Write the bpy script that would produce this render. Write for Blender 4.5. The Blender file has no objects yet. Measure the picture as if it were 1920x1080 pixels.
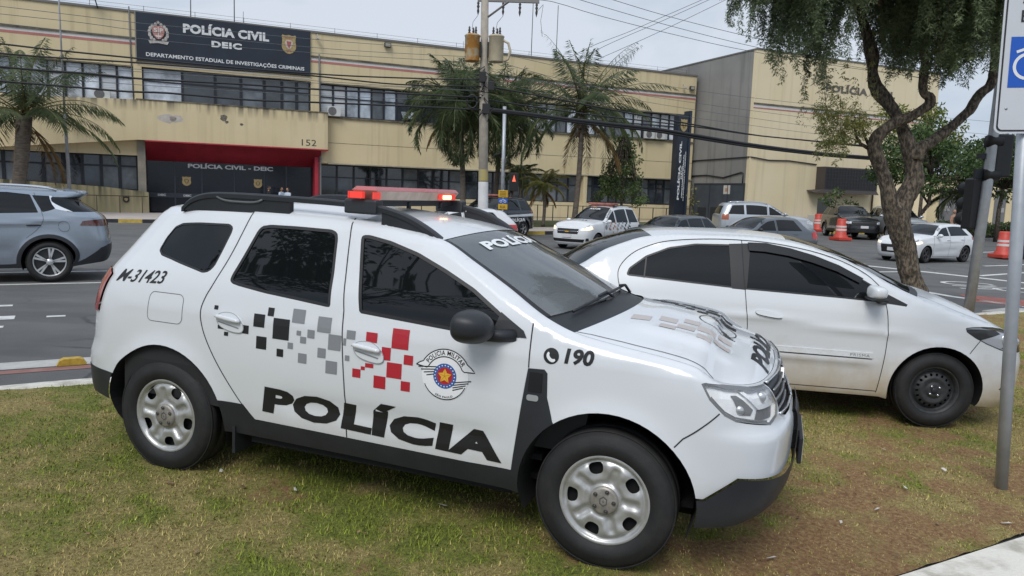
import bpy, bmesh, math, random
import numpy as np
from mathutils import Matrix, Vector
from mathutils.geometry import delaunay_2d_cdt
R_ = math.radians
sc = bpy.context.scene
COL = sc.collection
random.seed(7)
RNG = np.random.RandomState(11)

# ------------------------------------------------------------------ camera
CAMZ = 1.88
PITCH, ROLL = 0.1249, 0.0319
def cam_axes():
    right = Vector((1, 0, 0)); fwd = Vector((0, math.cos(PITCH), -math.sin(PITCH))); up = right.cross(fwd)
    r2 = right * math.cos(ROLL) + up * math.sin(ROLL); u2 = -right * math.sin(ROLL) + up * math.cos(ROLL)
    return r2, u2, fwd
_r, _u, _f = cam_axes()
cam_data = bpy.data.cameras.new('camera'); cam = bpy.data.objects.new('camera', cam_data); COL.objects.link(cam)
cam.matrix_world = Matrix(((_r.x, _u.x, -_f.x, 0), (_r.y, _u.y, -_f.y, 0), (_r.z, _u.z, -_f.z, CAMZ), (0, 0, 0, 1)))
cam_data.sensor_width = 36; cam_data.lens = 36 * 1390.7 / 1920; cam_data.clip_start = 0.05; cam_data.clip_end = 3000
sc.camera = cam

# ------------------------------------------------------------------ world, sun, exposure
SUN_EL, SUN_AZ = R_(50), R_(200)      # azimuth clockwise from +Y
world = bpy.data.worlds.new('World'); sc.world = world; world.use_nodes = True
nt = world.node_tree; nt.nodes.clear()
def wn(t, **k):
    n = nt.nodes.new(t)
    for a, b in k.items(): setattr(n, a, b)
    return n
sky = wn('ShaderNodeTexSky', sky_type='NISHITA', sun_disc=False, sun_elevation=SUN_EL, sun_rotation=SUN_AZ)
tc = wn('ShaderNodeTexCoord'); mp = wn('ShaderNodeMapping'); mp.inputs['Scale'].default_value = (1.0, 1.0, 2.6)
ns = wn('ShaderNodeTexNoise'); ns.inputs['Scale'].default_value = 1.7; ns.inputs['Detail'].default_value = 7; ns.inputs['Roughness'].default_value = .55
ns.inputs['Distortion'].default_value = .35
ramp = wn('ShaderNodeValToRGB'); e = ramp.color_ramp.elements
e[0].position = .40; e[0].color = (3.95, 4.85, 6.15, 1); e[1].position = .60; e[1].color = (6.8, 7.35, 8.15, 1)
mix = wn('ShaderNodeMix', data_type='RGBA'); mix.inputs[0].default_value = .9
bg = wn('ShaderNodeBackground'); bg.inputs['Strength'].default_value = .084
wo = wn('ShaderNodeOutputWorld')
L = nt.links.new
L(tc.outputs['Generated'], mp.inputs['Vector']); L(mp.outputs[0], ns.inputs['Vector']); L(ns.outputs['Fac'], ramp.inputs[0])
sepz = wn('ShaderNodeSeparateXYZ'); zr = wn('ShaderNodeMapRange'); zr.inputs[1].default_value = .30; zr.inputs[2].default_value = .95; zr.inputs[3].default_value = 1.0; zr.inputs[4].default_value = 1.35   # overcast: brighter towards the zenith
vm = wn('ShaderNodeVectorMath', operation='SCALE'); L(tc.outputs['Generated'], sepz.inputs[0]); L(sepz.outputs['Z'], zr.inputs[0])
L(sky.outputs[0], mix.inputs[6]); L(ramp.outputs[0], mix.inputs[7]); L(mix.outputs[2], vm.inputs[0]); L(zr.outputs[0], vm.inputs['Scale']); L(vm.outputs[0], bg.inputs[0]); L(bg.outputs[0], wo.inputs[0])
sun_d = bpy.data.lights.new('sun', 'SUN'); sun_d.energy = 1.65; sun_d.angle = R_(28); sun_d.color = (1, .97, .93)
sun = bpy.data.objects.new('sun', sun_d); COL.objects.link(sun)
_sd = Vector((math.sin(SUN_AZ) * math.cos(SUN_EL), math.cos(SUN_AZ) * math.cos(SUN_EL), math.sin(SUN_EL)))
sun.rotation_euler = _sd.to_track_quat('Z', 'Y').to_euler()
sc.view_settings.view_transform = 'Standard'; sc.view_settings.look = 'None'; sc.view_settings.exposure = 0.32; sc.view_settings.gamma = 1
sc.cycles.max_bounces = 8; sc.cycles.transparent_max_bounces = 16; sc.cycles.caustics_reflective = False; sc.cycles.caustics_refractive = False
sc.cycles.use_denoising = True

# ------------------------------------------------------------------ materials
MATS = {}
def mat(name, col, rough=.6, metal=0., var=0., vscale=3., col2=None, bump=0., bscale=40., spec=.5, coat=0., emit=None, estr=0., alpha=1., detail=5, stretch=None, ramp_pos=(.35, .65)):
    """procedural principled material: base colour mixed with col2 (or a varied tone) by noise, optional bump"""
    if name in MATS: return MATS[name]
    m = bpy.data.materials.new(name); m.use_nodes = True; t = m.node_tree; b = t.nodes['Principled BSDF']
    c = tuple(col) + (1,) if len(col) == 3 else tuple(col)
    b.inputs['Base Color'].default_value = c; b.inputs['Roughness'].default_value = rough; b.inputs['Metallic'].default_value = metal
    b.inputs['Specular IOR Level'].default_value = spec; b.inputs['Coat Weight'].default_value = coat; b.inputs['Coat Roughness'].default_value = .03
    if emit: b.inputs['Emission Color'].default_value = tuple(emit) + (1,); b.inputs['Emission Strength'].default_value = estr
    b.inputs['Alpha'].default_value = alpha
    co = t.nodes.new('ShaderNodeTexCoord'); vec = co.outputs['Object']
    if stretch:
        mpn = t.nodes.new('ShaderNodeMapping'); mpn.inputs['Scale'].default_value = stretch; t.links.new(vec, mpn.inputs[0]); vec = mpn.outputs[0]
    if var or col2:
        n = t.nodes.new('ShaderNodeTexNoise'); n.inputs['Scale'].default_value = vscale; n.inputs['Detail'].default_value = detail; n.inputs['Roughness'].default_value = .6
        t.links.new(vec, n.inputs['Vector'])
        r = t.nodes.new('ShaderNodeValToRGB'); r.color_ramp.elements[0].position = ramp_pos[0]; r.color_ramp.elements[1].position = ramp_pos[1]
        if col2: c2 = tuple(col2) + (1,); c1 = c
        else: c1 = tuple(x * (1 - var) for x in c[:3]) + (1,); c2 = tuple(min(1, x * (1 + var)) for x in c[:3]) + (1,)
        r.color_ramp.elements[0].color = c1; r.color_ramp.elements[1].color = c2
        t.links.new(n.outputs['Fac'], r.inputs[0]); t.links.new(r.outputs[0], b.inputs['Base Color'])
    if bump:
        n2 = t.nodes.new('ShaderNodeTexNoise'); n2.inputs['Scale'].default_value = bscale; n2.inputs['Detail'].default_value = 4
        t.links.new(vec, n2.inputs['Vector'])
        bp = t.nodes.new('ShaderNodeBump'); bp.inputs['Strength'].default_value = bump; bp.inputs['Distance'].default_value = .02
        t.links.new(n2.outputs['Fac'], bp.inputs['Height']); t.links.new(bp.outputs[0], b.inputs['Normal'])
    MATS[name] = m; return m
def glass(name, tint=(.02, .025, .03), trans=.0, rough=.02):
    """dark car or window glass: fresnel gloss over a mix of see-through and dark body"""
    if name in MATS: return MATS[name]
    m = bpy.data.materials.new(name); m.use_nodes = True; t = m.node_tree; t.nodes.clear()
    o = t.nodes.new('ShaderNodeOutputMaterial'); g = t.nodes.new('ShaderNodeBsdfGlossy'); g.inputs['Roughness'].default_value = rough
    tr = t.nodes.new('ShaderNodeBsdfTransparent'); tr.inputs[0].default_value = tuple(min(1, trans + .0 * x) for x in tint) + (1,) if trans else (0, 0, 0, 1)
    d = t.nodes.new('ShaderNodeBsdfDiffuse'); d.inputs[0].default_value = tuple(tint) + (1,)
    mx = t.nodes.new('ShaderNodeMixShader'); mx.inputs[0].default_value = .995 if trans > .9 else .76 if trans else 0
    f = t.nodes.new('ShaderNodeFresnel'); f.inputs[0].default_value = 1.52
    ge = t.nodes.new('ShaderNodeNewGeometry'); io = t.nodes.new('ShaderNodeMath'); io.operation = 'MULTIPLY_ADD'; io.inputs[1].default_value = 1 / 1.52 - 1.52; io.inputs[2].default_value = 1.52   # same gloss from either face
    t.links.new(ge.outputs['Backfacing'], io.inputs[0]); t.links.new(io.outputs[0], f.inputs[0])
    m2 = t.nodes.new('ShaderNodeMixShader')
    t.links.new(d.outputs[0], mx.inputs[1]); t.links.new(tr.outputs[0], mx.inputs[2])
    t.links.new(f.outputs[0], m2.inputs[0]); t.links.new(mx.outputs[0], m2.inputs[1]); t.links.new(g.outputs[0], m2.inputs[2]); t.links.new(m2.outputs[0], o.inputs[0])
    MATS[name] = m; return m

# ------------------------------------------------------------------ object helpers
def tag(o, label=None, cat=None, group=None, kind=None):
    if label: o['label'] = label
    if cat: o['category'] = cat
    if group: o['group'] = group
    if kind: o['kind'] = kind
    return o
def empty(name, loc=(0, 0, 0), rz=0., rot=None, label=None, cat=None, group=None):
    o = bpy.data.objects.new(name, None); o.empty_display_size = .3; COL.objects.link(o); o.location = loc
    o.rotation_euler = rot if rot else (0, 0, rz)
    return tag(o, label, cat, group)
def mesh(name, V, F, m, parent=None, smooth=False, N=None, mi=None):
    me = bpy.data.meshes.new(name); me.from_pydata([tuple(map(float, v)) for v in V], [], [tuple(map(int, f)) for f in F])
    ms = m if isinstance(m, (list, tuple)) else [m]
    for x in ms: me.materials.append(x)
    if mi is not None: me.polygons.foreach_set('material_index', np.asarray(mi, np.int32))
    if smooth or N is not None: me.polygons.foreach_set('use_smooth', np.ones(len(me.polygons), bool))
    me.update()
    if N is not None: me.normals_split_custom_set_from_vertices([tuple(map(float, n)) for n in N])
    o = bpy.data.objects.new(name, me); COL.objects.link(o)
    if parent: o.parent = parent
    return o
class MB:
    """collects primitives into ONE mesh"""
    def __init__(s): s.V = []; s.F = []; s.mi = []; s.cur = 0; s.sm = []
    def add(s, V, F, smooth=False):
        b = len(s.V); s.V += [tuple(v) for v in V]; s.F += [tuple(i + b for i in f) for f in F]; s.mi += [s.cur] * len(F); s.sm += [smooth] * len(F); return s
    def m(s, i): s.cur = i; return s
    def box(s, x0, x1, y0, y1, z0, z1):
        V = [(x0, y0, z0), (x1, y0, z0), (x1, y1, z0), (x0, y1, z0), (x0, y0, z1), (x1, y0, z1), (x1, y1, z1), (x0, y1, z1)]
        return s.add(V, [(0, 3, 2, 1), (4, 5, 6, 7), (0, 1, 5, 4), (1, 2, 6, 5), (2, 3, 7, 6), (3, 0, 4, 7)])
    def bbox(s, x0, x1, y0, y1, z0, z1, b=.01):
        """box with all edges chamfered by b"""
        V = []; 
        X = (x0, x0 + b, x1 - b, x1); Y = (y0, y0 + b, y1 - b, y1); Z = (z0, z0 + b, z1 - b, z1)
        bm = bmesh.new(); bmesh.ops.create_cube(bm, size=1)
        for v in bm.verts: v.co = Vector(((x0 + x1) / 2 + v.co.x * (x1 - x0), (y0 + y1) / 2 + v.co.y * (y1 - y0), (z0 + z1) / 2 + v.co.z * (z1 - z0)))
        bmesh.ops.bevel(bm, geom=bm.edges[:], offset=b, segments=2, affect='EDGES', profile=.6)
        s.addbm(bm); return s
    def addbm(s, bm, smooth=False):
        bm.verts.index_update(); s.add([v.co[:] for v in bm.verts], [[v.index for v in f.verts] for f in bm.faces], smooth); bm.free(); return s
    def quad(s, a, b, c, d): return s.add([a, b, c, d], [(0, 1, 2, 3)])
    def prism(s, poly, d0, d1, axis='y'):
        """closed polygon (2d) extruded between d0 and d1 along axis"""
        n = len(poly)
        def P(p, d): return {'y': (p[0], d, p[1]), 'z': (p[0], p[1], d), 'x': (d, p[0], p[1])}[axis]
        V = [P(p, d0) for p in poly] + [P(p, d1) for p in poly]
        F = [tuple(range(n)), tuple(range(2 * n - 1, n - 1, -1))] + [(i, i + n, (i + 1) % n + n, (i + 1) % n) for i in range(n)]
        return s.add(V, F)
    def tube(s, pts, r, n=8, smooth=True, cap=True):
        pts = [Vector(p) for p in pts]; k = len(pts); rs = r if isinstance(r, (list, tuple, np.ndarray)) else [r] * k
        V = []; ref = None
        for i, p in enumerate(pts):
            t = (pts[min(i + 1, k - 1)] - pts[max(i - 1, 0)]); t = t.normalized() if t.length > 1e-9 else Vector((0, 0, 1))
            if ref is None: ref = Vector((0, 0, 1)) if abs(t.z) < .9 else Vector((1, 0, 0))
            a = (ref - t * ref.dot(t)); a = a.normalized() if a.length > 1e-6 else t.orthogonal().normalized(); ref = a; b = t.cross(a)
            for j in range(n):
                th = 2 * math.pi * j / n; V.append(p + (a * math.cos(th) + b * math.sin(th)) * rs[i])
        F = [(i * n + j, i * n + (j + 1) % n, (i + 1) * n + (j + 1) % n, (i + 1) * n + j) for i in range(k - 1) for j in range(n)]
        if cap: F += [tuple(range(n - 1, -1, -1)), tuple(range((k - 1) * n, k * n))]
        return s.add([v[:] for v in V], F, smooth)
    def lathe(s, prof, n=32, origin=(0, 0, 0), axis='y', smooth=True, close=False):
        """profile list of (radius, axial) revolved about axis"""
        k = len(prof); V = []
        for r, h in prof:
            for j in range(n):
                a = 2 * math.pi * j / n; c, d = r * math.cos(a), r * math.sin(a)
                p = {'y': (c, h, d), 'z': (c, d, h), 'x': (h, c, d)}[axis]; V.append((p[0] + origin[0], p[1] + origin[1], p[2] + origin[2]))
        rng = range(k if close else k - 1)
        F = [(i * n + j, i * n + (j + 1) % n, ((i + 1) % k) * n + (j + 1) % n, ((i + 1) % k) * n + j) for i in rng for j in range(n)]
        return s.add(V, F, smooth)
    def ball(s, c, rx, ry=None, rz=None, nu=12, nv=8):
        ry = ry or rx; rz = rz or rx; V = []; F = []
        for i in range(nv + 1):
            ph = math.pi * i / nv
            for j in range(nu):
                th = 2 * math.pi * j / nu; V.append((c[0] + rx * math.sin(ph) * math.cos(th), c[1] + ry * math.sin(ph) * math.sin(th), c[2] + rz * math.cos(ph)))
        F = [(i * nu + j, (i + 1) * nu + j, (i + 1) * nu + (j + 1) % nu, i * nu + (j + 1) % nu) for i in range(nv) for j in range(nu)]
        return s.add(V, F, True)
    def build(s, name, m, parent=None, smooth=None):
        o = mesh(name, s.V, s.F, m, parent, mi=s.mi)
        o.data.polygons.foreach_set('use_smooth', np.array(s.sm if smooth is None else [smooth] * len(s.F), bool)); o.data.update()
        return o
def copy_tree(o, parent=None, **props):
    c = o.copy(); COL.objects.link(c); c.parent = parent
    for k, v in props.items(): c[k] = v
    for ch in list(o.children): copy_tree(ch, c)
    return c

# ------------------------------------------------------------------ lettering
def text_geo(body, bold=0., spacing=1.0, maxlen=None):
    """triangulated outline of a word, scaled to the unit box; returns V (n,2), faces, aspect"""
    cu = bpy.data.curves.new('lettering', 'FONT'); cu.body = body; cu.offset = bold; cu.space_character = spacing; cu.resolution_u = 3
    o = bpy.data.objects.new('lettering', cu); COL.objects.link(o)
    dg = bpy.context.evaluated_depsgraph_get(); dg.update(); me = bpy.data.meshes.new_from_object(o.evaluated_get(dg))
    bpy.data.objects.remove(o); bpy.data.curves.remove(cu)
    bm = bmesh.new(); bm.from_mesh(me); bpy.data.meshes.remove(me)
    bmesh.ops.triangulate(bm, faces=bm.faces[:])
    if maxlen:
        for _ in range(3):
            w = max(v.co.x for v in bm.verts) - min(v.co.x for v in bm.verts)
            es = [e for e in bm.edges if e.calc_length() / w > maxlen]
            if not es: break
            bmesh.ops.subdivide_edges(bm, edges=es, cuts=1); bmesh.ops.triangulate(bm, faces=bm.faces[:])
    bm.verts.index_update(); V = np.array([v.co[:2] for v in bm.verts]); F = [[v.index for v in f.verts] for f in bm.faces]; bm.free()
    lo, hi = V.min(0), V.max(0); asp = (hi[0] - lo[0]) / (hi[1] - lo[1]); V = (V - lo) / (hi - lo)
    return V, F, asp
def text_flat(mb, body, x, z, w, h, y, bold=.02, spacing=1.0, axis='xz', shear=0., center=False, curve=None):
    """word written into the box x..x+w, z..z+h on the plane y (or any mapping 'curve')"""
    V, F, a = text_geo(body, bold, spacing)
    if w is None: w = h * a
    if center: x -= w / 2
    P = [(x + u * w + shear * v * h, y, z + v * h) for u, v in V]
    if curve: P = [curve(p) for p in P]
    mb.add(P, F); return w
# ------------------------------------------------------------------ car bodies: one side as a surface P(s,z), roof/screen/bonnet as a surface T(s,v)
def pchip(xs, ys):
    xs = np.array(xs, float); ys = np.array(ys, float); h = np.diff(xs); d = np.diff(ys) / h; m = np.zeros(len(xs))
    if len(xs) == 2: m[:] = d[0]
    else:
        for i in range(1, len(xs) - 1):
            if d[i - 1] * d[i] > 0:
                w1 = 2 * h[i] + h[i - 1]; w2 = h[i] + 2 * h[i - 1]; m[i] = (w1 + w2) / (w1 / d[i - 1] + w2 / d[i])
        m[0] = d[0]; m[-1] = d[-1]
    def f(x):
        x = np.clip(np.asarray(x, float), xs[0], xs[-1]); i = np.clip(np.searchsorted(xs, x) - 1, 0, len(xs) - 2); t = (x - xs[i]) / h[i]
        return ((1 + 2 * t) * (1 - t) ** 2) * ys[i] + t * (1 - t) ** 2 * h[i] * m[i] + t * t * (3 - 2 * t) * ys[i + 1] + t * t * (t - 1) * h[i] * m[i + 1]
    return f
def sm(t): t = np.clip(t, 0, 1); return t * t * (3 - 2 * t)
def inpoly(P, poly):
    P = np.asarray(P); x, y = P[:, 0], P[:, 1]; r = np.zeros(len(P), bool); q = np.asarray(poly); n = len(q)
    for i in range(n):
        (x0, y0), (x1, y1) = q[i], q[(i + 1) % n]
        if y0 == y1: continue
        c = ((y0 > y) != (y1 > y)) & (x < (x1 - x0) * (y - y0) / (y1 - y0) + x0); r ^= c
    return r
def resample(pts, d, closed=False):
    p = [np.array(q, float) for q in pts]
    if closed: p = p + [p[0]]
    out = []
    for a, b in zip(p[:-1], p[1:]):
        n = max(1, int(math.ceil(np.linalg.norm(b - a) / d)))
        out += [a + (b - a) * k / n for k in range(n)]
    if not closed: out.append(p[-1])
    return np.array(out)
def chaikin(pts, n=2, closed=True):
    p = np.array(pts, float)
    for _ in range(n):
        q = np.roll(p, -1, 0) if closed else p[1:]; a = p if closed else p[:-1]
        r = np.stack([.75 * a + .25 * q, .25 * a + .75 * q], 1).reshape(-1, p.shape[1])
        if not closed: r = np.vstack([p[:1], r, p[-1:]])
        p = r
    return p
def inset_poly(poly, d):
    p = np.array(poly, float); a = np.roll(p, 1, 0); b = np.roll(p, -1, 0); t = b - a; t /= np.linalg.norm(t, axis=1)[:, None] + 1e-9
    n = np.stack([-t[:, 1], t[:, 0]], 1); ar = (p[:, 0] * b[:, 1] - b[:, 0] * p[:, 1]).sum()
    return p + n * d * (1 if ar > 0 else -1)
def rrect(x0, x1, y0, y1, r, n=4):
    out = []
    for cx, cy, a0 in ((x1 - r, y1 - r, 0), (x0 + r, y1 - r, 90), (x0 + r, y0 + r, 180), (x1 - r, y0 + r, 270)):
        for k in range(n + 1): a = R_(a0 + 90 * k / n); out.append((cx + r * math.cos(a), cy + r * math.sin(a)))
    return out
def circ(cx, cy, r, n=40, a0=0): return [(cx + r * math.cos(a0 + 2 * math.pi * k / n), cy + r * math.sin(a0 + 2 * math.pi * k / n)) for k in range(n)]

class Car:
    def __init__(S, d, root, paint, trim, gl, grid=.05):
        S.d = d; S.root = root; S.paint = paint; S.trim = trim; S.gl = gl; S.grid = grid
        def arc(pts, sgn):
            p = np.array(pts, float); u = np.r_[0, np.cumsum(np.hypot(*np.diff(p, axis=0).T))]; uu = np.linspace(0, u[-1], 120)
            X = pchip(u, p[:, 0])(uu); Y = pchip(u, p[:, 1])(uu); l = np.r_[0, np.cumsum(np.hypot(np.diff(X), np.diff(Y)))]
            return p[0, 0] + sgn * l, X, Y
        sf, xf, yf = arc(d['front'], 1); sr, xr, yr = arc(d['rear'], -1)
        S.s = np.r_[sr[::-1], sf]; S.x = np.r_[xr[::-1], xf]; S.y = np.r_[yr[::-1], yf]; S.smin, S.smax = S.s[0], S.s[-1]
        S.W = pchip(*zip(*d['W'])); S.iF = pchip(*zip(*d['insF'])); S.iR = pchip(*zip(*d['insR'])); S.zt = pchip(*zip(*d['top'])); S.W0 = d['front'][0][1]
        S.taper = pchip(*zip(*d['taper'])); S.arch = d['arch']; S.r = d['r']
        S.crown = pchip(*zip(*d['crown'])); S.bow = pchip(*zip(*d['bow']))
    def P(S, s, z, off=0., side=-1):
        s = np.asarray(s, float); z = np.asarray(z, float); s, z = np.broadcast_arrays(s, z); d = S.d
        X = np.interp(s, S.s, S.x); Y = np.interp(s, S.s, S.y)
        wF = sm((s - d['wF'][0]) / (d['wF'][1] - d['wF'][0])); wR = sm((d['wR'][0] - s) / (d['wR'][0] - d['wR'][1]))
        zt = S.zt(s); rr = S.r; u = np.clip(1 - (zt - z) / rr, 0, 1); rd = rr * (1 - np.sqrt(np.maximum(1 - u * u, 0)))
        x = X - wF * (S.iF(z) + rd * .8) + wR * (S.iR(z) + .6 * rd); k = Y / S.W0
        y = Y * S.W(z) / S.W0 - k * rd - k * S.taper(s) * sm((z - d['belt'] + .1) / .5)
        for ax, az, aR, am in S.arch:
            dd = np.hypot(s - ax, z - az) - aR; y = y + am * np.exp(-np.where(dd > 0, (dd / .075) ** 2, (dd / .2) ** 2)) * k
        for (s0, z0, slope, amp, wd, s1, s2) in d.get('crease', []):
            t = (z - z0 - slope * (s - s0)) / wd; y = y + k * amp * np.exp(-t * t) * sm((s - s1) / .25) * sm((s2 - s) / .25)
        p = np.stack([x, side * y, z], -1)
        if off: p = p + S.N(s, z, side) * off
        return p
    def N(S, s, z, side=-1):
        e = 2e-3; s = np.asarray(s, float); z = np.minimum(z, S.zt(s) - 1e-3)
        a = S.P(s + e, z, 0, side) - S.P(s - e, z, 0, side); b = S.P(s, np.minimum(z + e, S.zt(s) - 1e-4), 0, side) - S.P(s, z - e, 0, side)
        n = np.cross(a, b); n /= np.linalg.norm(n, axis=-1)[..., None] + 1e-12
        c = np.stack([np.interp(s, S.s, S.x) * .25, side * np.interp(s, S.s, S.y), 0 * s], -1); g = np.sign((n * c).sum(-1)); g = np.where(g == 0, 1, g)
        return n * g[..., None]
    def T(S, s, v, off=0.):
        s, v = np.broadcast_arrays(np.asarray(s, float), np.asarray(v, float)); e = S.P(s, S.zt(s)); q = 1 - v * v
        ye = -e[..., 1]; k = np.clip(ye / .5, 0, 1)
        feat = 0
        for (s1, s2, v0, wd, amp) in S.d.get('bulge', []):
            feat = feat + amp * np.exp(-((np.abs(v) - v0) / wd) ** 2) * sm((s - s1) / .2) * sm((s2 - s) / .2)
        p = np.stack([e[..., 0] + S.bow(s) * q, ye * v, e[..., 2] + S.crown(s) * k * (q + feat)], -1)
        if off: p = p + S.TN(s, v) * off
        return p
    def TN(S, s, v, lo=-99, hi=99):
        e = 3e-3; s = np.asarray(s, float)
        a = S.T(np.minimum(s + e, hi), v) - S.T(np.maximum(s - e, lo), v); b = S.T(s, np.minimum(v + .01, 1)) - S.T(s, np.maximum(v - .01, -1))
        n = np.cross(a, b); n /= np.linalg.norm(n, axis=-1)[..., None] + 1e-12; g = np.sign(n[..., 2]); g = np.where(g == 0, 1, g); return n * g[..., None]
    def T_at(S, x, y, off=0.):
        """bonnet or screen point over plan position x,y (y<0 = right)"""
        x = np.atleast_1d(np.asarray(x, float)); y = np.atleast_1d(np.asarray(y, float)); s = x.copy(); v = y / .8
        for _ in range(25):
            p = S.T(s, v); ye = np.maximum(-S.P(s, S.zt(s))[..., 1], .05); v = np.clip(y / ye, -1, 1); s = s + .8 * (x - p[..., 0])
        return S.T(s, v, off)
    def cdt(S, loops, grid, bounds):
        pts = []; edges = []
        for lp, closed in loops:
            b = len(pts); n = len(lp); pts += [tuple(q) for q in lp]; edges += [(b + i, b + (i + 1) % n) for i in range(n if closed else n - 1)]
        x0, x1, y0, y1 = bounds
        g = np.stack(np.meshgrid(np.arange(x0 + grid / 2, x1, grid), np.arange(y0 + grid / 2, y1, grid)), -1).reshape(-1, 2); g[:, 0] += (np.round(g[:, 1] / grid) % 2) * grid * .4
        pts += [tuple(q) for q in g]
        V, _, F, *_ = delaunay_2d_cdt([Vector(p) for p in pts], edges, [], 0, 1e-5, False)
        return np.array([v[:] for v in V]), np.array([f for f in F if len(f) == 3])
    def shell(S, regions, bottom, holes):
        """regions: list of (key, name, polygon, material, inset). Returns dict key -> (right obj, left obj)"""
        top = [(s, float(S.zt(s)) - 1e-4) for s in np.arange(S.smin, S.smax + .001, .02)]; top[-1] = (S.smax, top[-1][1])
        outer = resample(list(bottom) + top[::-1], .06, True)
        loops = [(outer, True)] + [(resample(p, .03, True), True) for p in holes] + [(resample(r[2], .03, True), True) for r in regions]
        V, F = S.cdt(loops, S.grid, (S.smin, S.smax, .1, 1.9))
        c = V[F].mean(1); key = np.full(len(F), -1); ok = inpoly(c, outer)
        for h in holes: ok &= ~inpoly(c, h)
        for i in range(len(regions) - 1, -1, -1): key[inpoly(c, regions[i][2])] = i
        a2 = np.abs(np.cross(V[F[:, 1]] - V[F[:, 0]], V[F[:, 2]] - V[F[:, 0]])); ok &= a2 > 1e-9
        res = {}
        S._paint = []
        for i in range(-1, len(regions)):
            f = F[ok & (key == i)]
            if not len(f): continue
            u, inv = np.unique(f, return_inverse=True); f = inv.reshape(f.shape); q = V[u]
            k, name, _, m, ins = regions[i] if i >= 0 else ('body', 'body', None, S.paint, 0)
            for side in (-1, 1):
                p = S.P(q[:, 0], q[:, 1], -ins if ins else 0, side); n = S.N(q[:, 0], q[:, 1], side)
                fn = np.cross(p[f[:, 1]] - p[f[:, 0]], p[f[:, 2]] - p[f[:, 0]]); fl = (fn * n[f[:, 0]]).sum(1) < 0; g = f.copy(); g[fl] = g[fl][:, ::-1]
                res.setdefault(k, []).append((name, p, g, n, m))
        return res
    def grid_top(S, s0, s1, nv=14, ds=.04):
        ss = np.linspace(s0, s1, max(3, int(abs(s1 - s0) / ds))); vv = np.linspace(-1, 1, nv * 2 + 1); A, B = np.meshgrid(ss, vv, indexing='ij')
        p = S.T(A, B).reshape(-1, 3); n = S.TN(A, B, min(s0, s1), max(s0, s1)).reshape(-1, 3); k = len(vv)
        F = [(i * k + j, i * k + j + 1, (i + 1) * k + j + 1, (i + 1) * k + j) for i in range(len(ss) - 1) for j in range(k - 1)]
        f = np.array(F); fn = np.cross(p[f[:, 1]] - p[f[:, 0]], p[f[:, 3]] - p[f[:, 0]]); fl = (fn * n[f[:, 0]]).sum(1) < 0; f[fl] = f[fl][:, ::-1]
        return p, f, n
    def strip(S, mb, pts, w=.006, off=.0016, side=-1, step=.03):
        """thin band along a line on the side of the body"""
        p = resample(pts, step); t = np.gradient(p, axis=0); t /= np.linalg.norm(t, axis=1)[:, None] + 1e-9; n = np.stack([-t[:, 1], t[:, 0]], 1) * w / 2
        a = S.P(p[:, 0] + n[:, 0], p[:, 1] + n[:, 1], off, side); b = S.P(p[:, 0] - n[:, 0], p[:, 1] - n[:, 1], off, side); k = len(p)
        mb.add(np.vstack([a, b]), [(i, i + 1, k + i + 1, k + i) for i in range(k - 1)])
    def decal(S, mb, poly, off=.002, side=-1, maxd=.05):
        """filled polygon laid on the side"""
        lp = resample(poly, maxd, True); V, F = S.cdt([(lp, True)], maxd, (lp[:, 0].min(), lp[:, 0].max(), lp[:, 1].min(), lp[:, 1].max()))
        c = V[F].mean(1); F = F[inpoly(c, lp)]; mb.add(S.P(V[:, 0], V[:, 1], off, side), F.tolist())
    def word(S, mb, body, bl, br, tl, bold=.03, off=.002, side=-1, spacing=1.0, maxlen=.06):
        V, F, a = text_geo(body, bold, spacing, maxlen); bl, br, tl = map(np.array, (bl, br, tl)); q = bl + V[:, :1] * (br - bl) + V[:, 1:] * (tl - bl)
        mb.add(S.P(q[:, 0], q[:, 1], off, side), F)
    def decalT(S, mb, poly, off=.002):
        lp = resample(poly, .04, True); V, F = S.cdt([(lp, True)], .04, (lp[:, 0].min(), lp[:, 0].max(), lp[:, 1].min(), lp[:, 1].max())); c = V[F].mean(1); F = F[inpoly(c, lp)]
        mb.add(S.T_at(V[:, 0], V[:, 1], off), F.tolist())
    def wordT(S, mb, body, o, ux, uy, bold=.03, off=.002, spacing=1.0):
        V, F, a = text_geo(body, bold, spacing, .06); q = np.array(o) + V[:, :1] * np.array(ux) + V[:, 1:] * np.array(uy); mb.add(S.T_at(q[:, 0], q[:, 1], off), F)

def merge(items):
    V = []; F = []; N = []; b = 0
    for name, p, f, n, m in items: V.append(p); F += (np.asarray(f) + b).tolist(); N.append(n); b += len(p)
    return np.vstack(V), F, np.vstack(N)
def merge_mixed(parts):
    return merge(parts)

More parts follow.
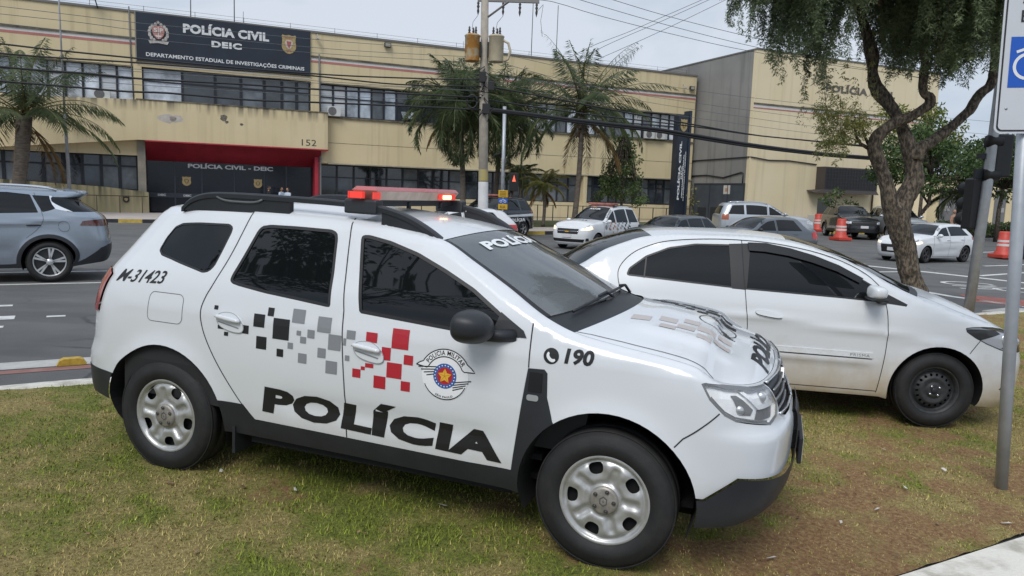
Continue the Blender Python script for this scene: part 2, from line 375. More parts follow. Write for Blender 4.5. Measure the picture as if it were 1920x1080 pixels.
# ------------------------------------------------------------------ wheels (axis y, outer face towards -y, centre at origin)
def disc_cdt(height, holes, R, grid, r0=0.):
    pts = []; edges = []
    def loop(lp):
        b = len(pts); n = len(lp); pts.extend([tuple(q) for q in lp]); edges.extend([(b + i, b + (i + 1) % n) for i in range(n)])
    for rr in np.arange(R, max(r0, .01), -grid): loop(circ(0, 0, rr, max(12, int(2 * math.pi * rr / grid))))
    for h in holes: loop(resample(h, grid * .6, True))
    V, _, F, *_ = delaunay_2d_cdt([Vector(p) for p in pts], edges, [], 0, 1e-6, False); V = np.array([v[:] for v in V]); F = np.array([f for f in F if len(f) == 3]); c = V[F].mean(1); ok = np.ones(len(F), bool)
    for h in holes: ok &= ~inpoly(c, h)
    return V, F[ok]
def make_tyre(R, rim, w, parent, m, n=56):
    mb = MB(); h = w / 2
    prof = [(rim - .004, -h * .60), (rim + .008, -h * .80), (rim + .02, -h * .93), (rim + (R - rim) * .35, -h * 1.0), (rim + (R - rim) * .5, -h * 1.015), (rim + (R - rim) * .53, -h * 1.0), (rim + (R - rim) * .78, -h * .95),
            (R - .022, -h * .88), (R - .009, -h * .77), (R - .003, -h * .62)]
    g = [(-.40, 0), (-.38, .008), (-.34, .008), (-.32, 0), (-.03, 0), (-.02, .008), (.02, .008), (.03, 0), (.32, 0), (.34, .008), (.38, .008), (.40, 0)]
    prof += [(R - d, t * w) for t, d in g]
    prof += [(r, -y) for r, y in prof[:10][::-1]]
    mb.lathe(prof, n); return mb.build('tyre', m, parent)
# ------------------------------------------------------------------ ground, road, median
def ground_z(x, y):
    n = .08 - .006 * np.clip(x, -40, 60) - .006 * y; t = sm((np.asarray(y, float) - 27) / 15); return n * (1 - t) + .1 * t
RA = R_(31); RU = np.array([math.cos(RA), math.sin(RA)]); RN = np.array([-math.sin(RA), math.cos(RA)]); R0 = np.array([-3.6, 5.75])
def road_pt(u, d): p = R0 + RU * u + RN * d; return float(p[0]), float(p[1])
def vnoise(x, y, seed=0):
    x = np.asarray(x, float); y = np.asarray(y, float); xi = np.floor(x).astype(int); yi = np.floor(y).astype(int); fx = x - xi; fy = y - yi; fx = fx * fx * (3 - 2 * fx); fy = fy * fy * (3 - 2 * fy)
    def h(a, b): n = (a * 374761393 + b * 668265263 + seed * 974711) & 0x7fffffff; n = ((n ^ (n >> 13)) * 1274126177) & 0x7fffffff; return ((n ^ (n >> 16)) & 0xffff) / 65535.
    return (h(xi, yi) * (1 - fx) + h(xi + 1, yi) * fx) * (1 - fy) + (h(xi, yi + 1) * (1 - fx) + h(xi + 1, yi + 1) * fx) * fy
def fbm(x, y, seed=0, o=4): return sum(vnoise(x * 2 ** k, y * 2 ** k, seed + k) * .5 ** k for k in range(o)) / (2 - .5 ** (o - 1))
M_ASPH = mat('asphalt', (.098, .098, .097), rough=.92, col2=(.138, .137, .134), vscale=.7, detail=9, bump=.35, bscale=220)
M_PAVE = mat('old_concrete', (.36, .345, .32), rough=.85, col2=(.46, .44, .41), vscale=2.5, detail=8, bump=.15, bscale=60)
M_KERB = mat('whitewashed_kerb', (.42, .39, .33), rough=.88, col2=(.68, .65, .58), vscale=6, ramp_pos=(.33, .55), detail=8, bump=.3, bscale=50)
M_PAINT = mat('worn_road_paint', (.50, .50, .48), rough=.7, col2=(.68, .68, .66), vscale=9, detail=8)
M_YEL = mat('yellow_kerb_paint', (.50, .36, .07), rough=.7, var=.25, vscale=4); M_BLK = mat('black_kerb_paint', (.03, .03, .03), rough=.7, var=.3, vscale=4)
M_TURF = mat('turf_far', (.055, .085, .022), rough=.95, col2=(.12, .11, .045), vscale=1.2, detail=8, bump=.5, bscale=60)
def _crack(m):
    t = m.node_tree; b = t.nodes['Principled BSDF']; L = t.links.new; src = b.inputs['Base Color'].links[0].from_socket; co = t.nodes.new('ShaderNodeTexCoord')
    nz = t.nodes.new('ShaderNodeTexNoise'); nz.inputs['Scale'].default_value = 1.4; nz.inputs['Detail'].default_value = 5; L(co.outputs['Object'], nz.inputs['Vector']); mxv = t.nodes.new('ShaderNodeMix'); mxv.data_type = 'RGBA'; mxv.inputs[0].default_value = .22; L(co.outputs['Object'], mxv.inputs[6]); L(nz.outputs['Color'], mxv.inputs[7])
    v = t.nodes.new('ShaderNodeTexVoronoi'); v.feature = 'DISTANCE_TO_EDGE'; v.inputs['Scale'].default_value = .55; L(mxv.outputs[2], v.inputs['Vector']); r = t.nodes.new('ShaderNodeMapRange'); r.inputs[1].default_value = .004; r.inputs[2].default_value = .016; r.inputs[3].default_value = .8; r.inputs[4].default_value = 0; L(v.outputs[0], r.inputs[0])
    n2 = t.nodes.new('ShaderNodeTexNoise'); n2.inputs['Scale'].default_value = .35; n2.inputs['Detail'].default_value = 3; L(co.outputs['Object'], n2.inputs['Vector']); r2 = t.nodes.new('ShaderNodeMapRange'); r2.inputs[1].default_value = .48; r2.inputs[2].default_value = .60; L(n2.outputs['Fac'], r2.inputs[0]); mu = t.nodes.new('ShaderNodeMath'); mu.operation = 'MULTIPLY'; L(r.outputs[0], mu.inputs[0]); L(r2.outputs[0], mu.inputs[1])
    m1 = t.nodes.new('ShaderNodeMix'); m1.data_type = 'RGBA'; L(mu.outputs[0], m1.inputs[0]); L(src, m1.inputs[6]); m1.inputs[7].default_value = (.03, .03, .03, 1)
    n3 = t.nodes.new('ShaderNodeTexNoise'); n3.inputs['Scale'].default_value = .9; n3.inputs['Detail'].default_value = 8; mp3 = t.nodes.new('ShaderNodeMapping'); mp3.inputs['Rotation'].default_value = (0, 0, -RA); mp3.inputs['Scale'].default_value = (.12, 1.6, 1); L(co.outputs['Object'], mp3.inputs[0]); L(mp3.outputs[0], n3.inputs['Vector']); r3 = t.nodes.new('ShaderNodeMapRange'); r3.inputs[1].default_value = .5; r3.inputs[2].default_value = .72; r3.inputs[4].default_value = .5; L(n3.outputs['Fac'], r3.inputs[0])
    m2 = t.nodes.new('ShaderNodeMix'); m2.data_type = 'RGBA'; L(r3.outputs[0], m2.inputs[0]); L(m1.outputs[2], m2.inputs[6]); m2.inputs[7].default_value = (.065, .065, .066, 1); L(m2.outputs[2], b.inputs['Base Color'])
_crack(M_ASPH)
def sheet(name, x, y, dz, m, kind='structure'):
    X, Y = np.meshgrid(x, y, indexing='ij'); Z = ground_z(X, Y) + dz; k = len(y); n = len(x)
    o = mesh(name, np.stack([X, Y, Z], -1).reshape(-1, 3), [(i * k + j, (i + 1) * k + j, (i + 1) * k + j + 1, i * k + j + 1) for i in range(n - 1) for j in range(k - 1)], m, smooth=True); return tag(o, kind=kind)
def flat_poly(name, poly, dz, m, step=1.0, thick=0., kind='structure', base=None):
    lp = resample(poly, step, True); pts = [Vector(p) for p in lp]; n = len(lp); g = np.stack(np.meshgrid(np.arange(lp[:, 0].min(), lp[:, 0].max(), step), np.arange(lp[:, 1].min(), lp[:, 1].max(), step)), -1).reshape(-1, 2); g = g[inpoly(g, lp)]
    V, _, F, *_ = delaunay_2d_cdt(pts + [Vector(p) for p in g], [(i, (i + 1) % n) for i in range(n)], [], 0, 1e-5, False); V = np.array([v[:] for v in V]); F = np.array([f for f in F if len(f) == 3]); F = F[inpoly(V[F].mean(1), lp)]
    bz = base or ground_z; Z = bz(V[:, 0], V[:, 1]) + dz; P = np.c_[V, Z].tolist(); F = F.tolist()
    if thick:
        b = len(P); e = bz(lp[:, 0], lp[:, 1]); P += np.c_[lp, e + dz].tolist() + np.c_[lp, e + dz - thick].tolist(); F += [(b + i, b + (i + 1) % n, b + n + (i + 1) % n, b + n + i) for i in range(n)]
    return tag(mesh(name, P, F, m), kind=kind)
gx = np.r_[-900, -500, -250, -120, np.linspace(-60, 80, 57), 140, 280, 600, 900]; gy = np.r_[-300, -120, -50, np.linspace(-20, 70, 46), 100, 160, 300, 700, 1600]
sheet('ground', gx, gy, -.03, mat('bare_earth', (.16, .13, .09), rough=.95, col2=(.10, .10, .06), vscale=.5, detail=6))
sheet('road', np.linspace(-70, 80, 76), np.linspace(-25, 60, 60), 0, M_ASPH)
def med_z(x, y): return .125 - .022 * x + .028 * (np.minimum(y, 8.0) - 4) + .0 * y
FA0, FA1 = road_pt(-14, 0), road_pt(15.4, 0)
def near_pt(t): return (1.70 + .883 * t, 3.355 + .469 * t)
NE0, NE1 = near_pt(-16), near_pt(9.0)
def lerp2(a, b, t): return (a[0] + (b[0] - a[0]) * t, a[1] + (b[1] - a[1]) * t)
# dirt and grass share of the median: 1 = grass, 0 = bare soil
def turf(x, y):
    g = .76 - .065 * (x - .2) + .05 * (y - 4.6) - .40 * np.exp(-(((x - 1.9) / 1.3) ** 2 + ((y - 4.15) / .7) ** 2)) - .35 * np.exp(-(((x + 3.3) / .5) ** 2 + ((y - 5.3) / .5) ** 2)) + .25 * np.exp(-(((x - 3.1) / .5) ** 2 + ((y - 4.5) / .35) ** 2))
    return np.clip(g - .06 + 1.5 * (fbm(x * 1.5, y * 1.5, 3) - .5) + 1.2 * (fbm(x * 6, y * 6, 9) - .5), 0, 1)
def dryness(x, y):
    return np.clip(.46 + .035 * (x + 1.5) + 1.5 * (fbm(x * 1.9 + 7, y * 1.9, 51) - .5) + 1.1 * (fbm(x * 7, y * 7, 57) - .5) - .25 * np.exp(-(((x - .2) / 1.6) ** 2 + ((y - 4.6) / .5) ** 2)), 0, 1)
def build_median():
    us = np.r_[np.linspace(0, .3, 60), np.linspace(.303, .97, 420), 1.]; vs = np.linspace(0, 1, 110); U, Vv = np.meshgrid(us, vs, indexing='ij')
    A = np.array(FA0) + (np.array(FA1) - np.array(FA0)) * U[..., None]; B = np.array(NE0) + (np.array(NE1) - np.array(NE0)) * U[..., None]; P = A + (B - A) * Vv[..., None]
    x, y = P[..., 0], P[..., 1]; z = med_z(x, y) + .030 * (fbm(x * 2.2, y * 2.2, 21) - .5) + .02 * (fbm(x * 9, y * 9, 5) - .5); k = len(vs)
    o = mesh('soil', np.stack([x, y, z], -1).reshape(-1, 3), [(i * k + j, i * k + j + 1, (i + 1) * k + j + 1, (i + 1) * k + j) for i in range(len(us) - 1) for j in range(k - 1)], M_SOIL, smooth=True)
    a = o.data.color_attributes.new('cover', 'FLOAT_COLOR', 'POINT'); g = turf(x, y).reshape(-1); a.data.foreach_set('color', np.c_[g, dryness(x, y).reshape(-1), g * 0, g * 0 + 1].reshape(-1).astype(np.float32)); return tag(o, kind='structure')
M_SOIL = bpy.data.materials.new('soil_and_thatch'); M_SOIL.use_nodes = True
def _soil():
    t = M_SOIL.node_tree; b = t.nodes['Principled BSDF']; b.inputs['Roughness'].default_value = .95; at = t.nodes.new('ShaderNodeAttribute'); at.attribute_name = 'cover'; co = t.nodes.new('ShaderNodeTexCoord'); L = t.links.new
    def noise(sc_, d=8):
        n = t.nodes.new('ShaderNodeTexNoise'); n.inputs['Scale'].default_value = sc_; n.inputs['Detail'].default_value = d; n.inputs['Roughness'].default_value = .7; L(co.outputs['Object'], n.inputs['Vector']); return n
    def ramp(n, stops):
        r = t.nodes.new('ShaderNodeValToRGB'); L(n, r.inputs[0]); el = r.color_ramp.elements; el[0].position, el[0].color = stops[0][0], stops[0][1] + (1,); el[1].position, el[1].color = stops[-1][0], stops[-1][1] + (1,)
        for p, c in stops[1:-1]: e = el.new(p); e.color = c + (1,)
        return r.outputs[0]
    dirt = ramp(noise(40).outputs['Fac'], [(.3, (.12, .065, .026)), (.44, (.24, .125, .055)), (.56, (.32, .20, .085)), (.70, (.45, .33, .16))]); nf = noise(52).outputs['Fac']; lush = ramp(nf, [(.3, (.045, .06, .010)), (.5, (.16, .185, .024)), (.68, (.28, .285, .055))]); straw = ramp(nf, [(.3, (.13, .095, .035)), (.5, (.31, .24, .085)), (.7, (.51, .41, .165))]); sx3 = t.nodes.new('ShaderNodeSeparateColor'); L(at.outputs['Color'], sx3.inputs[0]); n9 = noise(22); a9 = t.nodes.new('ShaderNodeMath'); a9.operation = 'MULTIPLY_ADD'; a9.inputs[1].default_value = .8; L(n9.outputs['Fac'], a9.inputs[0]); L(sx3.outputs['Green'], a9.inputs[2]); r9 = t.nodes.new('ShaderNodeMapRange'); r9.inputs[1].default_value = .55; r9.inputs[2].default_value = 1.15; L(a9.outputs[0], r9.inputs[0]); m9 = t.nodes.new('ShaderNodeMix'); m9.data_type = 'RGBA'; L(r9.outputs[0], m9.inputs[0]); L(lush, m9.inputs[6]); L(straw, m9.inputs[7]); green = m9.outputs[2]
    ad = t.nodes.new('ShaderNodeMath'); ad.operation = 'ADD'; n3 = noise(14); m3 = t.nodes.new('ShaderNodeMath'); m3.operation = 'MULTIPLY_ADD'; m3.inputs[1].default_value = .9; m3.inputs[2].default_value = -.45; L(n3.outputs['Fac'], m3.inputs[0]); L(m3.outputs[0], ad.inputs[0]); L(sx3.outputs['Red'], ad.inputs[1])
    mr = t.nodes.new('ShaderNodeMapRange'); mr.inputs[1].default_value = .30; mr.inputs[2].default_value = .62; L(ad.outputs[0], mr.inputs[0]); mx = t.nodes.new('ShaderNodeMix'); mx.data_type = 'RGBA'; L(mr.outputs[0], mx.inputs[0]); L(dirt, mx.inputs[6]); L(green, mx.inputs[7]); L(mx.outputs[2], b.inputs['Base Color'])
    bp = t.nodes.new('ShaderNodeBump'); bp.inputs['Strength'].default_value = .9; bp.inputs['Distance'].default_value = .02; L(noise(140).outputs['Fac'], bp.inputs['Height']); L(bp.outputs[0], b.inputs['Normal'])
_soil(); build_median()
def kerb_line(name, pts, w, m, top, depth=.30):
    """kerb stones along a line, standing on the ground; top(x,y) gives the height of the upper face"""
    p = resample(pts, .5); t = np.gradient(p, axis=0); t /= np.linalg.norm(t, axis=1)[:, None]; n = np.stack([-t[:, 1], t[:, 0]], 1); V = []; b_ = .02
    wob = .012 * (fbm(p[:, 0] * 3, p[:, 1] * 3, 4) - .5)
    for q, nn, wz in zip(p, n, wob):
        zt = float(top(q[0], q[1])) + wz
        for o, dz in ((-w / 2, -depth), (-w / 2, -b_), (-w / 2 + b_, 0), (w / 2 - b_, 0), (w / 2, -b_), (w / 2, -depth)): V.append((q[0] + nn[0] * o, q[1] + nn[1] * o, zt + dz))
    k = 6; F = [(i * k + j, i * k + j + 1, (i + 1) * k + j + 1, (i + 1) * k + j) for i in range(len(p) - 1) for j in range(k - 1)] + [tuple(range(k)), tuple(range((len(p) - 1) * k + k - 1, (len(p) - 1) * k - 1, -1))]
    return tag(mesh(name, V, F, m), kind='structure')
mt = lambda x, y: med_z(x, y) + .015
kerb_line('kerb', [road_pt(-14, .06), road_pt(15.4, .06)], .14, M_KERB, mt)
nk0, nk1 = near_pt(-16), near_pt(9.0); kerb_line('kerb', [(nk0[0] + .07, nk0[1] - .13), (nk1[0] + .07, nk1[1] - .13)], .28, M_KERB, mt)
kerb_line('kerb', [FA1, (NE1[0], NE1[1])], .16, M_KERB, mt)
# markings, 4 mm above the asphalt
def stripe(name, u0, u1, d0, d1, m, dz=.004): flat_poly(name, [road_pt(u0, d0), road_pt(u1, d0), road_pt(u1, d1), road_pt(u0, d1)], dz, m, 1.5)
stripe('cycle_lane_red', -16, 13, 1.42, 1.57, mat('worn_red_paint', (.26, .10, .08), rough=.8, col2=(.30, .17, .14), vscale=6))
stripe('road_marking', -16, 13, 1.62, 1.95, mat('pale_lane_band', (.40, .39, .36), rough=.8, col2=(.52, .51, .48), vscale=6)); stripe('road_marking', -30, 10, 8.57, 8.70, M_PAINT); stripe('road_marking', -30, 12, 10.64, 10.77, M_PAINT)
def upos(x, y): q = (np.array([x, y]) - R0); return float(q @ RU), float(q @ RN)
for (x, y), ln, w in (((-7.22, 10.6), 3, .16), ((-6.56, 9.66), 3, .30), ((-6.26, 9.0), 1.6, .15)): u, d = upos(x, y); stripe('road_marking', u - ln, u, d - w / 2, d + w / 2, M_PAINT)
u, d = upos(-6.15, 9.86); stripe('road_marking', u - .1, u + .12, d - .06, d + .06, M_PAINT)
def mark(pts, w):
    p = resample(pts, .3); t = np.gradient(p, axis=0); t /= np.linalg.norm(t, axis=1)[:, None] + 1e-9; n = np.stack([-t[:, 1], t[:, 0]], 1) * w / 2; q = np.vstack([p + n, p - n]); k = len(p); z = ground_z(q[:, 0], q[:, 1]) + .004
    tag(mesh('road_marking', np.c_[q, z], [(i, k + i, k + i + 1, i + 1) for i in range(k - 1)], M_PAINT), kind='structure')
mark([(11.0, 27.4), (11.95, 25.6), (13.3, 23.3), (15.0, 19.8)], .35); mark([(10.2, 22.3), (12.3, 23.3)], .18); mark([(14.4, 22.8), (19, 26.2)], .2); mark([(17.5, 27.5), (27, 33.2)], .16); mark([(16, 24), (30, 33)], .14); mark([(9.6, 18.2), (9.9, 16.6), (11.6, 13.2)], .22); mark([(20, 33.5), (30, 39)], .14)
for cx, cy, r in ((12.3, 19.9, .5), (12.9, 18.6, .5)): mark([(cx + r * 1.3 * math.cos(a), cy + r * math.sin(a)) for a in np.linspace(0, 5.6, 18)], .13)
mark([(11.5, 19.3), (12.4, 19.0), (13.6, 19.3)], .13); mark([(11.3, 18.6), (12.4, 18.7)], .13)
flat_poly('cycle_lane_red', [(10.4, 17.2), (11.6, 16.3), (10.9, 14.9), (9.9, 15.7)], .004, mat('red_ramp', (.27, .09, .07), rough=.8, var=.2, vscale=5), .6)
flat_poly('pavement', [(8.9, 13.9), (9.9, 14.6), (12.5, 13.0), (11.6, 12.1)], .05, M_PAVE, .6, .1)
o = MB(); o.prism([(-.13, .0), (.13, 0), (.10, .05), (.07, .065), (-.07, .065), (-.10, .05)], -.055, .055); st = o.build('road_stud', mat('yellow_stud', (.52, .34, .05), rough=.6, var=.2, vscale=20)); x, y = -4.36, 7.22; st.location = (x, y, float(ground_z(x, y)) + .004); st.rotation_euler = (0, 0, RA); tag(st, 'yellow road stud on the pale lane line by the left kerb', 'road stud')
# far pavements in the frame of the police building (s along, n towards us)
FAC = R_(23.87); P0 = np.array([-21.26, 42.0]); FS = np.array([math.cos(FAC), math.sin(FAC)]); FN = np.array([math.sin(FAC), -math.cos(FAC)])
def fac(s, n=0.): p = P0 + FS * s + FN * n; return float(p[0]), float(p[1])
M_PINK = mat('pinkish_pavement', (.40, .36, .33), rough=.85, col2=(.50, .45, .42), vscale=1.5, detail=7)
flat_poly('pavement', [fac(-40, 8.3), fac(13.5, 8.3), fac(17.4, 14.6), fac(36.3, 13.0), fac(38.2, 10.0), fac(38.2, .3), fac(-40, .3)], .14, M_PINK, 2, .16)
flat_poly('grass_strip', [fac(18.5, 11.5), fac(35.6, 10.6), fac(37.0, 9), fac(37.0, 2.2), fac(15.5, 2.2)], .155, M_TURF, .8)
def pkerb(pts):
    p = resample(pts, 1.0)
    V = []; F = []; mi = []
    for i in range(len(p) - 1):
        a, c = p[i], p[i + 1]; t = (c - a) / np.linalg.norm(c - a); n = np.array([-t[1], t[0]]) * .08; b = len(V)
        for q in (a, c):
            z = float(ground_z(q[0], q[1]))
            for o_, zz in ((-1, -.05), (-1, .165), (1, .165), (1, -.05)): V.append((q[0] + n[0] * o_, q[1] + n[1] * o_, z + zz))
        F += [(b, b + 1, b + 5, b + 4), (b + 1, b + 2, b + 6, b + 5), (b + 2, b + 3, b + 7, b + 6)]; mi += [i % 2] * 3
    tag(mesh('kerb', V, F, [M_YEL, M_BLK], mi=mi), kind='structure')
pkerb([fac(-40, 8.38), fac(13.5, 8.38), fac(17.4, 14.7), fac(36.3, 13.1), fac(38.3, 10.0)])
flat_poly('pavement', [(31.5, 49.5), (60, 63), (60, 75), (27, 56)], .2, mat('pale_kerb_wall', (.50, .47, .41), rough=.85, var=.1, vscale=2), 2, .22)
pkerb([(19.8, 47.0), (24.5, 47.8), (31.4, 49.4)])
# ------------------------------------------------------------------ police building, yellow two storey front
def wall_mat(name, col, col2, streak=(.05, .045, .04), amt=.5, ztop=None, zlen=1.2, sheet=None):
    m = bpy.data.materials.new(name); m.use_nodes = True; t = m.node_tree; b = t.nodes['Principled BSDF']; b.inputs['Roughness'].default_value = .85; L = t.links.new
    co = t.nodes.new('ShaderNodeTexCoord')
    def noise(scale, vec_scale=(1, 1, 1), d=6):
        mp_ = t.nodes.new('ShaderNodeMapping'); mp_.inputs['Scale'].default_value = vec_scale; L(co.outputs['Object'], mp_.inputs[0]); n = t.nodes.new('ShaderNodeTexNoise'); n.inputs['Scale'].default_value = scale; n.inputs['Detail'].default_value = d; L(mp_.outputs[0], n.inputs['Vector']); return n.outputs['Fac']
    def mix(f, a, c):
        x = t.nodes.new('ShaderNodeMix'); x.data_type = 'RGBA'; L(f, x.inputs[0])
        for i, v in ((6, a), (7, c)):
            if isinstance(v, tuple): x.inputs[i].default_value = v + (1,)
            else: L(v, x.inputs[i])
        return x.outputs[2]
    def rng(v, a, c, lo=0., hi=1.):
        r = t.nodes.new('ShaderNodeMapRange'); r.inputs[1].default_value = a; r.inputs[2].default_value = c; r.inputs[3].default_value = lo; r.inputs[4].default_value = hi; L(v, r.inputs[0]); return r.outputs[0]
    base = mix(rng(noise(.35), .35, .65), col, col2)
    st = rng(noise(1.0, (2.6, 2.6, .12)), .52, .74, 0, amt)
    if ztop is not None:
        sp = t.nodes.new('ShaderNodeSeparateXYZ'); L(co.outputs['Object'], sp.inputs[0]); g = rng(sp.outputs['Z'], ztop - zlen, ztop, 0, 1); mm = t.nodes.new('ShaderNodeMath'); mm.operation = 'MULTIPLY'
        ns_ = rng(noise(1.0, (3.5, 3.5, .25)), .40, .62, 0, 1.); L(ns_, mm.inputs[0]); L(g, mm.inputs[1]); st2 = mm.outputs[0]; ad = t.nodes.new('ShaderNodeMath'); ad.operation = 'MAXIMUM'; L(st2, ad.inputs[0]); s3 = t.nodes.new('ShaderNodeMath'); s3.operation = 'MULTIPLY'; s3.inputs[1].default_value = .45; L(st, s3.inputs[0]); L(s3.outputs[0], ad.inputs[1]); st = ad.outputs[0]
    L(mix(st, base, streak), b.inputs['Base Color']); MATS[name] = m; return m
YC, YC2 = (.59, .49, .295), (.64, .54, .345)
M_YW = wall_mat('yellow_wall', YC, YC2, (.24, .20, .12), .35)
M_YB2 = wall_mat('pale_yellow_wall', (.70, .59, .385), (.74, .64, .44), (.34, .28, .18), .25)
M_YCAN = wall_mat('stained_yellow_wall', YC, YC2, (.07, .06, .045), .35, 6.5, .75)
M_YLOW = wall_mat('dirty_low_wall', (.37, .32, .18), (.42, .36, .22), (.06, .06, .035), .8, 1.8, 1.7)
M_GREYW = wall_mat('grey_cement_wall', (.215, .21, .20), (.27, .265, .25), (.12, .12, .115), .6)
M_NAVY = mat('navy_panel', (.014, .020, .033), rough=.35, var=.2, vscale=.8); M_DARK = mat('dark_door_glass', (.012, .015, .021), rough=.12, var=.2, vscale=.7)
M_LET = mat('pale_letter_metal', (.56, .58, .60), rough=.4); M_FRAME = mat('dark_window_steel', (.018, .022, .03), rough=.5)
M_WSTR = mat('white_stripe_paint', (.62, .60, .57), rough=.8, var=.08, vscale=1); M_PSTR = mat('pink_stripe_paint', (.42, .17, .15), rough=.8, var=.12, vscale=1)
M_CRIM = mat('crimson_paint', (.36, .022, .04), rough=.55, var=.12, vscale=1.5); M_STAIN = mat('mould_stain', (.06, .055, .05), rough=.9, col2=(.20, .175, .11), vscale=2.2, detail=8)
def pane_mat(name, col, rough=.06):
    return mat(name, col, rough=rough, var=.5, vscale=.9, spec=.8, coat=.3)
PANE_L = [pane_mat('pale_pane_a', (.50, .54, .60)), pane_mat('pale_pane_b', (.36, .41, .47)), mat('blind_pane', (.58, .60, .62), rough=.5, col2=(.40, .42, .45), vscale=3, stretch=(.2, .2, 6), coat=.3)]  # opaque pale tints carry reflected sky and white blinds in their colour
PANE_D = [pane_mat('dark_pane_a', (.020, .026, .034), .05), pane_mat('dark_pane_b', (.035, .043, .055), .05), pane_mat('curtain_pane', (.10, .115, .13), .3)]
bld = empty('police_building', (P0[0], P0[1], 0), FAC, label='long yellow two storey police building with a navy name board and red framed entrance', cat='building')
def part(mb, name, m, par=None): return mb.build(name, m, par or bld)
def wbox(name, x0, x1, z0, z1, y0, y1, m, par=None): return part(MB().box(x0, x1, y0, y1, z0, z1), name, m, par)
# walls (x along the front, y into the building)
w = MB(); w.box(-30, 37.9, 0, 14, 8.27, 11.12); w.box(-30, .1, .35, 14, 3.42, 8.27); w.box(10.1, 37.9, .35, 14, 3.42, 8.27); w.box(.1, 10.1, .35, 14, 4.3, 8.27); w.box(10.1, 37.9, 0, .35, 3.47, 6.28); w.box(-30, .1, .0, .35, 3.4, 6.3); w.box(-30, 37.9, .9, 14, 0, 3.42); w.box(10.6, 37.9, 0, .9, -.1, 1.48); w.box(37.2, 37.9, 0, .9, 0, 3.47); w.box(37.3, 37.9, 0, .35, 6.28, 8.27); part(w, 'wall', M_YW)
wbox('parapet_cap', -30, 37.95, 11.12, 11.24, -.06, 14, mat('parapet_metal', (.16, .15, .14), rough=.6))
for x0, x1, nm in ((.0, .42, 0), (9.56, 10.12, 0), (-8.6, -8.2, 0), (23.6, 23.95, 0)): wbox('pilaster', x0, x1, 6.25, 8.27, -.03, .345, M_YW)
wbox('pilaster', 28.55, 28.85, .3, 3.46, -.05, .88, M_YW)
for x0, x1 in ((-30, .18), (9.58, 37.9)):
    wbox('white_stripe', x0, x1, 9.53, 9.70, -.012, -.002, M_WSTR); wbox('pink_stripe', x0, x1, 9.40, 9.53, -.012, -.002, M_PSTR); wbox('stained_ledge', x0, x1, 9.70, 9.80, -.07, .0, M_STAIN)
wbox('sill_ledge', 10.55, 37.9, 6.20, 6.285, -.10, .0, M_STAIN); wbox('wall_joint', 10.6, 37.9, 4.685, 4.71, -.006, -.001, M_STAIN); wbox('lower_ledge', 10.55, 37.9, 3.40, 3.475, -.10, .0, mat('pale_ledge', (.34, .31, .24), rough=.8, var=.15)); wbox('window_head', 10.12, 37.25, 8.20, 8.275, -.05, .0, M_STAIN); wbox('window_head', -30, 0, 8.20, 8.275, -.05, .0, M_STAIN)
# windows: every bay is a part of its own, its pane a sub-part
def window(x0, x1, z0, z1, y, split=.36, pane=None, bars=1, fw=.055, split2=None, low=None):
    f = MB(); zt = z1 - (z1 - z0) * split
    f.box(x0, x0 + fw, y - .05, y + .05, z0, z1); f.box(x1 - fw, x1, y - .05, y + .05, z0, z1); f.box(x0 + fw, x1 - fw, y - .048, y + .048, z0, z0 + fw); f.box(x0 + fw, x1 - fw, y - .048, y + .048, z1 - fw, z1); f.box(x0 + fw, x1 - fw, y - .048, y + .048, zt - fw * .6, zt + fw * .6)
    for i in range(1, bars): xm = x0 + (x1 - x0) * i / bars; f.box(xm - .02, xm + .02, y - .046, y + .046, z0 + fw, z1 - fw)
    fr = part(f, 'window', M_FRAME); p = MB(); tl = RNG.uniform(-.012, .012); p.add([(x0 + fw, y + .01 + tl, z0 + fw), (x1 - fw, y + .01 - tl, z0 + fw), (x1 - fw, y + .01 - tl, z1 - fw), (x0 + fw, y + .01 + tl, z1 - fw)], [(0, 1, 2, 3)]); part(p, 'pane', pane, fr); return fr
def bays(x0, x1, n, z0, z1, y, pick, **k):
    e = np.linspace(x0, x1, n + 1)
    for i in range(n): window(e[i], e[i + 1] - .004, z0, z1, y, pane=pick(i), **k)
pk = lambda L_: (lambda i: L_[RNG.randint(len(L_))])
bays(-8.2, .0, 10, 6.3, 8.25, .2, lambda i: PANE_L[(0, 0, 1, 0, 0, 2, 0, 0, 2, 0)[i]], split=.33); bays(-17, -8.6, 8, 6.3, 8.25, .2, pk(PANE_L), split=.33)
mid = [(.44, 1.45, PANE_L[2]), (1.45, 2.95, PANE_L[0])]
window(.44, 2.45, 6.3, 8.25, .2, .36, PANE_L[0], 1)
for x0, x1, p in ((2.45, 4.2, PANE_D[1]), (4.2, 5.6, PANE_D[1]), (5.6, 6.9, PANE_D[2]), (6.9, 7.9, PANE_D[1]), (7.9, 8.75, PANE_D[2]), (8.75, 9.54, PANE_D[2])): window(x0, x1 - .004, 6.3, 8.25, .2, .36, p, 1, .08)
bays(10.12, 23.6, 17, 6.3, 8.2, .2, lambda i: (PANE_L[2], PANE_L[2], PANE_L[1], PANE_L[1], PANE_D[2], PANE_L[1], PANE_D[1], PANE_D[0], PANE_D[0], PANE_D[1], PANE_D[0], PANE_D[1], PANE_D[0], PANE_L[1], PANE_D[0], PANE_D[1], PANE_L[0])[i], split=.40)
bays(23.95, 37.3, 17, 6.3, 8.2, .2, lambda i: (PANE_L + [PANE_L[0], PANE_D[2]])[RNG.randint(5)], split=.45)
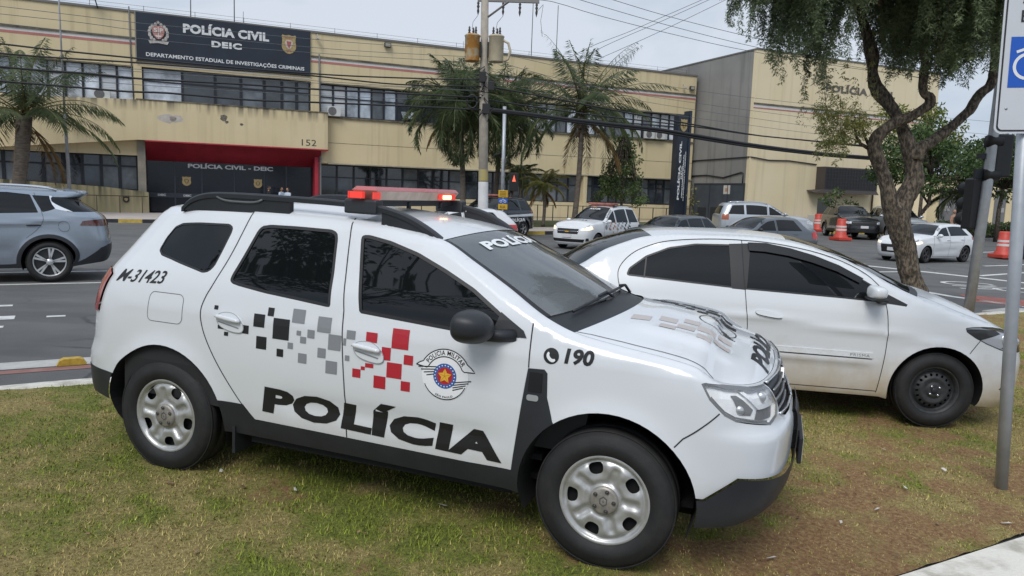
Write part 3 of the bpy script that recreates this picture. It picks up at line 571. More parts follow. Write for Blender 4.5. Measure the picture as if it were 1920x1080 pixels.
bays(10.2, 24.0, 13, 1.48, 3.38, .75, pk([PANE_D[0], PANE_D[0], PANE_D[1], PANE_D[2]]), split=.40); bays(24.0, 28.5, 5, 1.48, 3.38, .5, pk([PANE_D[2], PANE_D[1], PANE_D[2]]), split=.36); bays(28.9, 37.2, 12, 1.52, 3.36, .5, pk([PANE_D[2], PANE_D[1], PANE_D[2], PANE_D[2]]), split=.36)
bays(-8.2, .05, 9, 1.45, 3.42, .6, pk([PANE_D[1], PANE_D[2], PANE_D[2], PANE_D[0]]), split=.32, fw=.08)
def awning(x, z, w, h):
    f = MB(); f.add([(x, .15, z + h), (x + w, .15, z + h), (x + w, -.25, z), (x, -.25, z)], [(0, 1, 2, 3), (3, 2, 1, 0)]); part(f, 'window', PANE_L[0])
awning(15.2, 6.5, .8, .42); awning(23.0, 6.9, .7, .4)
# canopy over the entrance, with its wing bent back on the left
c = MB(); c.box(.16, 10.47, -.6, -.001, 4.25, 6.42); cn = part(c, 'canopy', M_YCAN)
wg = MB(); A = (.16, -.6); B = (-8.5, 4.2); 
V = [(A[0], A[1], 4.25), (B[0], B[1], 4.0), (B[0], B[1], 7.0), (A[0], A[1], 6.42)]; V2 = [(v[0] + .25, v[1] + .45, v[2]) for v in V]; V2[0] = (.16, 0, 4.25); V2[3] = (.16, 0, 6.42)
V[1] = (-7.2, -.35, 3.42); V[2] = (-7.2, -.35, 6.15); V2[1] = (-7.2, -.001, 3.42); V2[2] = (-7.2, -.001, 6.15)
wg.add(V + V2, [(1, 0, 3, 2), (0, 1, 5, 4), (2, 3, 7, 6), (1, 2, 6, 5)]); part(wg, 'canopy_wing', M_YCAN)
wbox('canopy_cap', .12, 10.50, 6.42, 6.47, -.64, -.0, M_STAIN); wbox('red_trim', .5, 10.5, 4.18, 4.25, -.63, -.001, M_CRIM)
pt = MB()
def blob(cx, cz, r, seed, n=26): a = np.linspace(0, 2 * math.pi, n, endpoint=False); return [(cx + r[0] * math.cos(t) * (.75 + .5 * vnoise(t * 2.2, seed, 3)), cz + r[1] * math.sin(t) * (.75 + .5 * vnoise(t * 2.2 + 9, seed, 5))) for t in a]
for cx, cz, r, sd in ((1.65, 5.5, (.42, .26), 1), (2.1, 5.5, (.35, .2), 2)): pt.prism(blob(cx, cz, r, sd), -.604, -.602)
part(pt, 'bare_plaster_patch', mat('bare_plaster', (.46, .42, .38), rough=.9, var=.15, vscale=4))
pt = MB()
for cx, cz, r, sd in ((4.6, 5.75, (.2, .18), 3), (4.75, 5.5, (.1, .08), 4), (5.55, 5.42, (.1, .08), 5)): pt.prism(blob(cx, cz, r, sd), -.604, -.602)
part(pt, 'mould_patch', mat('mould_patch', (.14, .13, .10), rough=.9, var=.5, vscale=8))
t = MB(); text_flat(t, '152', 8.93, 4.41, .86, .37, -.606, .0); part(t, 'house_number', mat('dark_number', (.05, .045, .035), rough=.5), cn)
# entrance recess
w = MB(); w.box(.1, 10.3, .82, .895, 0, 3.2); part(w, 'entrance_front', M_DARK)
r = MB(); r.add([(.5, -.55, 4.18), (10.1, -.55, 4.18), (10.1, .80, 3.18), (.5, .80, 3.18)], [(0, 1, 2, 3), (3, 2, 1, 0)]); r.box(9.78, 10.02, -.02, .8, .1, 4.1); part(r, 'red_soffit', M_CRIM)
wbox('entrance_post', .08, .48, .3, 4.24, -.1, .8, mat('grey_post', (.24, .22, .18), rough=.8, var=.15)); wbox('drain_pipe', 10.06, 10.16, .1, 4.2, -.12, -.02, mat('grey_pipe', (.14, .14, .14), rough=.6))
d = MB()
for x in (1.95, 3.4, 5.2, 6.9, 8.2): d.box(x - .04, x + .04, .79, .82, .1, 3.15)
d.box(.4, 9.75, .80, .818, 1.10, 1.36); part(d, 'door_frame', mat('door_steel', (.022, .028, .038), rough=.35))
t = MB(); text_flat(t, 'POLÍCIA CIVIL - DEIC', 2.66, 2.84, 4.75, .31, .77, .035); part(t, 'entrance_lettering', M_LET)
t = MB(); text_flat(t, 'DEIC', 1.03, 1.18, .42, .12, .785, .03); text_flat(t, 'DEIC', 2.39, 1.17, .42, .12, .785, .03); part(t, 'door_lettering', M_LET)
def shield(par, cx, cz, w_, h_, y, m1, m2, m3, sub='crest', words=True):
    b = MB(); o = [(-.5, .5), (-.2, .44), (0, .5), (.2, .44), (.5, .5), (.42, .2), (.5, -.1), (.36, -.34), (0, -.5), (-.36, -.34), (-.5, -.1), (-.42, .2)]
    b.prism([(cx + u * w_, cz + v * h_) for u, v in chaikin(o, 1)], y - .03, y); s_ = b.build(sub, m1, par); b = MB(); b.prism([(cx + u * w_ * .5, cz + v * h_ * .46) for u, v in chaikin([(-.5, .5), (.5, .5), (.5, -.1), (0, -.6), (-.5, -.1)], 1)], y - .042, y - .031); b.build('crest_field', m2, s_)
    b = MB(); b.prism([(cx + u * w_, cz + v * h_) for u, v in ((-.16, .16), (.16, .16), (.10, -.05), (0, -.2), (-.10, -.05))], y - .052, y - .043)
    if words: text_flat(b, 'POLÍCIA', cx - w_ * .26, cz + h_ * .29, w_ * .52, h_ * .085, y - .034, .03); text_flat(b, 'CIVIL', cx - w_ * .17, cz - h_ * .36, w_ * .34, h_ * .08, y - .034, .03)
    b.build('crest_mark', m3, s_); return s_
M_CGOLD = mat('crest_gold', (.36, .27, .12), rough=.5, var=.2, vscale=12); M_CPALE = mat('crest_pale', (.50, .44, .38), rough=.5, var=.15, vscale=12); M_CRED = mat('crest_red', (.36, .10, .09), rough=.5)
for cx in (2.57, 6.53): shield(bld, cx, 2.06, .50, .56, .79, M_CGOLD, mat('crest_dark', (.12, .09, .05), rough=.5), M_CGOLD, 'door_crest')
# name board
sg = MB(); sg.box(.2, 9.52, -.12, -.001, 8.57, 11.15); sb = part(sg, 'name_board', M_NAVY); wbox('board_edge', .14, .2, 8.5, 11.2, -.14, -.0, mat('grey_edge', (.22, .21, .19), rough=.6), sb); wbox('board_lamp_rail', .3, 9.5, 8.36, 8.42, -.25, -.15, mat('pale_rail', (.42, .40, .36), rough=.6), sb)
for tx_ in (('POLÍCIA CIVIL', 2.56, 10.30, 4.6, .62, -.135, .05, 1.05), ('DEIC', 4.03, 9.68, 1.62, .35, -.135, .05, 1.12), ('DEPARTAMENTO ESTADUAL DE INVESTIGAÇÕES CRIMINAIS', .66, 8.80, 8.5, .30, -.135, .025, 1.04)): t = MB(); text_flat(t, *tx_); part(t, 'board_lettering', mat('white_letters', (.66, .67, .68), rough=.4), sb)
def arms(par, cx, cz, h_, y):
    """round state arms: shield with a sword, wreath, star on top and ribbon"""
    b = MB()
    for sx_ in (-1, 1):
        for i in range(7):
            a = R_(-60 + 22 * i); px_, pz_ = cx + sx_ * .40 * h_ * math.cos(a), cz + .02 * h_ + .40 * h_ * math.sin(a); b.prism([(px_ + .07 * h_ * math.cos(k_) * 1.0, pz_ + .10 * h_ * math.sin(k_)) for k_ in np.linspace(0, 6.28, 9)[:-1]], y - .02 - .002 * i, y)
    b.prism([(cx + (.10 if i % 2 == 0 else .04) * h_ * math.sin(math.pi * i / 5), cz + .50 * h_ + (.10 if i % 2 == 0 else .04) * h_ * math.cos(math.pi * i / 5)) for i in range(10)], y - .04, y); b.prism([(cx - .45 * h_, cz - .36 * h_), (cx + .45 * h_, cz - .36 * h_), (cx + .38 * h_, cz - .5 * h_), (cx, cz - .45 * h_), (cx - .38 * h_, cz - .5 * h_)], y - .04, y)
    a_ = b.build('state_arms', mat('arms_grey', (.42, .39, .37), rough=.5, var=.25, vscale=9), par)
    b = MB(); b.prism([(cx + u * h_, cz + v * h_) for u, v in chaikin([(-.26, .34), (.26, .34), (.27, -.05), (0, -.34), (-.27, -.05)], 1)], y - .055, y - .041); b.build('arms_shield', mat('arms_red', (.42, .20, .17), rough=.5, var=.2, vscale=9), a_)
    b = MB(); text_flat(b, 'S', cx - .20 * h_, cz + .04 * h_, .15 * h_, .2 * h_, y - .06, .03); text_flat(b, 'P', cx + .06 * h_, cz + .04 * h_, .14 * h_, .2 * h_, y - .06, .03); b.prism([(cx - .018 * h_, cz + .28 * h_), (cx + .018 * h_, cz + .28 * h_), (cx + .014 * h_, cz - .26 * h_), (cx - .014 * h_, cz - .26 * h_)], y - .065, y - .056); b.prism([(cx - .16 * h_, cz - .1 * h_), (cx + .16 * h_, cz - .1 * h_), (cx + .1 * h_, cz - .17 * h_), (cx - .1 * h_, cz - .17 * h_)], y - .06, y - .0555); b.build('arms_letters', mat('arms_pale', (.60, .58, .55), rough=.5), a_)
arms(sb, 1.31, 10.12, 1.15, -.12); shield(sb, 8.28, 10.26, .86, 1.14, -.12, M_CGOLD, M_CPALE, M_CRED, 'police_crest')
# small fittings on the front
def ac_unit(x, z, y=-.32, w_=.80, h_=.58):
    r = empty('air_conditioner', (0, 0, 0)); r.parent = bld; r.location = (x, y, z)
    o = MB(); o.bbox(0, w_, 0, .28, 0, h_, .02); cs = o.build('casing', mat('ac_white', (.55, .56, .55), rough=.5, var=.06), r); g = MB(); cx = w_ * .36
    for k_ in range(5): rr = h_ * (.08 + .085 * k_); g.lathe([(rr - .008, -.012), (rr, -.018), (rr + .008, -.012)], 20, (cx, 0, h_ * .5), 'y')
    g.build('fan_guard', mat('ac_grey', (.25, .25, .25), rough=.6), cs); f = MB(); f.lathe([(.001, -.006), (h_ * .42, -.006)], 20, (cx, 0, h_ * .5), 'y'); f.build('fan_opening', mat('ac_dark', (.10, .10, .105), rough=.7), cs)
for i, (x, z) in enumerate(((-1.95, 6.30), (10.5, 6.30), (33.4, 6.30), (34.3, 6.30), (23.2, 6.28))): ac_unit(x, z)
for x, z in ((14.0, 10.74), (37.2, 10.1)):
    f = MB(); f.bbox(x, x + .42, -.22, -.06, z, z + .26, .02); f.box(x + .18, x + .24, -.06, .0, z + .1, z + .16); fl = part(f, 'floodlight', M_FRAME); f = MB(); f.box(x + .05, x + .37, -.226, -.221, z + .04, z + .22); part(f, 'lamp_glass', mat('lamp_pale', (.36, .34, .28), rough=.3), fl)
for x, z in ((9.85, 10.85), (36.6, 10.25)): f = MB(); f.bbox(x, x + .14, -.45, -.12, z - .12, z, .015); f.tube([(x + .07, -.0, z + .2), (x + .07, -.15, z + .18), (x + .07, -.2, z)], .02, 6); part(f, 'security_camera', mat('camera_white', (.5, .48, .44), rough=.5))
f = MB(); f.tube([(-1.6, -.1, 11.1), (-1.7, -.35, 11.5), (-1.8, -.5, 11.75)], .03, 6); f.bbox(-2.15, -1.75, -.75, -.45, 11.65, 11.95, .03); part(f, 'street_facing_lamp', M_FRAME)
f = MB(); f.tube([(-.12, -.05, 11.4), (-.10, -.05, 9), (-.02, -.05, 6.5)], .035, 6); f.tube([(10.05, -.06, 9.9), (10.1, -.06, 6.4)], .05, 6); part(f, 'conduit', mat('grey_pipe', (.14, .14, .14), rough=.6))
for i, (s, h) in enumerate(((3.0, 2.6), (5.45, 4.2), (5.95, 1.4), (21.6, 6.5), (25.5, 6.0), (27.5, 4.5), (20.3, 1.2), (33.5, 1.5))):
    f = MB(); f.tube([(s, 3, 11.1), (s + .03, 3, 11.1 + h)], .03 if h > 2 else .015, 6); part(f, 'antenna_mast', mat('mast_grey', (.12, .12, .12), rough=.5))
fz = MB()
for x in np.arange(-28, 38, 2.6): fz.tube([(x, .1, 11.2), (x, .1, 11.55)], .012, 4)
part(fz, 'electric_fence_post', M_FRAME); fz = MB()
for z in (11.34, 11.52): fz.tube([(x, .1, z) for x in np.arange(-28, 38.2, 2.6)], .007, 4)
part(fz, 'electric_fence_wire', M_FRAME)
# ramp wall on the left
rw = empty('ramp_wall', (0, 0, 0), label='low dirty yellow ramp wall in front of the left ground floor windows', cat='wall'); rw.matrix_world = bld.matrix_world.copy(); rw.location = (P0[0], P0[1], 0); rw.rotation_euler = (0, 0, FAC)
f = MB(); f.prism([(-9, .1), (.62, .1), (.62, 1.38), (-1.6, 1.62), (-9, 2.0)], -.85, -.7); part(f, 'wall', M_YLOW, rw); f = MB(); 
for x in np.arange(-8.5, .6, 1.1): f.tube([(x, -1.15, .2), (x, -1.15, 1.15)], .02, 6)
f.tube([(-8.6, -1.15, 1.15), (.6, -1.15, 1.15)], .022, 6); part(f, 'hand_rail', mat('rust_rail', (.10, .07, .045), rough=.7), rw)
shield(rw, -.5, .95, .34, .36, -.86, mat('sign_black', (.02, .02, .02), rough=.5), M_CGOLD, M_CGOLD, 'small_sign', False)
# railing in front of the grass strip
rl = empty('garden_railing', fac(16, 2.0) + (.24,), FAC, label='low dark metal railing before the long yellow base wall', cat='railing')
f = MB(); L_ = 20.6
for x in np.arange(0, L_ + .01, 1.15): f.box(x - .025, x + .025, -.025, .025, 0, 1.05)
part(f, 'rail_post', mat('rail_green_black', (.03, .04, .03), rough=.6), rl); f = MB(); f.box(0, L_, -.015, .015, 1.0, 1.04); f.box(0, L_, -.012, .012, .2, .23); part(f, 'rail', mat('rail_green_black', (.03, .04, .03)), rl)
# ------------------------------------------------------------------ second, taller yellow block on the right
C2 = (16.13, 52.0); b2 = empty('yellow_block', (C2[0], C2[1], 0), FAC, label='tall windowless yellow block with grey cement side wall and steel gate', cat='building')
f = MB(); f.box(0, 18.15, .0, .3, 0, 12.2); f.box(17.85, 18.15, .3, 16, 0, 12.2); f.box(.3, 17.85, 15.7, 16, 0, 12.2); part(f, 'front_wall', M_YB2, b2); f = MB(); f.box(-.012, .3, .3, 16, 0, 12.21); part(f, 'side_wall', M_GREYW, b2); f = MB(); f.box(-.05, 18.2, -.05, 16.05, 12.2, 12.29); part(f, 'roof', mat('parapet_metal', (.16, .15, .14)), b2)
wbox('white_stripe', 0, 18.15, 8.38, 8.58, -.012, -.002, M_WSTR, b2); wbox('pink_stripe', 0, 18.15, 8.30, 8.38, -.012, -.002, M_PSTR, b2); wbox('stained_ledge', 0, 18.15, 8.58, 8.68, -.06, 0, M_STAIN, b2)
t = MB(); text_flat(t, 'POLÍCIA CIVIL', 6.43, 9.95, 7.0, .62, -.03, .05, 1.1); part(t, 'wall_lettering', mat('grey_letters', (.13, .115, .10), rough=.5), b2)
f = MB(); f.box(6.2, 11.5, -.8, 0, 2.98, 4.6); f.add([(6.2, -.8, 2.98), (11.5, -.8, 2.98), (11.5, 0, 2.98), (6.2, 0, 2.98), (5.4, -.85, 2.72), (11.7, -.85, 2.72), (11.7, 0, 2.9), (5.4, 0, 2.9)], [(4, 5, 6, 7), (0, 1, 5, 4), (0, 4, 7, 3), (1, 2, 6, 5)]); bx = part(f, 'wall_box', mat('brown_steel', (.06, .05, .045), rough=.6), b2)
f = MB(); f.box(6.3, 11.4, -.812, -.802, 3.05, 4.5); g = part(f, 'box_opening', mat('box_dark', (.012, .012, .014), rough=.5), bx); f = MB()
for x in np.arange(6.3, 11.45, .28): f.box(x - .012, x + .012, -.83, -.815, 3.03, 4.52)
for z in np.arange(3.05, 4.55, .25): f.box(6.3, 11.4, -.828, -.817, z - .01, z + .01)
part(f, 'grille', mat('bar_dark', (.04, .04, .045), rough=.5), bx)
GT = mat('gate_blue_grey', (.055, .068, .085), rough=.5, var=.12, vscale=1.5)
f = MB(); f.box(-.06, -.015, .25, 5.9, .1, 3.2); gt = part(f, 'steel_gate', GT, b2); f = MB()
for y in (.3, 2.0, 4.0, 5.8): f.box(-.09, -.061, y - .03, y + .03, .1, 3.18)
f.box(-.085, -.062, .25, 5.9, 3.1, 3.2); part(f, 'gate_rib', mat('gate_dark', (.035, .042, .055), rough=.5), gt)
for y0, y1, z0, z1 in ((.9, 1.9, .5, 1.45), (2.9, 3.8, .3, 1.45), (4.3, 5.3, .6, 1.4)): f = MB(); f.box(-.075, -.061, y0, y1, z0, z1); part(f, 'vent_panel', mat('gate_dark2', (.02, .025, .032), rough=.6), gt)
f = MB(); f.box(-.08, -.062, 1.75, 2.45, 2.42, 3.05); pl = part(f, 'notice', mat('notice_white', (.55, .53, .50), rough=.6), gt); f = MB(); f.box(-.085, -.081, 1.95, 2.25, 2.6, 2.85); part(f, 'notice_symbol', mat('notice_orange', (.45, .25, .15), rough=.6), pl)
f = MB(); f.tube([(-.06, 6.4, 4.9), (-.06, 3, 4.95), (-.06, .1, 5.0), (.1, -.06, 5.0), (1.6, -.06, 4.85), (3.5, -.06, 4.9), (6.1, -.06, 4.75)], .04, 6); f.tube([(-.06, 6.3, 3.75), (-.06, 4.5, 3.8), (-.06, 2.6, 3.6), (-.06, .7, 3.95), (-.06, .5, 3.9), (-.06, .5, 3.2)], .045, 6); part(f, 'wall_cable', M_FRAME, b2)
f = MB(); f.box(11.95, 12.03, -.12, -.02, .1, 3.0); f.box(17.4, 17.46, -.1, 0, 3, 10); part(f, 'drain_pipe', mat('rust_pipe', (.12, .08, .05), rough=.7), b2)
# gate posts and low annex
an = empty('yellow_annex', fac(18.2 + 39.9, -0.5) + (0,), FAC, label='low yellow annex wall with grey doors behind the trees on the right', cat='building'); an.location = (C2[0] + FS[0] * 18.2 - FN[0] * 1, C2[1] + FS[1] * 18.2 - FN[1] * 1, 0)
f = MB(); f.box(0, 30, 0, .4, 0, 4.6); part(f, 'wall', M_YW, an)
for x0, x1 in ((2.6, 6.2), (9.5, 11.0)): f = MB(); f.box(x0, x1, -.05, -.005, .1, 3.6); d_ = part(f, 'door', mat('grey_door', (.14, .14, .145), rough=.6, var=.1), an); f = MB(); f.box((x0 + x1) / 2 - .03, (x0 + x1) / 2 + .03, -.07, -.051, .1, 3.6); f.box(x0 + .7, x0 + 1.3, -.07, -.051, 1.7, 2.1); part(f, 'door_seam', mat('door_seam', (.3, .3, .3)), d_)
f = MB(); f.box(.4, 1.2, -.06, -.005, 2.0, 3.5); part(f, 'window', M_FRAME, an)
# ------------------------------------------------------------------ shared car materials
M_WHITE = mat('white_car_paint', (.66, .68, .70), rough=.22, coat=.6, var=.025, vscale=1.5, spec=.5)
M_WHITE2 = mat('dusty_white_paint', (.66, .675, .69), rough=.26, coat=.5, var=.02, vscale=2)
M_TRIM = mat('black_car_plastic', (.018, .02, .024), rough=.48, bump=.05, bscale=400, var=.15, vscale=6)
M_LINER = mat('wheel_well_felt', (.008, .008, .009), rough=.95)
M_RUB = mat('tyre_rubber', (.012, .012, .013), rough=.7, var=.35, vscale=14, col2=(.024, .023, .021), bump=.12, bscale=160, ramp_pos=(.45, .8))
M_GLASS = glass('tinted_car_glass', (.006, .007, .008))
M_WS = glass('windscreen_glass', (.50, .54, .56), trans=.74)  # pale diffuse share stands in for sky reflection, with a little dust
M_GLASSR = mat('window_rubber', (.012, .012, .013), rough=.45)
M_GAP = mat('panel_gap_dark', (.03, .03, .032), rough=.9)
M_CHROME = mat('chrome', (.75, .76, .78), rough=.12, metal=1)
M_SILVER = mat('silver_wheel_paint', (.42, .42, .41), rough=.36, metal=.55, var=.15, vscale=18, col2=(.50, .50, .49))
M_CLEAR = glass('clear_lamp_lens', (.99, .99, .99), trans=.99)
M_BLACK = mat('black_decal_film', (.012, .012, .013), rough=.45)
M_GREY = mat('grey_decal_film', (.22, .23, .245), rough=.45)
M_RED = mat('red_decal_film', (.42, .018, .03), rough=.4)
M_WFILM = mat('white_decal_film', (.78, .79, .80), rough=.45)
M_BLUE = mat('blue_decal_film', (.03, .10, .33), rough=.45)
M_GOLD = mat('gold_decal_film', (.72, .42, .035), rough=.45)
M_CLOTH = mat('dark_seat_cloth', (.02, .02, .022), rough=.9)
M_TAIL = mat('red_tail_lamp', (.30, .012, .012), rough=.15, coat=.6)
M_REFL = mat('lamp_reflector', (.62, .63, .64), rough=.3, metal=.75)
M_REFLW = mat('lamp_white_bowl', (.86, .87, .88), rough=.4, var=.06, vscale=30)
M_REFLD = mat('lamp_dark_bezel', (.17, .175, .18), rough=.35)
M_PLATE = mat('plate_white', (.62, .63, .64), rough=.4)

def add_dirt(m, base, dirt, hi, lo, mx_):
    t = m.node_tree; b = t.nodes['Principled BSDF']; L = t.links.new; co = t.nodes.new('ShaderNodeTexCoord'); sp = t.nodes.new('ShaderNodeSeparateXYZ'); n = t.nodes.new('ShaderNodeTexNoise'); n.inputs['Scale'].default_value = 4.5; n.inputs['Detail'].default_value = 7; n.inputs['Roughness'].default_value = .65
    a = t.nodes.new('ShaderNodeMath'); a.operation = 'MULTIPLY_ADD'; a.inputs[1].default_value = .5; mr = t.nodes.new('ShaderNodeMapRange'); mr.inputs[1].default_value = hi; mr.inputs[2].default_value = lo; mr.inputs[4].default_value = mx_
    mx = t.nodes.new('ShaderNodeMix'); mx.data_type = 'RGBA'; mx.inputs[6].default_value = base + (1,); mx.inputs[7].default_value = dirt + (1,); L(co.outputs['Object'], sp.inputs[0]); L(co.outputs['Object'], n.inputs['Vector']); L(n.outputs['Fac'], a.inputs[0]); L(sp.outputs['Z'], a.inputs[2]); L(a.outputs[0], mr.inputs[0]); L(mr.outputs[0], mx.inputs[0]); L(mx.outputs[2], b.inputs['Base Color'])
    n2 = t.nodes.new('ShaderNodeTexNoise'); n2.inputs['Scale'].default_value = 1.3; n2.inputs['Detail'].default_value = 3; L(co.outputs['Object'], n2.inputs['Vector']); bp = t.nodes.new('ShaderNodeBump'); bp.inputs['Strength'].default_value = .12; bp.inputs['Distance'].default_value = .02; L(n2.outputs['Fac'], bp.inputs['Height']); L(bp.outputs[0], b.inputs['Normal'])
add_dirt(M_WHITE, (.66, .68, .70), (.46, .38, .28), .80, .45, .38)
def steel_rim(R, parent, m_rim, m_cap, ang0, holes=5):
    """pressed steel wheel with window holes, dimples, hub cap and lug nuts (R = rim flange radius)"""
    k = R / .222; H = []
    cs = [R_(ang0 + 360 * i / holes) for i in range(holes)]
    for a in cs:
        cu, cv = .156 * k * math.sin(a), .156 * k * math.cos(a); q = []
        for (t, r) in chaikin([(-.026, -.026), (.026, -.026), (.038, .008), (.03, .030), (-.03, .030), (-.038, .008)], 2): q.append((cu + k * (r * math.sin(a) + t * math.cos(a)), cv + k * (r * math.cos(a) - t * math.sin(a))))
        H.append(q)
    V, F = disc_cdt(None, H, R * .995, .0085 * k)
    r = np.hypot(V[:, 0], V[:, 1]) / k; th = np.arctan2(V[:, 0], V[:, 1])
    prof = pchip([0, .070, .074, .080, .088, .11, .15, .182, .190, .197, .203, .208, .216, .222], [.0, .0, -.004, -.018, -.010, -.002, .004, -.003, -.014, -.016, -.004, .004, .005, .001])
    h = prof(r)
    for a in cs:
        am = a + math.pi / holes; du = V[:, 0] / k * math.cos(am) - V[:, 1] / k * math.sin(am); dr = V[:, 0] / k * math.sin(am) + V[:, 1] / k * math.cos(am)
        h -= .017 * np.clip(1.25 * np.exp(-(np.abs(du) / .021) ** 3 - (np.abs(dr - .128) / .042) ** 4), 0, 1) * (dr > 0)
        du = V[:, 0] / k * math.cos(a) - V[:, 1] / k * math.sin(a); dr = V[:, 0] / k * math.sin(a) + V[:, 1] / k * math.cos(a)
        h -= .012 * np.exp(-((np.abs(du) / .045) ** 4 + (np.abs(dr - .156) / .042) ** 4)) * (dr > 0)
    P = np.stack([V[:, 0], -h * k, V[:, 1]], -1)
    rim = mesh('rim', P, F, m_rim, parent, smooth=True)
    b = MB(); b.lathe([(R * 1.0, .0), (R * .95, .02), (R * .93, .12), (R * .9, .13)], 48); b.lathe([(0.001, .05), (R * .92, .05)], 32); b.build('wheel_barrel', M_LINER, parent)
    c = MB(); cr = .071 * k
    c.lathe([(.0005, -.013), (cr * .8, -.011), (cr * .93, -.008), (cr, .0), (cr, .01)], 40); c.build('hub_cap', m_cap, parent)
    n = MB()
    for i in range(holes):
        a = R_(ang0 + 36 + 360 * i / holes); x, z = .0505 * k * math.sin(a), .0505 * k * math.cos(a)
        n.lathe([(.0105 * k, -.0125), (.0105 * k, -.016), (.007 * k, -.016), (.007 * k, -.0125)], 14, (x, 0, z)); n.lathe([(.0005, -.0175), (.0055 * k, -.0165), (.0062 * k, -.010)], 12, (x, 0, z))
    n.build('lug_nut', mat('lug_nut_steel', (.10, .095, .09), rough=.5, metal=.6), parent)
    return rim
def logo_hex(parent, y, s, m):
    b = MB(); o = [(0, 1.0), (.72, .5), (.72, -.5), (0, -1), (-.72, -.5), (-.72, .5)]; i = [(p[0] * .74, p[1] * .74) for p in o]
    n = 6
    V = [(p[0] * s, y, p[1] * s) for p in o + i]; F = [(k, (k + 1) % n, n + (k + 1) % n, n + k) for k in range(n)]
    b.add(V, F); q = .28 * s; b.add([(0, y, q), (q * .8, y, 0), (0, y, -q), (-q * .8, y, 0), (0, y, q * .55), (q * .44, y, 0), (0, y, -q * .55), (-q * .44, y, 0)], [(0, 1, 5, 4), (1, 2, 6, 5), (2, 3, 7, 6), (3, 0, 4, 7)])
    b.build('wheel_emblem', m, parent)

# ------------------------------------------------------------------ the police SUV in front
DUS = dict(
 front=[(.30,.895),(.45,.885),(.60,.842),(.70,.775),(.765,.665),(.805,.50),(.832,.27),(.842,0)],
 rear=[(-3.0,.895),(-3.15,.885),(-3.28,.845),(-3.38,.765),(-3.44,.65),(-3.48,.45),(-3.495,.2),(-3.50,0)],
 W=[(.18,.80),(.3,.845),(.42,.868),(.55,.882),(.75,.892),(.88,.888),(1.0,.875),(1.10,.858),(1.17,.838),(1.3,.775),(1.45,.697),(1.55,.64),(1.64,.58)],
 insF=[(.2,.16),(.3,.075),(.42,.02),(.55,0),(.69,.002),(.735,.010),(.775,.042),(.85,.063),(.95,.088),(1.0,.10),(1.2,.14)],
 insR=[(.2,.12),(.3,.05),(.45,.0),(.62,.0),(.75,.045),(.95,.06),(1.08,.09),(1.3,.21),(1.5,.33),(1.64,.43)],
 wF=(.30,.72), wR=(-2.55,-3.35), belt=1.12,
 top=[(-4.6,1.575),(-3.1,1.575),(-2.7,1.598),(-2.2,1.607),(-1.7,1.597),(-1.35,1.567),(-1.018,1.505),(-.80,1.405),(-.60,1.305),(-.33,1.165),(-.20,1.122),(0.0,1.09),(.25,1.058),(.42,1.025),(.53,.988),(.62,.970),(.75,.957),(1.0,.952),(1.35,.955),(1.8,.955)],
 taper=[(-3.5,.05),(-3.0,.04),(-2.4,.01),(-1.8,0),(-1.2,.0),(-.6,.01),(0,.02)],
 arch=[(0,.343,.40,.018),(-2.673,.343,.40,.018)], r=.055,
 crown=[(-3.6,.03),(-2,.045),(-1.02,.035),(-.4,.03),(-.25,.05),(0,.088),(.4,.097),(.6,.10),(.75,.098),(.9,.07),(1.08,.03),(1.3,.012),(1.8,0)],
 bow=[(-4,0),(-2.2,.0),(-1.018,.05),(-.6,.12),(-.37,.17),(-.2,.16),(.3,.06),(.5,0),(2,0)],
 bulge=[(-.15,.75,.62,.10,.16)],
 crease=[(-1.0,.56,.0,-.012,.06,-2.0,-.45),(-1.5,1.0,.0,.004,.05,-3.2,.3)],
)
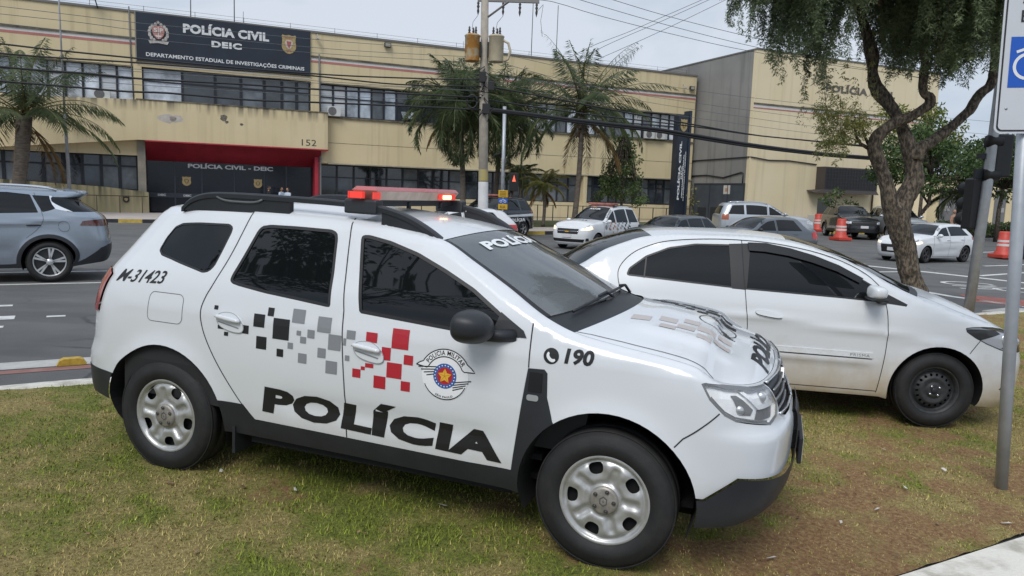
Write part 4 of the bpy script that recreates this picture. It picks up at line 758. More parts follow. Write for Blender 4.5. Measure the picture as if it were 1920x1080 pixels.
def build_duster():
    root = empty('police_suv', (.755, 4.214, .100), rot=(-.0003, .0236, -.343), label='nearest white police SUV with checker marks and lit red roof light bar, on the grass', cat='police car')
    c = Car(DUS, root, M_WHITE, M_TRIM, M_GLASS, .045); sx = c.smax + .1; sn = c.smin - .1
    quarter = [(-2.939,1.317),(-2.958,1.395),(-2.934,1.459),(-2.833,1.483),(-2.599,1.496),(-2.382,1.502),(-2.348,1.485),(-2.343,1.455),(-2.358,1.354),(-2.376,1.261),(-2.4,1.229),(-2.441,1.217),(-2.557,1.24),(-2.735,1.271),(-2.869,1.288)]
    rwin = [(-2.237,1.195),(-2.235,1.225),(-2.199,1.348),(-2.166,1.479),(-2.147,1.505),(-2.091,1.516),(-1.911,1.519),(-1.68,1.517),(-1.639,1.503),(-1.622,1.469),(-1.58,1.288),(-1.553,1.12),(-1.568,1.114),(-1.765,1.131),(-1.984,1.148),(-2.168,1.17),(-2.216,1.179)]
    fwin = [(-1.482,1.488),(-1.47,1.502),(-1.432,1.504),(-1.293,1.482),(-1.112,1.434),(-.931,1.364),(-.755,1.286),(-.60,1.195),(-.472,1.105),(-.465,1.079),(-.824,1.072),(-1.372,1.104)]
    fdoor = [(-.469,.408),(-.41,.944),(-.412,1.07),(-.413,1.15),(-.60,1.24),(-.82,1.36),(-1.0,1.45),(-1.3,1.54),(-1.575,1.574),(-1.553,1.498),(-1.466,1.107),(-1.455,.947),(-1.433,.728),(-1.424,.578),(-1.422,.418),(-.714,.408)]
    rdoor = [(-1.575,1.574),(-2.247,1.581),(-2.262,1.485),(-2.287,1.335),(-2.337,1.175),(-2.383,1.085),(-2.403,1.009),(-2.386,.924),(-2.333,.817),(-2.241,.677),(-2.114,.508),(-2.025,.425),(-1.422,.418),(-1.424,.578),(-1.433,.728),(-1.455,.947),(-1.466,1.107),(-1.553,1.498)]
    headl = [(.422,.975),(.448,.981),(.6,.968),(.75,.953),(.898,.948),(.923,.914),(.975,.857),(.935,.80),(.833,.78),(.62,.812),(.557,.839),(.472,.907)]
    trim = [(-2.31,.2),(-2.31,.506),(-2.099,.503),(-2.025,.425),(-1.436,.418),(-.714,.408),(-.475,.411),(-.412,.941),(-.33,.945),(-.313,.928),(-.306,.811),(-.27,.70),(-.2,.6),(-.2,.2)]
    fbl = [(.30,.2),(.38,.443),(.46,.441),(.601,.554),(.9,.541),(1.10,.56),(1.17,.62),(1.22,.72),(1.28,.748),(sx,.752),(sx,.2)]
    rbl = [(sn,.2),(sn,.56),(-3.244,.567),(-3.0,.556),(-2.9,.2)]
    grille = [(.905,.950),(sx,.951),(sx,.765),(1.25,.762),(1.1,.768),(1.0,.80),(.985,.857),(.935,.914)]
    bump = [(.28,.62),(.345,.715),(.524,.845),(.60,.84),(.84,.80),(1.0,.80),(1.1,.765),(sx,.765),(sx,.1),(.28,.1)]
    tail = [(-3.26,.92),(-3.25,1.15),(-3.33,1.175),(-3.62,1.165),(-3.63,.94)]
    fuel = rrect(-2.80, -2.53, .915, 1.085, .035)
    rglass = [(-3.80,1.16),(-3.80,1.48),(sn,1.49),(sn,1.16)]
    ar = lambda x: circ(x, .343, .438, 56)
    rs = lambda p: chaikin(resample(p, .045, True), 1)
    gi = lambda p, d: inset_poly(rs(p), d)
    regs = [('q', 'quarter_window', gi(quarter, .012), M_GLASS, .004), ('qf', 'window_frame', rs(quarter), M_GLASSR, .001), ('rw', 'window', gi(rwin, .017), M_GLASS, .006), ('rwf', 'window_frame', rs(rwin), M_GLASSR, .001),
            ('fw', 'window', gi(fwin, .018), M_GLASS, .006), ('fwf', 'window_frame', rs(fwin), M_GLASSR, .001),
            ('hl', 'headlight', headl, M_CLEAR, .0), ('tl', 'tail_light', tail, M_TAIL, -.012), ('gr', 'grille', grille, M_TRIM, .02), ('fb', 'bumper_skirt', fbl, M_TRIM, -.020), ('tr', 'side_skirt', trim, M_TRIM, -.003), ('rb', 'rear_bumper', rbl, M_TRIM, -.004),
            ('rg', 'rear_window', rglass, M_GLASS, .003), ('fd', 'door', fdoor, M_WHITE, 0), ('rd', 'door', rdoor, M_WHITE, 0), ('fu', 'fuel_flap', fuel, M_WHITE, 0), ('bp', 'bumper', bump, M_WHITE, 0)]
    bottom = [(c.smin, .40), (-3.3, .40), (-3.0, .38), (-2.3, .32), (-1.4, .315), (-.5, .30), (-.3, .28), (.35, .30), (.5, .305), (.65, .315), (.8, .385), (.95, .44), (1.2, .44), (c.smax, .44)]
    res = c.shell(regs, bottom, [ar(0), ar(-2.673)])
    body = res['body'] + [('b',) + c.grid_top(c.smin, -1.018) + (M_WHITE,)]
    V, F, N = merge(body); mesh('body', V, F, M_WHITE, root, N=N)
    p, f, n = c.grid_top(-.215, c.smax); mesh('bonnet', p, f, M_WHITE, root, N=n)
    p, f, n = c.grid_top(-.372, -.215); p[:, 2] -= .012; mesh('cowl_panel', p, f, M_TRIM, root, N=n)
    # windscreen: clear middle, dark printed border
    ss = np.linspace(-1.018, -.372, 18)
    def band(vs, name, m, par=root):
        A, B = np.meshgrid(ss, vs, indexing='ij'); k = len(vs); P = c.T(A, B, -.003).reshape(-1, 3); Nn = c.TN(A, B, -1.018, -.372).reshape(-1, 3)
        return mesh(name, P, [(i * k + j, (i + 1) * k + j, (i + 1) * k + j + 1, i * k + j + 1) for i in range(len(ss) - 1) for j in range(k - 1)], m, par, N=Nn)
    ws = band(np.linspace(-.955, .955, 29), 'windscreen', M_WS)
    for vs in (np.linspace(-1, -.955, 3), np.linspace(.955, 1, 3)):
        e = MB(); A, B = np.meshgrid(ss, vs, indexing='ij'); e.add(c.T(A, B, -.001).reshape(-1, 3), [(i * 3 + j, i * 3 + j + 1, (i + 1) * 3 + j + 1, (i + 1) * 3 + j) for i in range(len(ss) - 1) for j in range(2)])
        e.build('windscreen_border_trim', M_GLASSR, ws)
    doors = {}
    for k in ('fd', 'rd'):
        for i, it in enumerate(res[k]): doors[k, i] = mesh('door', it[1], it[2], it[4], root, N=it[3])
    def sub(k, par): return [mesh(it[0], it[1], it[2], it[4], par(i), N=it[3]) for i, it in enumerate(res[k])]
    qo = sub('q', lambda i: root); sub('qf', lambda i: qo[i]); 
    for k, dk in (('rw', 'rd'), ('rwf', 'rd'), ('fw', 'fd'), ('fwf', 'fd')): sub(k, lambda i: doors[dk, i])
    hl = sub('hl', lambda i: root); sub('fu', lambda i: root)
    for k, nm in (('gr', 'grille'), ('fb', 'bumper_skirt'), ('rb', 'rear_bumper'), ('rg', 'rear_window'), ('bp', 'bumper')): V, F, N = merge(res[k]); mesh(nm, V, F, res[k][0][4], root, N=N)
    sub('tl', lambda i: root); sub('tr', lambda i: root)
    # headlight insides
    for i, side in enumerate((-1, 1)):
        b = MB(); h2 = inset_poly(headl, .006)
        c.decal(b, h2, -.022, side); b.build('lamp_bowl', M_REFLW, hl[i])
        b = MB(); rim_o = np.array(headl); k = len(rim_o); ro = resample(headl, .03, True); ri = inset_poly(headl, .014); ri = resample(ri, .03, True)
        for q, of in ((headl, .0015),):
            po = np.array(q); pi = inset_poly(q, .013); a = c.P(po[:, 0], po[:, 1], of, side); d = c.P(pi[:, 0], pi[:, 1], of - .004, side); n = len(po); b.add(np.vstack([a, d]), [(j, (j + 1) % n, n + (j + 1) % n, n + j) for j in range(n)])
        b.build('lamp_rim', M_REFLD, hl[i])
        b = MB(); po = np.array(resample(h2, .03, True)); a = c.P(po[:, 0], po[:, 1], -.003, side); d = c.P(po[:, 0], po[:, 1], -.022, side); n = len(po); b.add(np.vstack([a, d]), [(j, (j + 1) % n, n + (j + 1) % n, n + j) for j in range(n)]); b.build('lamp_wall', M_REFLW, hl[i])
        b = MB(); c.decal(b, [(.62,.935),(.66,.935),(.745,.86),(.72,.835),(.66,.84)], -.019, side); c.decal(b, [(.77,.857),(.94,.857),(.905,.805),(.74,.81)], -.019, side); b.build('lamp_bezel', M_REFLD, hl[i])
        b = MB()
        for pts in ([(.685,.955),(.775,.868),(.93,.868)],):
            c.strip(b, pts, .020, -.010, side, .02)
        b.build('light_strip', M_WFILM, hl[i])
        b = MB()
        for (s0, z0, rr) in ((.66, .86, .03), (.835, .91, .032)):
            q = c.P(np.array([s0]), np.array([z0]), -.026, side)[0]; b.ball(q, rr * .8, rr * .5, rr * .8, 14, 10)
        b.build('projector', M_REFL, hl[i])
        b = MB()
        po = np.array(inset_poly(headl, .018)); c.strip(b, [tuple(q) for q in po[8:]] , .008, -.012, side, .02); b.build('lamp_chrome', M_CHROME, hl[i])
    for side in (-1, 1):
        b = MB(); c.decal(b, chaikin([(.64,.385),(.66,.435),(.80,.475),(.99,.505),(1.0,.485),(.82,.445),(.72,.40)], 1), .0135, side, .04); b.build('fog_slot', mat('slot_shade_black', (.006, .006, .007), rough=.6), root)  # flat dark decal paints the shade of the slot recess
        b = MB(); s = np.linspace(.68, .99, 9); b.tube(c.P(s, np.linspace(.438, .508, 9), .014, side), .006, 6); b.build('slot_edge_highlight', mat('slot_highlight_grey', (.04, .043, .048), rough=.4), root)  # lighter tube paints the highlight along the slot edge
    # grille bars and emblem
    b = MB()
    for z in (.815, .862, .91):
        for s0, s1 in ((1.0, c.smax - .10),):
            for side in (-1, 1):
                s = np.linspace(s0, s1, 14); b.tube(c.P(s, s * 0 + z, -.010, side), .007, 6)
    b.build('grille_bar', mat('dull_chrome', (.3, .3, .31), rough=.4, metal=.8), root)
    b = MB()
    for side in (-1, 1):
        s = np.linspace(.93, c.smax, 18); b.tube(c.P(s, s * 0 + .947, .002, side), .008, 6); b.tube(c.P(np.linspace(.99, c.smax, 14), np.linspace(.80, .765, 14), .004, side), .007, 6)
    b.build('grille_surround', M_CHROME, root)
    b = MB(); b.prism([(0, .915), (.035, .865), (0, .815), (-.035, .865)], .745, .762, 'x'); b.build('front_emblem', mat('dull_chrome', (.3, .3, .31), rough=.4, metal=.8), root)
    # joints between panels
    for side in (-1, 1):
        for ln in ([(-.413,1.155),(-.412,1.07),(-.41,.944)], [(-1.575,1.585),(-1.553,1.498),(-1.466,1.107),(-1.455,.947),(-1.433,.728),(-1.424,.578),(-1.422,.42)],
                   chaikin([(-2.247,1.59),(-2.262,1.485),(-2.287,1.335),(-2.337,1.175),(-2.383,1.085),(-2.403,1.009),(-2.386,.924),(-2.333,.817),(-2.241,.677),(-2.114,.508),(-2.025,.425)], 2, False),
                   [(.53,.848),(.345,.715),(.31,.672)]): g = MB(); c.strip(g, ln, .0065, .0016, side); g.build('panel_seam', M_GAP, root)
    g = MB()
    for side in (-1, 1):
        fl = rrect(-2.80, -2.53, .915, 1.085, .035); c.strip(g, fl + [fl[0]], .0035, .0015, side)
        hc = np.array([(-.20,.985),(-.1,.93),(.1,.925),(.3,.925),(.45,.93),(.53,.97)])
        s = np.linspace(-.215, .53, 40); v = np.interp(s, [-.215, -.15, .0, .3, .45, .53], [.985, .955, .945, .945, .965, .998]); n = .0035
        a = c.T(s, side * (v - n), .0018); d = c.T(s, side * (v + n), .0018); k = len(s); g.add(np.vstack([a, d]), [(i, i + 1, k + i + 1, k + i) for i in range(k - 1)])
    g.build('thin_seam', mat('panel_gap_grey', (.12, .12, .125), rough=.8), root)
    # lettering and marks on the side
    k = MB(); gy = MB(); rd = MB()
    BLK = [(-2.305,1.051,-2.278,1.028),(-2.270,.944,-2.229,.923),(-2.224,.91,-2.196,.888),(-2.1,.962,-2.058,.915),(-2.028,1.034,-1.955,.962),(-1.94,1.076,-1.9,1.03),(-1.897,1.024,-1.791,.91),(-2.003,.912,-1.935,.842),(-1.865,.858,-1.822,.815)]
    GRY = [(-1.778,1.086,-1.698,1.012),(-1.614,1.062,-1.53,.98),(-1.673,.985,-1.628,.94),(-1.742,.972,-1.714,.946),(-1.717,.942,-1.679,.907),(-1.795,.901,-1.761,.867),(-1.725,.851,-1.671,.798),(-1.603,.895,-1.552,.843),(-1.54,.976,-1.462,.893),(-1.549,.833,-1.478,.764),(-1.430,1.01,-1.377,.964),(-1.432,.876,-1.405,.847),(-1.448,.965,-1.431,.927)]
    RED = [(-1.312,1.014,-1.246,.962),(-1.160,1.05,-1.063,.947),(-1.215,.947,-1.162,.88),(-1.084,.922,-1.031,.872),(-1.180,.872,-1.093,.792),(-1.254,.792,-1.184,.726),(-1.094,.784,-1.041,.733),(-1.383,.812,-1.334,.766),(-1.333,.830,-1.309,.811),(-1.308,.850,-1.259,.828)]
    for side in (-1, 1):
        for mb, L_ in ((M_BLACK, BLK), (M_GREY, GRY), (M_RED, RED)):
            for x0, z0, x1, z1 in L_: q_ = MB(); c.decal(q_, [(x0, z1), (x1, z1), (x1, z0), (x0, z0)], .002, side); q_.build('check_mark', mb, root)
    def word_part(nm, *a): q_ = MB(); c.word(q_, *a); q_.build(nm, M_BLACK, root)
    for side in (-1,):
        word_part('door_lettering', 'POLÍCIA', (-1.967,.482), (-.527,.434), (-1.938,.668), .055, .0022, side, 1.08)
        word_part('fleet_number', 'M-31423', (-3.165,1.117), (-2.722,1.132), (-3.145,1.192), .012, .002, side)
        word_part('phone_number', '190', (-.236,.985), (-.098,.988), (-.226,1.06), .04, .002, side)
        q_ = MB(); c.decal(q_, circ(-.302, 1.014, .0385, 24), .002, side, .02); q_.build('phone_disc', M_BLACK, root)
    for side in (1,):
        word_part('door_lettering', 'POLÍCIA', (-.527,.434), (-1.967,.482), (-.50,.62), .028, .0022, side, 1.08)
        word_part('fleet_number', 'M-31423', (-2.722,1.117), (-3.165,1.132), (-2.70,1.192), .02, .002, side)
    pass
    w = MB()
    ph = chaikin([(-.326,1.020),(-.318,1.034),(-.310,1.026),(-.313,1.018),(-.303,1.004),(-.290,1.000),(-.284,1.004),(-.278,.994),(-.292,.984),(-.310,.990),(-.323,1.004)], 1); c.decal(w, ph, .0032, -1, .01)
    # round badge on the front door
    C0 = (-.848, .843)
    def bd(u, v): return (C0[0] + u * .1, C0[1] + v * .1)
    def ringseg(mb, r0, r1, a0, a1, off, side=-1, n=40):
        th = np.linspace(R_(a0), R_(a1), n); q = np.array([bd(r * math.sin(a), r * math.cos(a)) for r in (r0, r1) for a in th]); P = c.P(q[:, 0], q[:, 1], off, side)
        mb.add(P, [(i, i + 1, n + i + 1, n + i) for i in range(n - 1)])
    kb = MB(); bl = MB(); go = MB(); rb = MB(); gr = MB()
    c.decal(w, [bd(1.0 * math.sin(a) * 1.28, math.cos(a) * 1.22) for a in np.linspace(0, 2 * math.pi, 60, endpoint=False)], .0018, -1, .03)
    ban = [(-1.62,.42)] + [(-1.42,.56)] + [(1.40 * math.sin(R_(a)), 1.36 * math.cos(R_(a))) for a in range(-62, 63, 6)] + [(1.42,.56),(1.62,.36)]
    inn = [(1.05,.33)] + [(1.02 * math.sin(R_(a)), .98 * math.cos(R_(a))) for a in range(66, -67, -6)] + [(-1.02,.33)]
    def outl(pts, wd): c.strip(kb, [bd(*q) for q in pts], wd, .0026, -1, .02)
    c.decal(w, [bd(*q) for q in ban + inn], .0022, -1, .03); outl(ban + inn + [ban[0]], .0055)
    outl([(1.22 * math.sin(R_(a)), 1.2 * math.cos(R_(a))) for a in range(112, 250, 6)], .005)
    for j in range(4):
        y = .32 - j * .13; outl([(-1.50 + .16 * j, y), (-.42 - .06 * j, y + .10)], .0055); y2 = -.22 - j * .13; outl([(.46 - .0 * j, y2 - .06), (1.45 - .14 * j, y2 + .14)], .0055)
    ringseg(bl, .44, .64, 0, 360, .003); ringseg(rb, 0, .44, 0, 360, .003)
    for i in range(20):
        a = 2 * math.pi * i / 20; c.decal(w, [bd(.54 * math.sin(a) + .035 * math.sin(t), .54 * math.cos(a) + .035 * math.cos(t)) for t in np.linspace(0, 6.283, 8, endpoint=False)], .0042, -1, .02)
    c.decal(go, [bd((.40 if i % 2 == 0 else .2) * math.sin(math.pi * i / 5), (.40 if i % 2 == 0 else .2) * math.cos(math.pi * i / 5)) for i in range(10)], .0044, -1, .02)
    for i in range(5): outl_ = c.strip(rb, [bd(0, 0), bd(.39 * math.sin(2 * math.pi * i / 5), .39 * math.cos(2 * math.pi * i / 5))], .0012, .0052, -1, .02)
    V, F, a = text_geo('POLICIA MILITAR', .02, 1.1)
    q = []
    for u, v in V:
        th = R_(-58 + 116 * u); r = 1.06 + .24 * v; q.append(bd(r * math.sin(th) * 1.0, r * math.cos(th)))
    q = np.array(q); kb.add(c.P(q[:, 0], q[:, 1], .0032, -1), F)
    V, F, a = text_geo('SÃO PAULO', .02, 1.1); q = np.array([bd((1.0 + .13 * (1 - v)) * math.sin(R_(180 + 26 - 52 * u)), (1.0 + .13 * (1 - v)) * math.cos(R_(180 + 26 - 52 * u))) for u, v in V]); kb.add(c.P(q[:, 0], q[:, 1], .0032, -1), F)
    w.build('badge_field', M_WFILM, root); kb.build('badge_outline', M_BLACK, root); bl.build('badge_ring', M_BLUE, root); rb.build('badge_disc', M_RED, root); go.build('badge_star', M_GOLD, root)
    # marks on the bonnet and the screen
    k = MB(); y_ = MB()
    def sq(mb, x, y, a, b): c.decalT(mb, [(x, y), (x + a, y), (x + a, y + b), (x, y + b)])
    for x, y, a, b in ((-.02,.28,.08,.08),(.04,.20,.10,.10),(.16,.30,.07,.07),(.13,.16,.06,.06),(.22,.22,.08,.09),(.20,.10,.05,.06),(.31,.30,.06,.07),(.31,.14,.08,.09),(.39,.22,.07,.09),(.27,.05,.06,.06),(.40,.05,.09,.09)): sq(k, x, y, a, b)
    for x, y, a, b in ((-.02,-.42,.10,.10),(.12,-.36,.09,.09),(.14,-.50,.08,.08),(.22,-.44,.09,.09),(.24,-.30,.08,.08),(.32,-.38,.09,.09),(.33,-.52,.07,.07),(.41,-.46,.08,.08),(.42,-.32,.07,.07)): sq(y_, x, y, a, b)
    c.wordT(k, 'POLÍCIA', (.685,-.40), (0,.80), (-.115,0), .05)
    rb2 = [(.40 + .10 * math.sin(a), -.08 + .125 * math.cos(a)) for a in np.linspace(0, 2 * math.pi, 30)]
    def stripT(mb, pts, wd):
        p = resample(pts, .02); t = np.gradient(p, axis=0); t /= np.linalg.norm(t, axis=1)[:, None] + 1e-9; n = np.stack([-t[:, 1], t[:, 0]], 1) * wd / 2
        A = c.T_at(p[:, 0] + n[:, 0], p[:, 1] + n[:, 1], .002); B = c.T_at(p[:, 0] - n[:, 0], p[:, 1] - n[:, 1], .002); m = len(p); mb.add(np.vstack([A, B]), [(i, i + 1, m + i + 1, m + i) for i in range(m - 1)])
    stripT(k, rb2, .006)
    for j in range(5): stripT(k, [(.335 + .012 * j, .035 - j * .02), (.375 + .012 * j, .03 - j * .02)], .009); stripT(k, [(.40 + .012 * j, -.125 - j * .018), (.455 + .012 * j, -.13 - j * .018)], .009)
    k.build('bonnet_lettering', M_BLACK, root); y_.build('faded_check_pattern', mat('faded_decal', (.47, .43, .41), rough=.5), root)
    b = MB(); V, F, a = text_geo('POLÍCIA', .05, 1.05, .06); c2 = np.array([c.T(np.array([-.945 + .085 * (1 - v)]), np.array([-.66 + 1.28 * u]), .003)[0] for u, v in V]); b.add(c2, F); b.build('screen_lettering', M_WFILM, ws)
    # handles
    for side, dk in ((-1, 0), (1, 1)):
        for key, (sc_, zc, hw) in (('fd', (-1.288, .912, .098)), ('rd', (-2.182, .968, .10))):
            b = MB(); po = chaikin([(sc_ - hw, zc + .032), (sc_ - hw * .4, zc + .055), (sc_ + hw * .35, zc + .05), (sc_ + hw * .95, zc - .01), (sc_ + hw * .85, zc - .055), (sc_ - hw * .05, zc - .052), (sc_ - hw * .85, zc - .025)], 2)
            c.decal(b, po, .007, side, .03); pz = c.P(po[:, 0], po[:, 1], .007, side); pw = c.P(po[:, 0], po[:, 1], -.003, side); n = len(po); b.add(np.vstack([pz, pw]), [(i, (i + 1) % n, n + (i + 1) % n, n + i) for i in range(n)])
            s = np.linspace(sc_ - hw * .98, sc_ + hw * .72, 9); zz = zc + .018 - (s - sc_) * .10; b.tube(c.P(s, zz, .020, side), [.009, .013, .014, .015, .015, .015, .014, .013, .010], 8)
            b.build('door_handle', M_WHITE, doors[key, dk])
            b = MB(); c.strip(b, [(sc_ - hw * .85, zc - .002), (sc_ + hw * .6, zc - .028)], .007, .009, side); b.build('handle_recess', M_GREY, doors[key, dk])
            b = MB(); c.strip(b, [tuple(q) for q in po] + [tuple(po[0])], .0035, .0076, side, .02); b.build('handle_edge', mat('handle_shadow_line', (.3, .3, .31), rough=.6), doors[key, dk])
    # door mirrors
    for side, dk in ((-1, 0), (1, 1)):
        b = MB(); bm = bmesh.new(); bmesh.ops.create_uvsphere(bm, u_segments=28, v_segments=18, radius=1)
        for v in bm.verts:
            x, y, z = v.co; f = lambda t, p: math.copysign(abs(t) ** p, t)
            x, y, z = f(x, .8), f(y, .75), f(z, .7); X = x * .125 if x > 0 else x * .055
            v.co = (-.690 + X - .02 * abs(y), side * (.985 + y * .122), 1.128 + z * .083 * (1 - .12 * y) * (1 - .25 * max(x, 0) ** 2) + .012 * y)
        b.addbm(bm, True)
        b.tube([(-.50, side * .845, 1.085), (-.57, side * .88, 1.08), (-.63, side * .93, 1.085)], [.035, .032, .03], 10)
        b.build('door_mirror', M_TRIM, doors['fd', dk])
        b = MB(); c.decal(b, [(-.62,1.078),(-.435,1.082),(-.455,1.115),(-.585,1.19)], .004, side); b.build('mirror_base', M_TRIM, doors['fd', dk])
    # indicator repeater and trim plate on the wing
    for side in (-1, 1):
        b = MB(); c.decal(b, [(-.405,.83),(-.335,.83),(-.335,.925),(-.40,.925)], .006, side); b.build('wing_plate', mat('satin_black', (.012, .012, .013), rough=.25), root)
        b = MB(); c.decal(b, rrect(-.408, -.348, .786, .816, .012), .008, side, .02); b.build('side_indicator', M_REFL, root)
    # wipers
    b = MB()
    for y0, y1 in ((-.62, .02), (-.05, .55)):
        ys = np.linspace(y0, y1, 12); sss = np.full(12, -.405); 
        p = np.array([c.T_at(-.30 - .10 * (1 - (y / .8) ** 2) * -1 - .02, y, .018)[0] for y in ys]); b.tube(p, .009, 6)
        q = c.T_at(-.20, y1 - .05, .0)[0]; b.tube([q, (p[6] + q) / 2 + np.array([0, 0, .03]), p[6] + np.array([0, 0, .012])], .009, 6)
    b.build('wiper', M_TRIM, root)
    # roof rails
    for side in (-1, 1):
        b = MB(); top = np.array([(-2.79,1.583),(-2.74,1.628),(-2.677,1.658),(-2.60,1.676),(-2.50,1.685),(-2.2,1.687),(-1.8,1.684),(-1.50,1.676),(-1.38,1.66),(-1.254,1.630),(-1.12,1.568),(-1.025,1.508)]); top = chaikin(top, 2, False)
        n = len(top); y0 = .585; hw = .027; th = .034
        V = []; 
        for x, z in top:
            V += [(x, side * (y0 + hw), z - th), (x, side * (y0 + hw), z - .01), (x, side * (y0 + hw * .6), z), (x, side * (y0 - hw * .6), z), (x, side * (y0 - hw), z - .01), (x, side * (y0 - hw), z - th)]
        F = [(i * 6 + j, i * 6 + (j + 1) % 6, (i + 1) * 6 + (j + 1) % 6, (i + 1) * 6 + j) for i in range(n - 1) for j in range(6)] + [tuple(range(6)), tuple(range(n * 6 - 6, n * 6))]
        b.add(V, F, False)
        for x0, x1 in ((-2.775, -2.005), (-1.40, -1.03)):
            xs = np.linspace(x0, x1, 20); zt = np.interp(xs, top[:, 0], top[:, 1]) - .03; zb = c.zt(xs) - .035; V = []
            for y in (y0 + .02, y0 - .02): V += [(x, side * y, z) for x, z in zip(xs, zt)] + [(x, side * y, z) for x, z in zip(xs, zb)]
            k = 20; F = [(i, i + 1, k + i + 1, k + i) for i in range(k - 1)] + [(2 * k + i, 2 * k + i + 1, 3 * k + i + 1, 3 * k + i) for i in range(k - 1)] + [(k - 1, 2 * k - 1, 4 * k - 1, 3 * k - 1), (0, k, 3 * k, 2 * k)]
            b.add(V, F)
        r = b.build('roof_rail', M_TRIM, root)
        b = MB(); b.bbox(-1.63, -1.425, side * (y0) - .04, side * y0 + .04, 1.612, 1.694, .012); b.build('rail_clamp', mat('clamp_plastic', (.03, .035, .04), rough=.4), r)
        b = MB(); s = np.linspace(-2.52, -2.19, 12); b.tube([(x, side * (y0 + .024), 1.632 + .022 * ((x + 2.355) / .165) ** 4) for x in s], .007, 6); b.build('rail_groove', mat('rail_scuff', (.12, .125, .13), rough=.4), r)
    # roof light bar
    lb = MB(); X0, X1 = -1.62, -1.46
    def slab(z0, z1, yo0, yo1, dx0, dx1, mb):
        def ring(yo, dx, z): return [(X0 + dx + .06, -yo, z), (X1 - dx - .06, -yo, z), (X1 - dx, -yo + .09, z), (X1 - dx, yo - .09, z), (X1 - dx - .06, yo, z), (X0 + dx + .06, yo, z), (X0 + dx, yo - .09, z), (X0 + dx, -yo + .09, z)]
        V = ring(yo0, dx0, z0) + ring(yo1, dx1, z1); mb.add(V, [tuple(range(7, -1, -1)), tuple(range(8, 16))] + [(i, (i + 1) % 8, 8 + (i + 1) % 8, 8 + i) for i in range(8)])
    base = MB(); slab(1.682, 1.692, .58, .585, .03, .03, base); base.box(-1.60, -1.50, -.55, .55, 1.655, 1.682)
    for y in (-.52, -.1, .35): base.tube([(-1.5, y, 1.64), (-1.5, y, 1.685)], .015, 8)
    lbo = base.build('light_bar', M_TRIM, root)
    m1 = MB(); slab(1.692, 1.744, .59, .648, .02, .0, m1); m1.build('lower_lens', mat('smoky_lens', (.50, .37, .28), rough=.3, var=.45, vscale=9, col2=(.66, .52, .42), ramp_pos=(.3, .6)), lbo)
    m1 = MB(); slab(1.745, 1.766, .650, .635, .0, .02, m1); m1.build('upper_lens', mat('red_lens', (.50, .12, .12), rough=.22, coat=.5), lbo)
    m1 = MB()
    for y0, y1 in ((.24, .50), (-.60, -.52)):
        for xx in (X1 - .004, X0 + .004): sg = 1 if xx > -1.5 else -1; m1.box(min(xx, xx + sg * .006), max(xx, xx + sg * .006), y0, y1, 1.697, 1.735)
    m1.box(-1.58, -1.50, -.648, -.62, 1.70, 1.735)
    m1.build('red_flash_module', mat('lit_red_lens', (.7, .05, .04), rough=.2, emit=(1, .07, .05), estr=.4), lbo)
    m1 = MB(); m1.bbox(X1 - .002, X1 + .010, .30, .42, 1.702, 1.728, .004); m1.build('lit_lamp', mat('lit_lamp', (1, .8, .5), emit=(1, .62, .25), estr=3.0), lbo)
    # number plate, front
    b = MB(); b.bbox(.862, .884, -.24, .24, .47, .61, .006); b.box(.80, .865, -.18, .18, .53, .63); pl = b.build('number_plate', M_TRIM, root)
    b = MB(); b.box(.8845, .886, -.225, .225, .48, .60); b.build('plate_face', M_PLATE, pl)
    # mud flaps, wheel wells, floor
    b = MB()
    for side in (-1, 1):
        b.box(-2.18, -2.16, min(side * .66, side * .87), max(side * .66, side * .87), .20, .36)
    b.build('mud_flap', M_TRIM, root)
    wells(c, root, [(0, .343, .438), (-2.673, .343, .438)], .5)
    b = MB(); b.box(-3.25, .40, -.66, .66, .30, .33); b.box(-2.1, -.5, -.80, .80, .26, .31); b.build('underbody', M_LINER, root)
    interior(c, root, -.37, -3.0, 1.0, 1.36)
    # wheels
    wp = None
    for x, y, a in ((0, -.778, -18), (-2.673, -.778, 28), (0, .778, 0), (-2.673, .778, 40)):
        if wp is None or y < 0:
            w = empty('wheel', (x, y, .343)); w.parent = root; make_tyre(.343, .212, .215, w, M_RUB)
            cap = mat('hub_cap_grey', (.30, .28, .25), rough=.45, metal=.4, var=.2, vscale=30)
            hold = empty('rim_set', (0, -.088, 0)); 
            kids0 = set(bpy.data.objects); steel_rim(.222, w, M_SILVER, cap, a); logo_hex(w, -.0145, .026, mat('emblem_dark', (.09, .085, .08), rough=.5))
            for o in set(bpy.data.objects) - kids0: o.location = (0, -.088, 0)
            bpy.data.objects.remove(hold); wp = w
        else:
            w2 = copy_tree(wp, root); w2.location = (x, y, .343); w2.rotation_euler = (0, R_(a), math.pi)
    return root, c

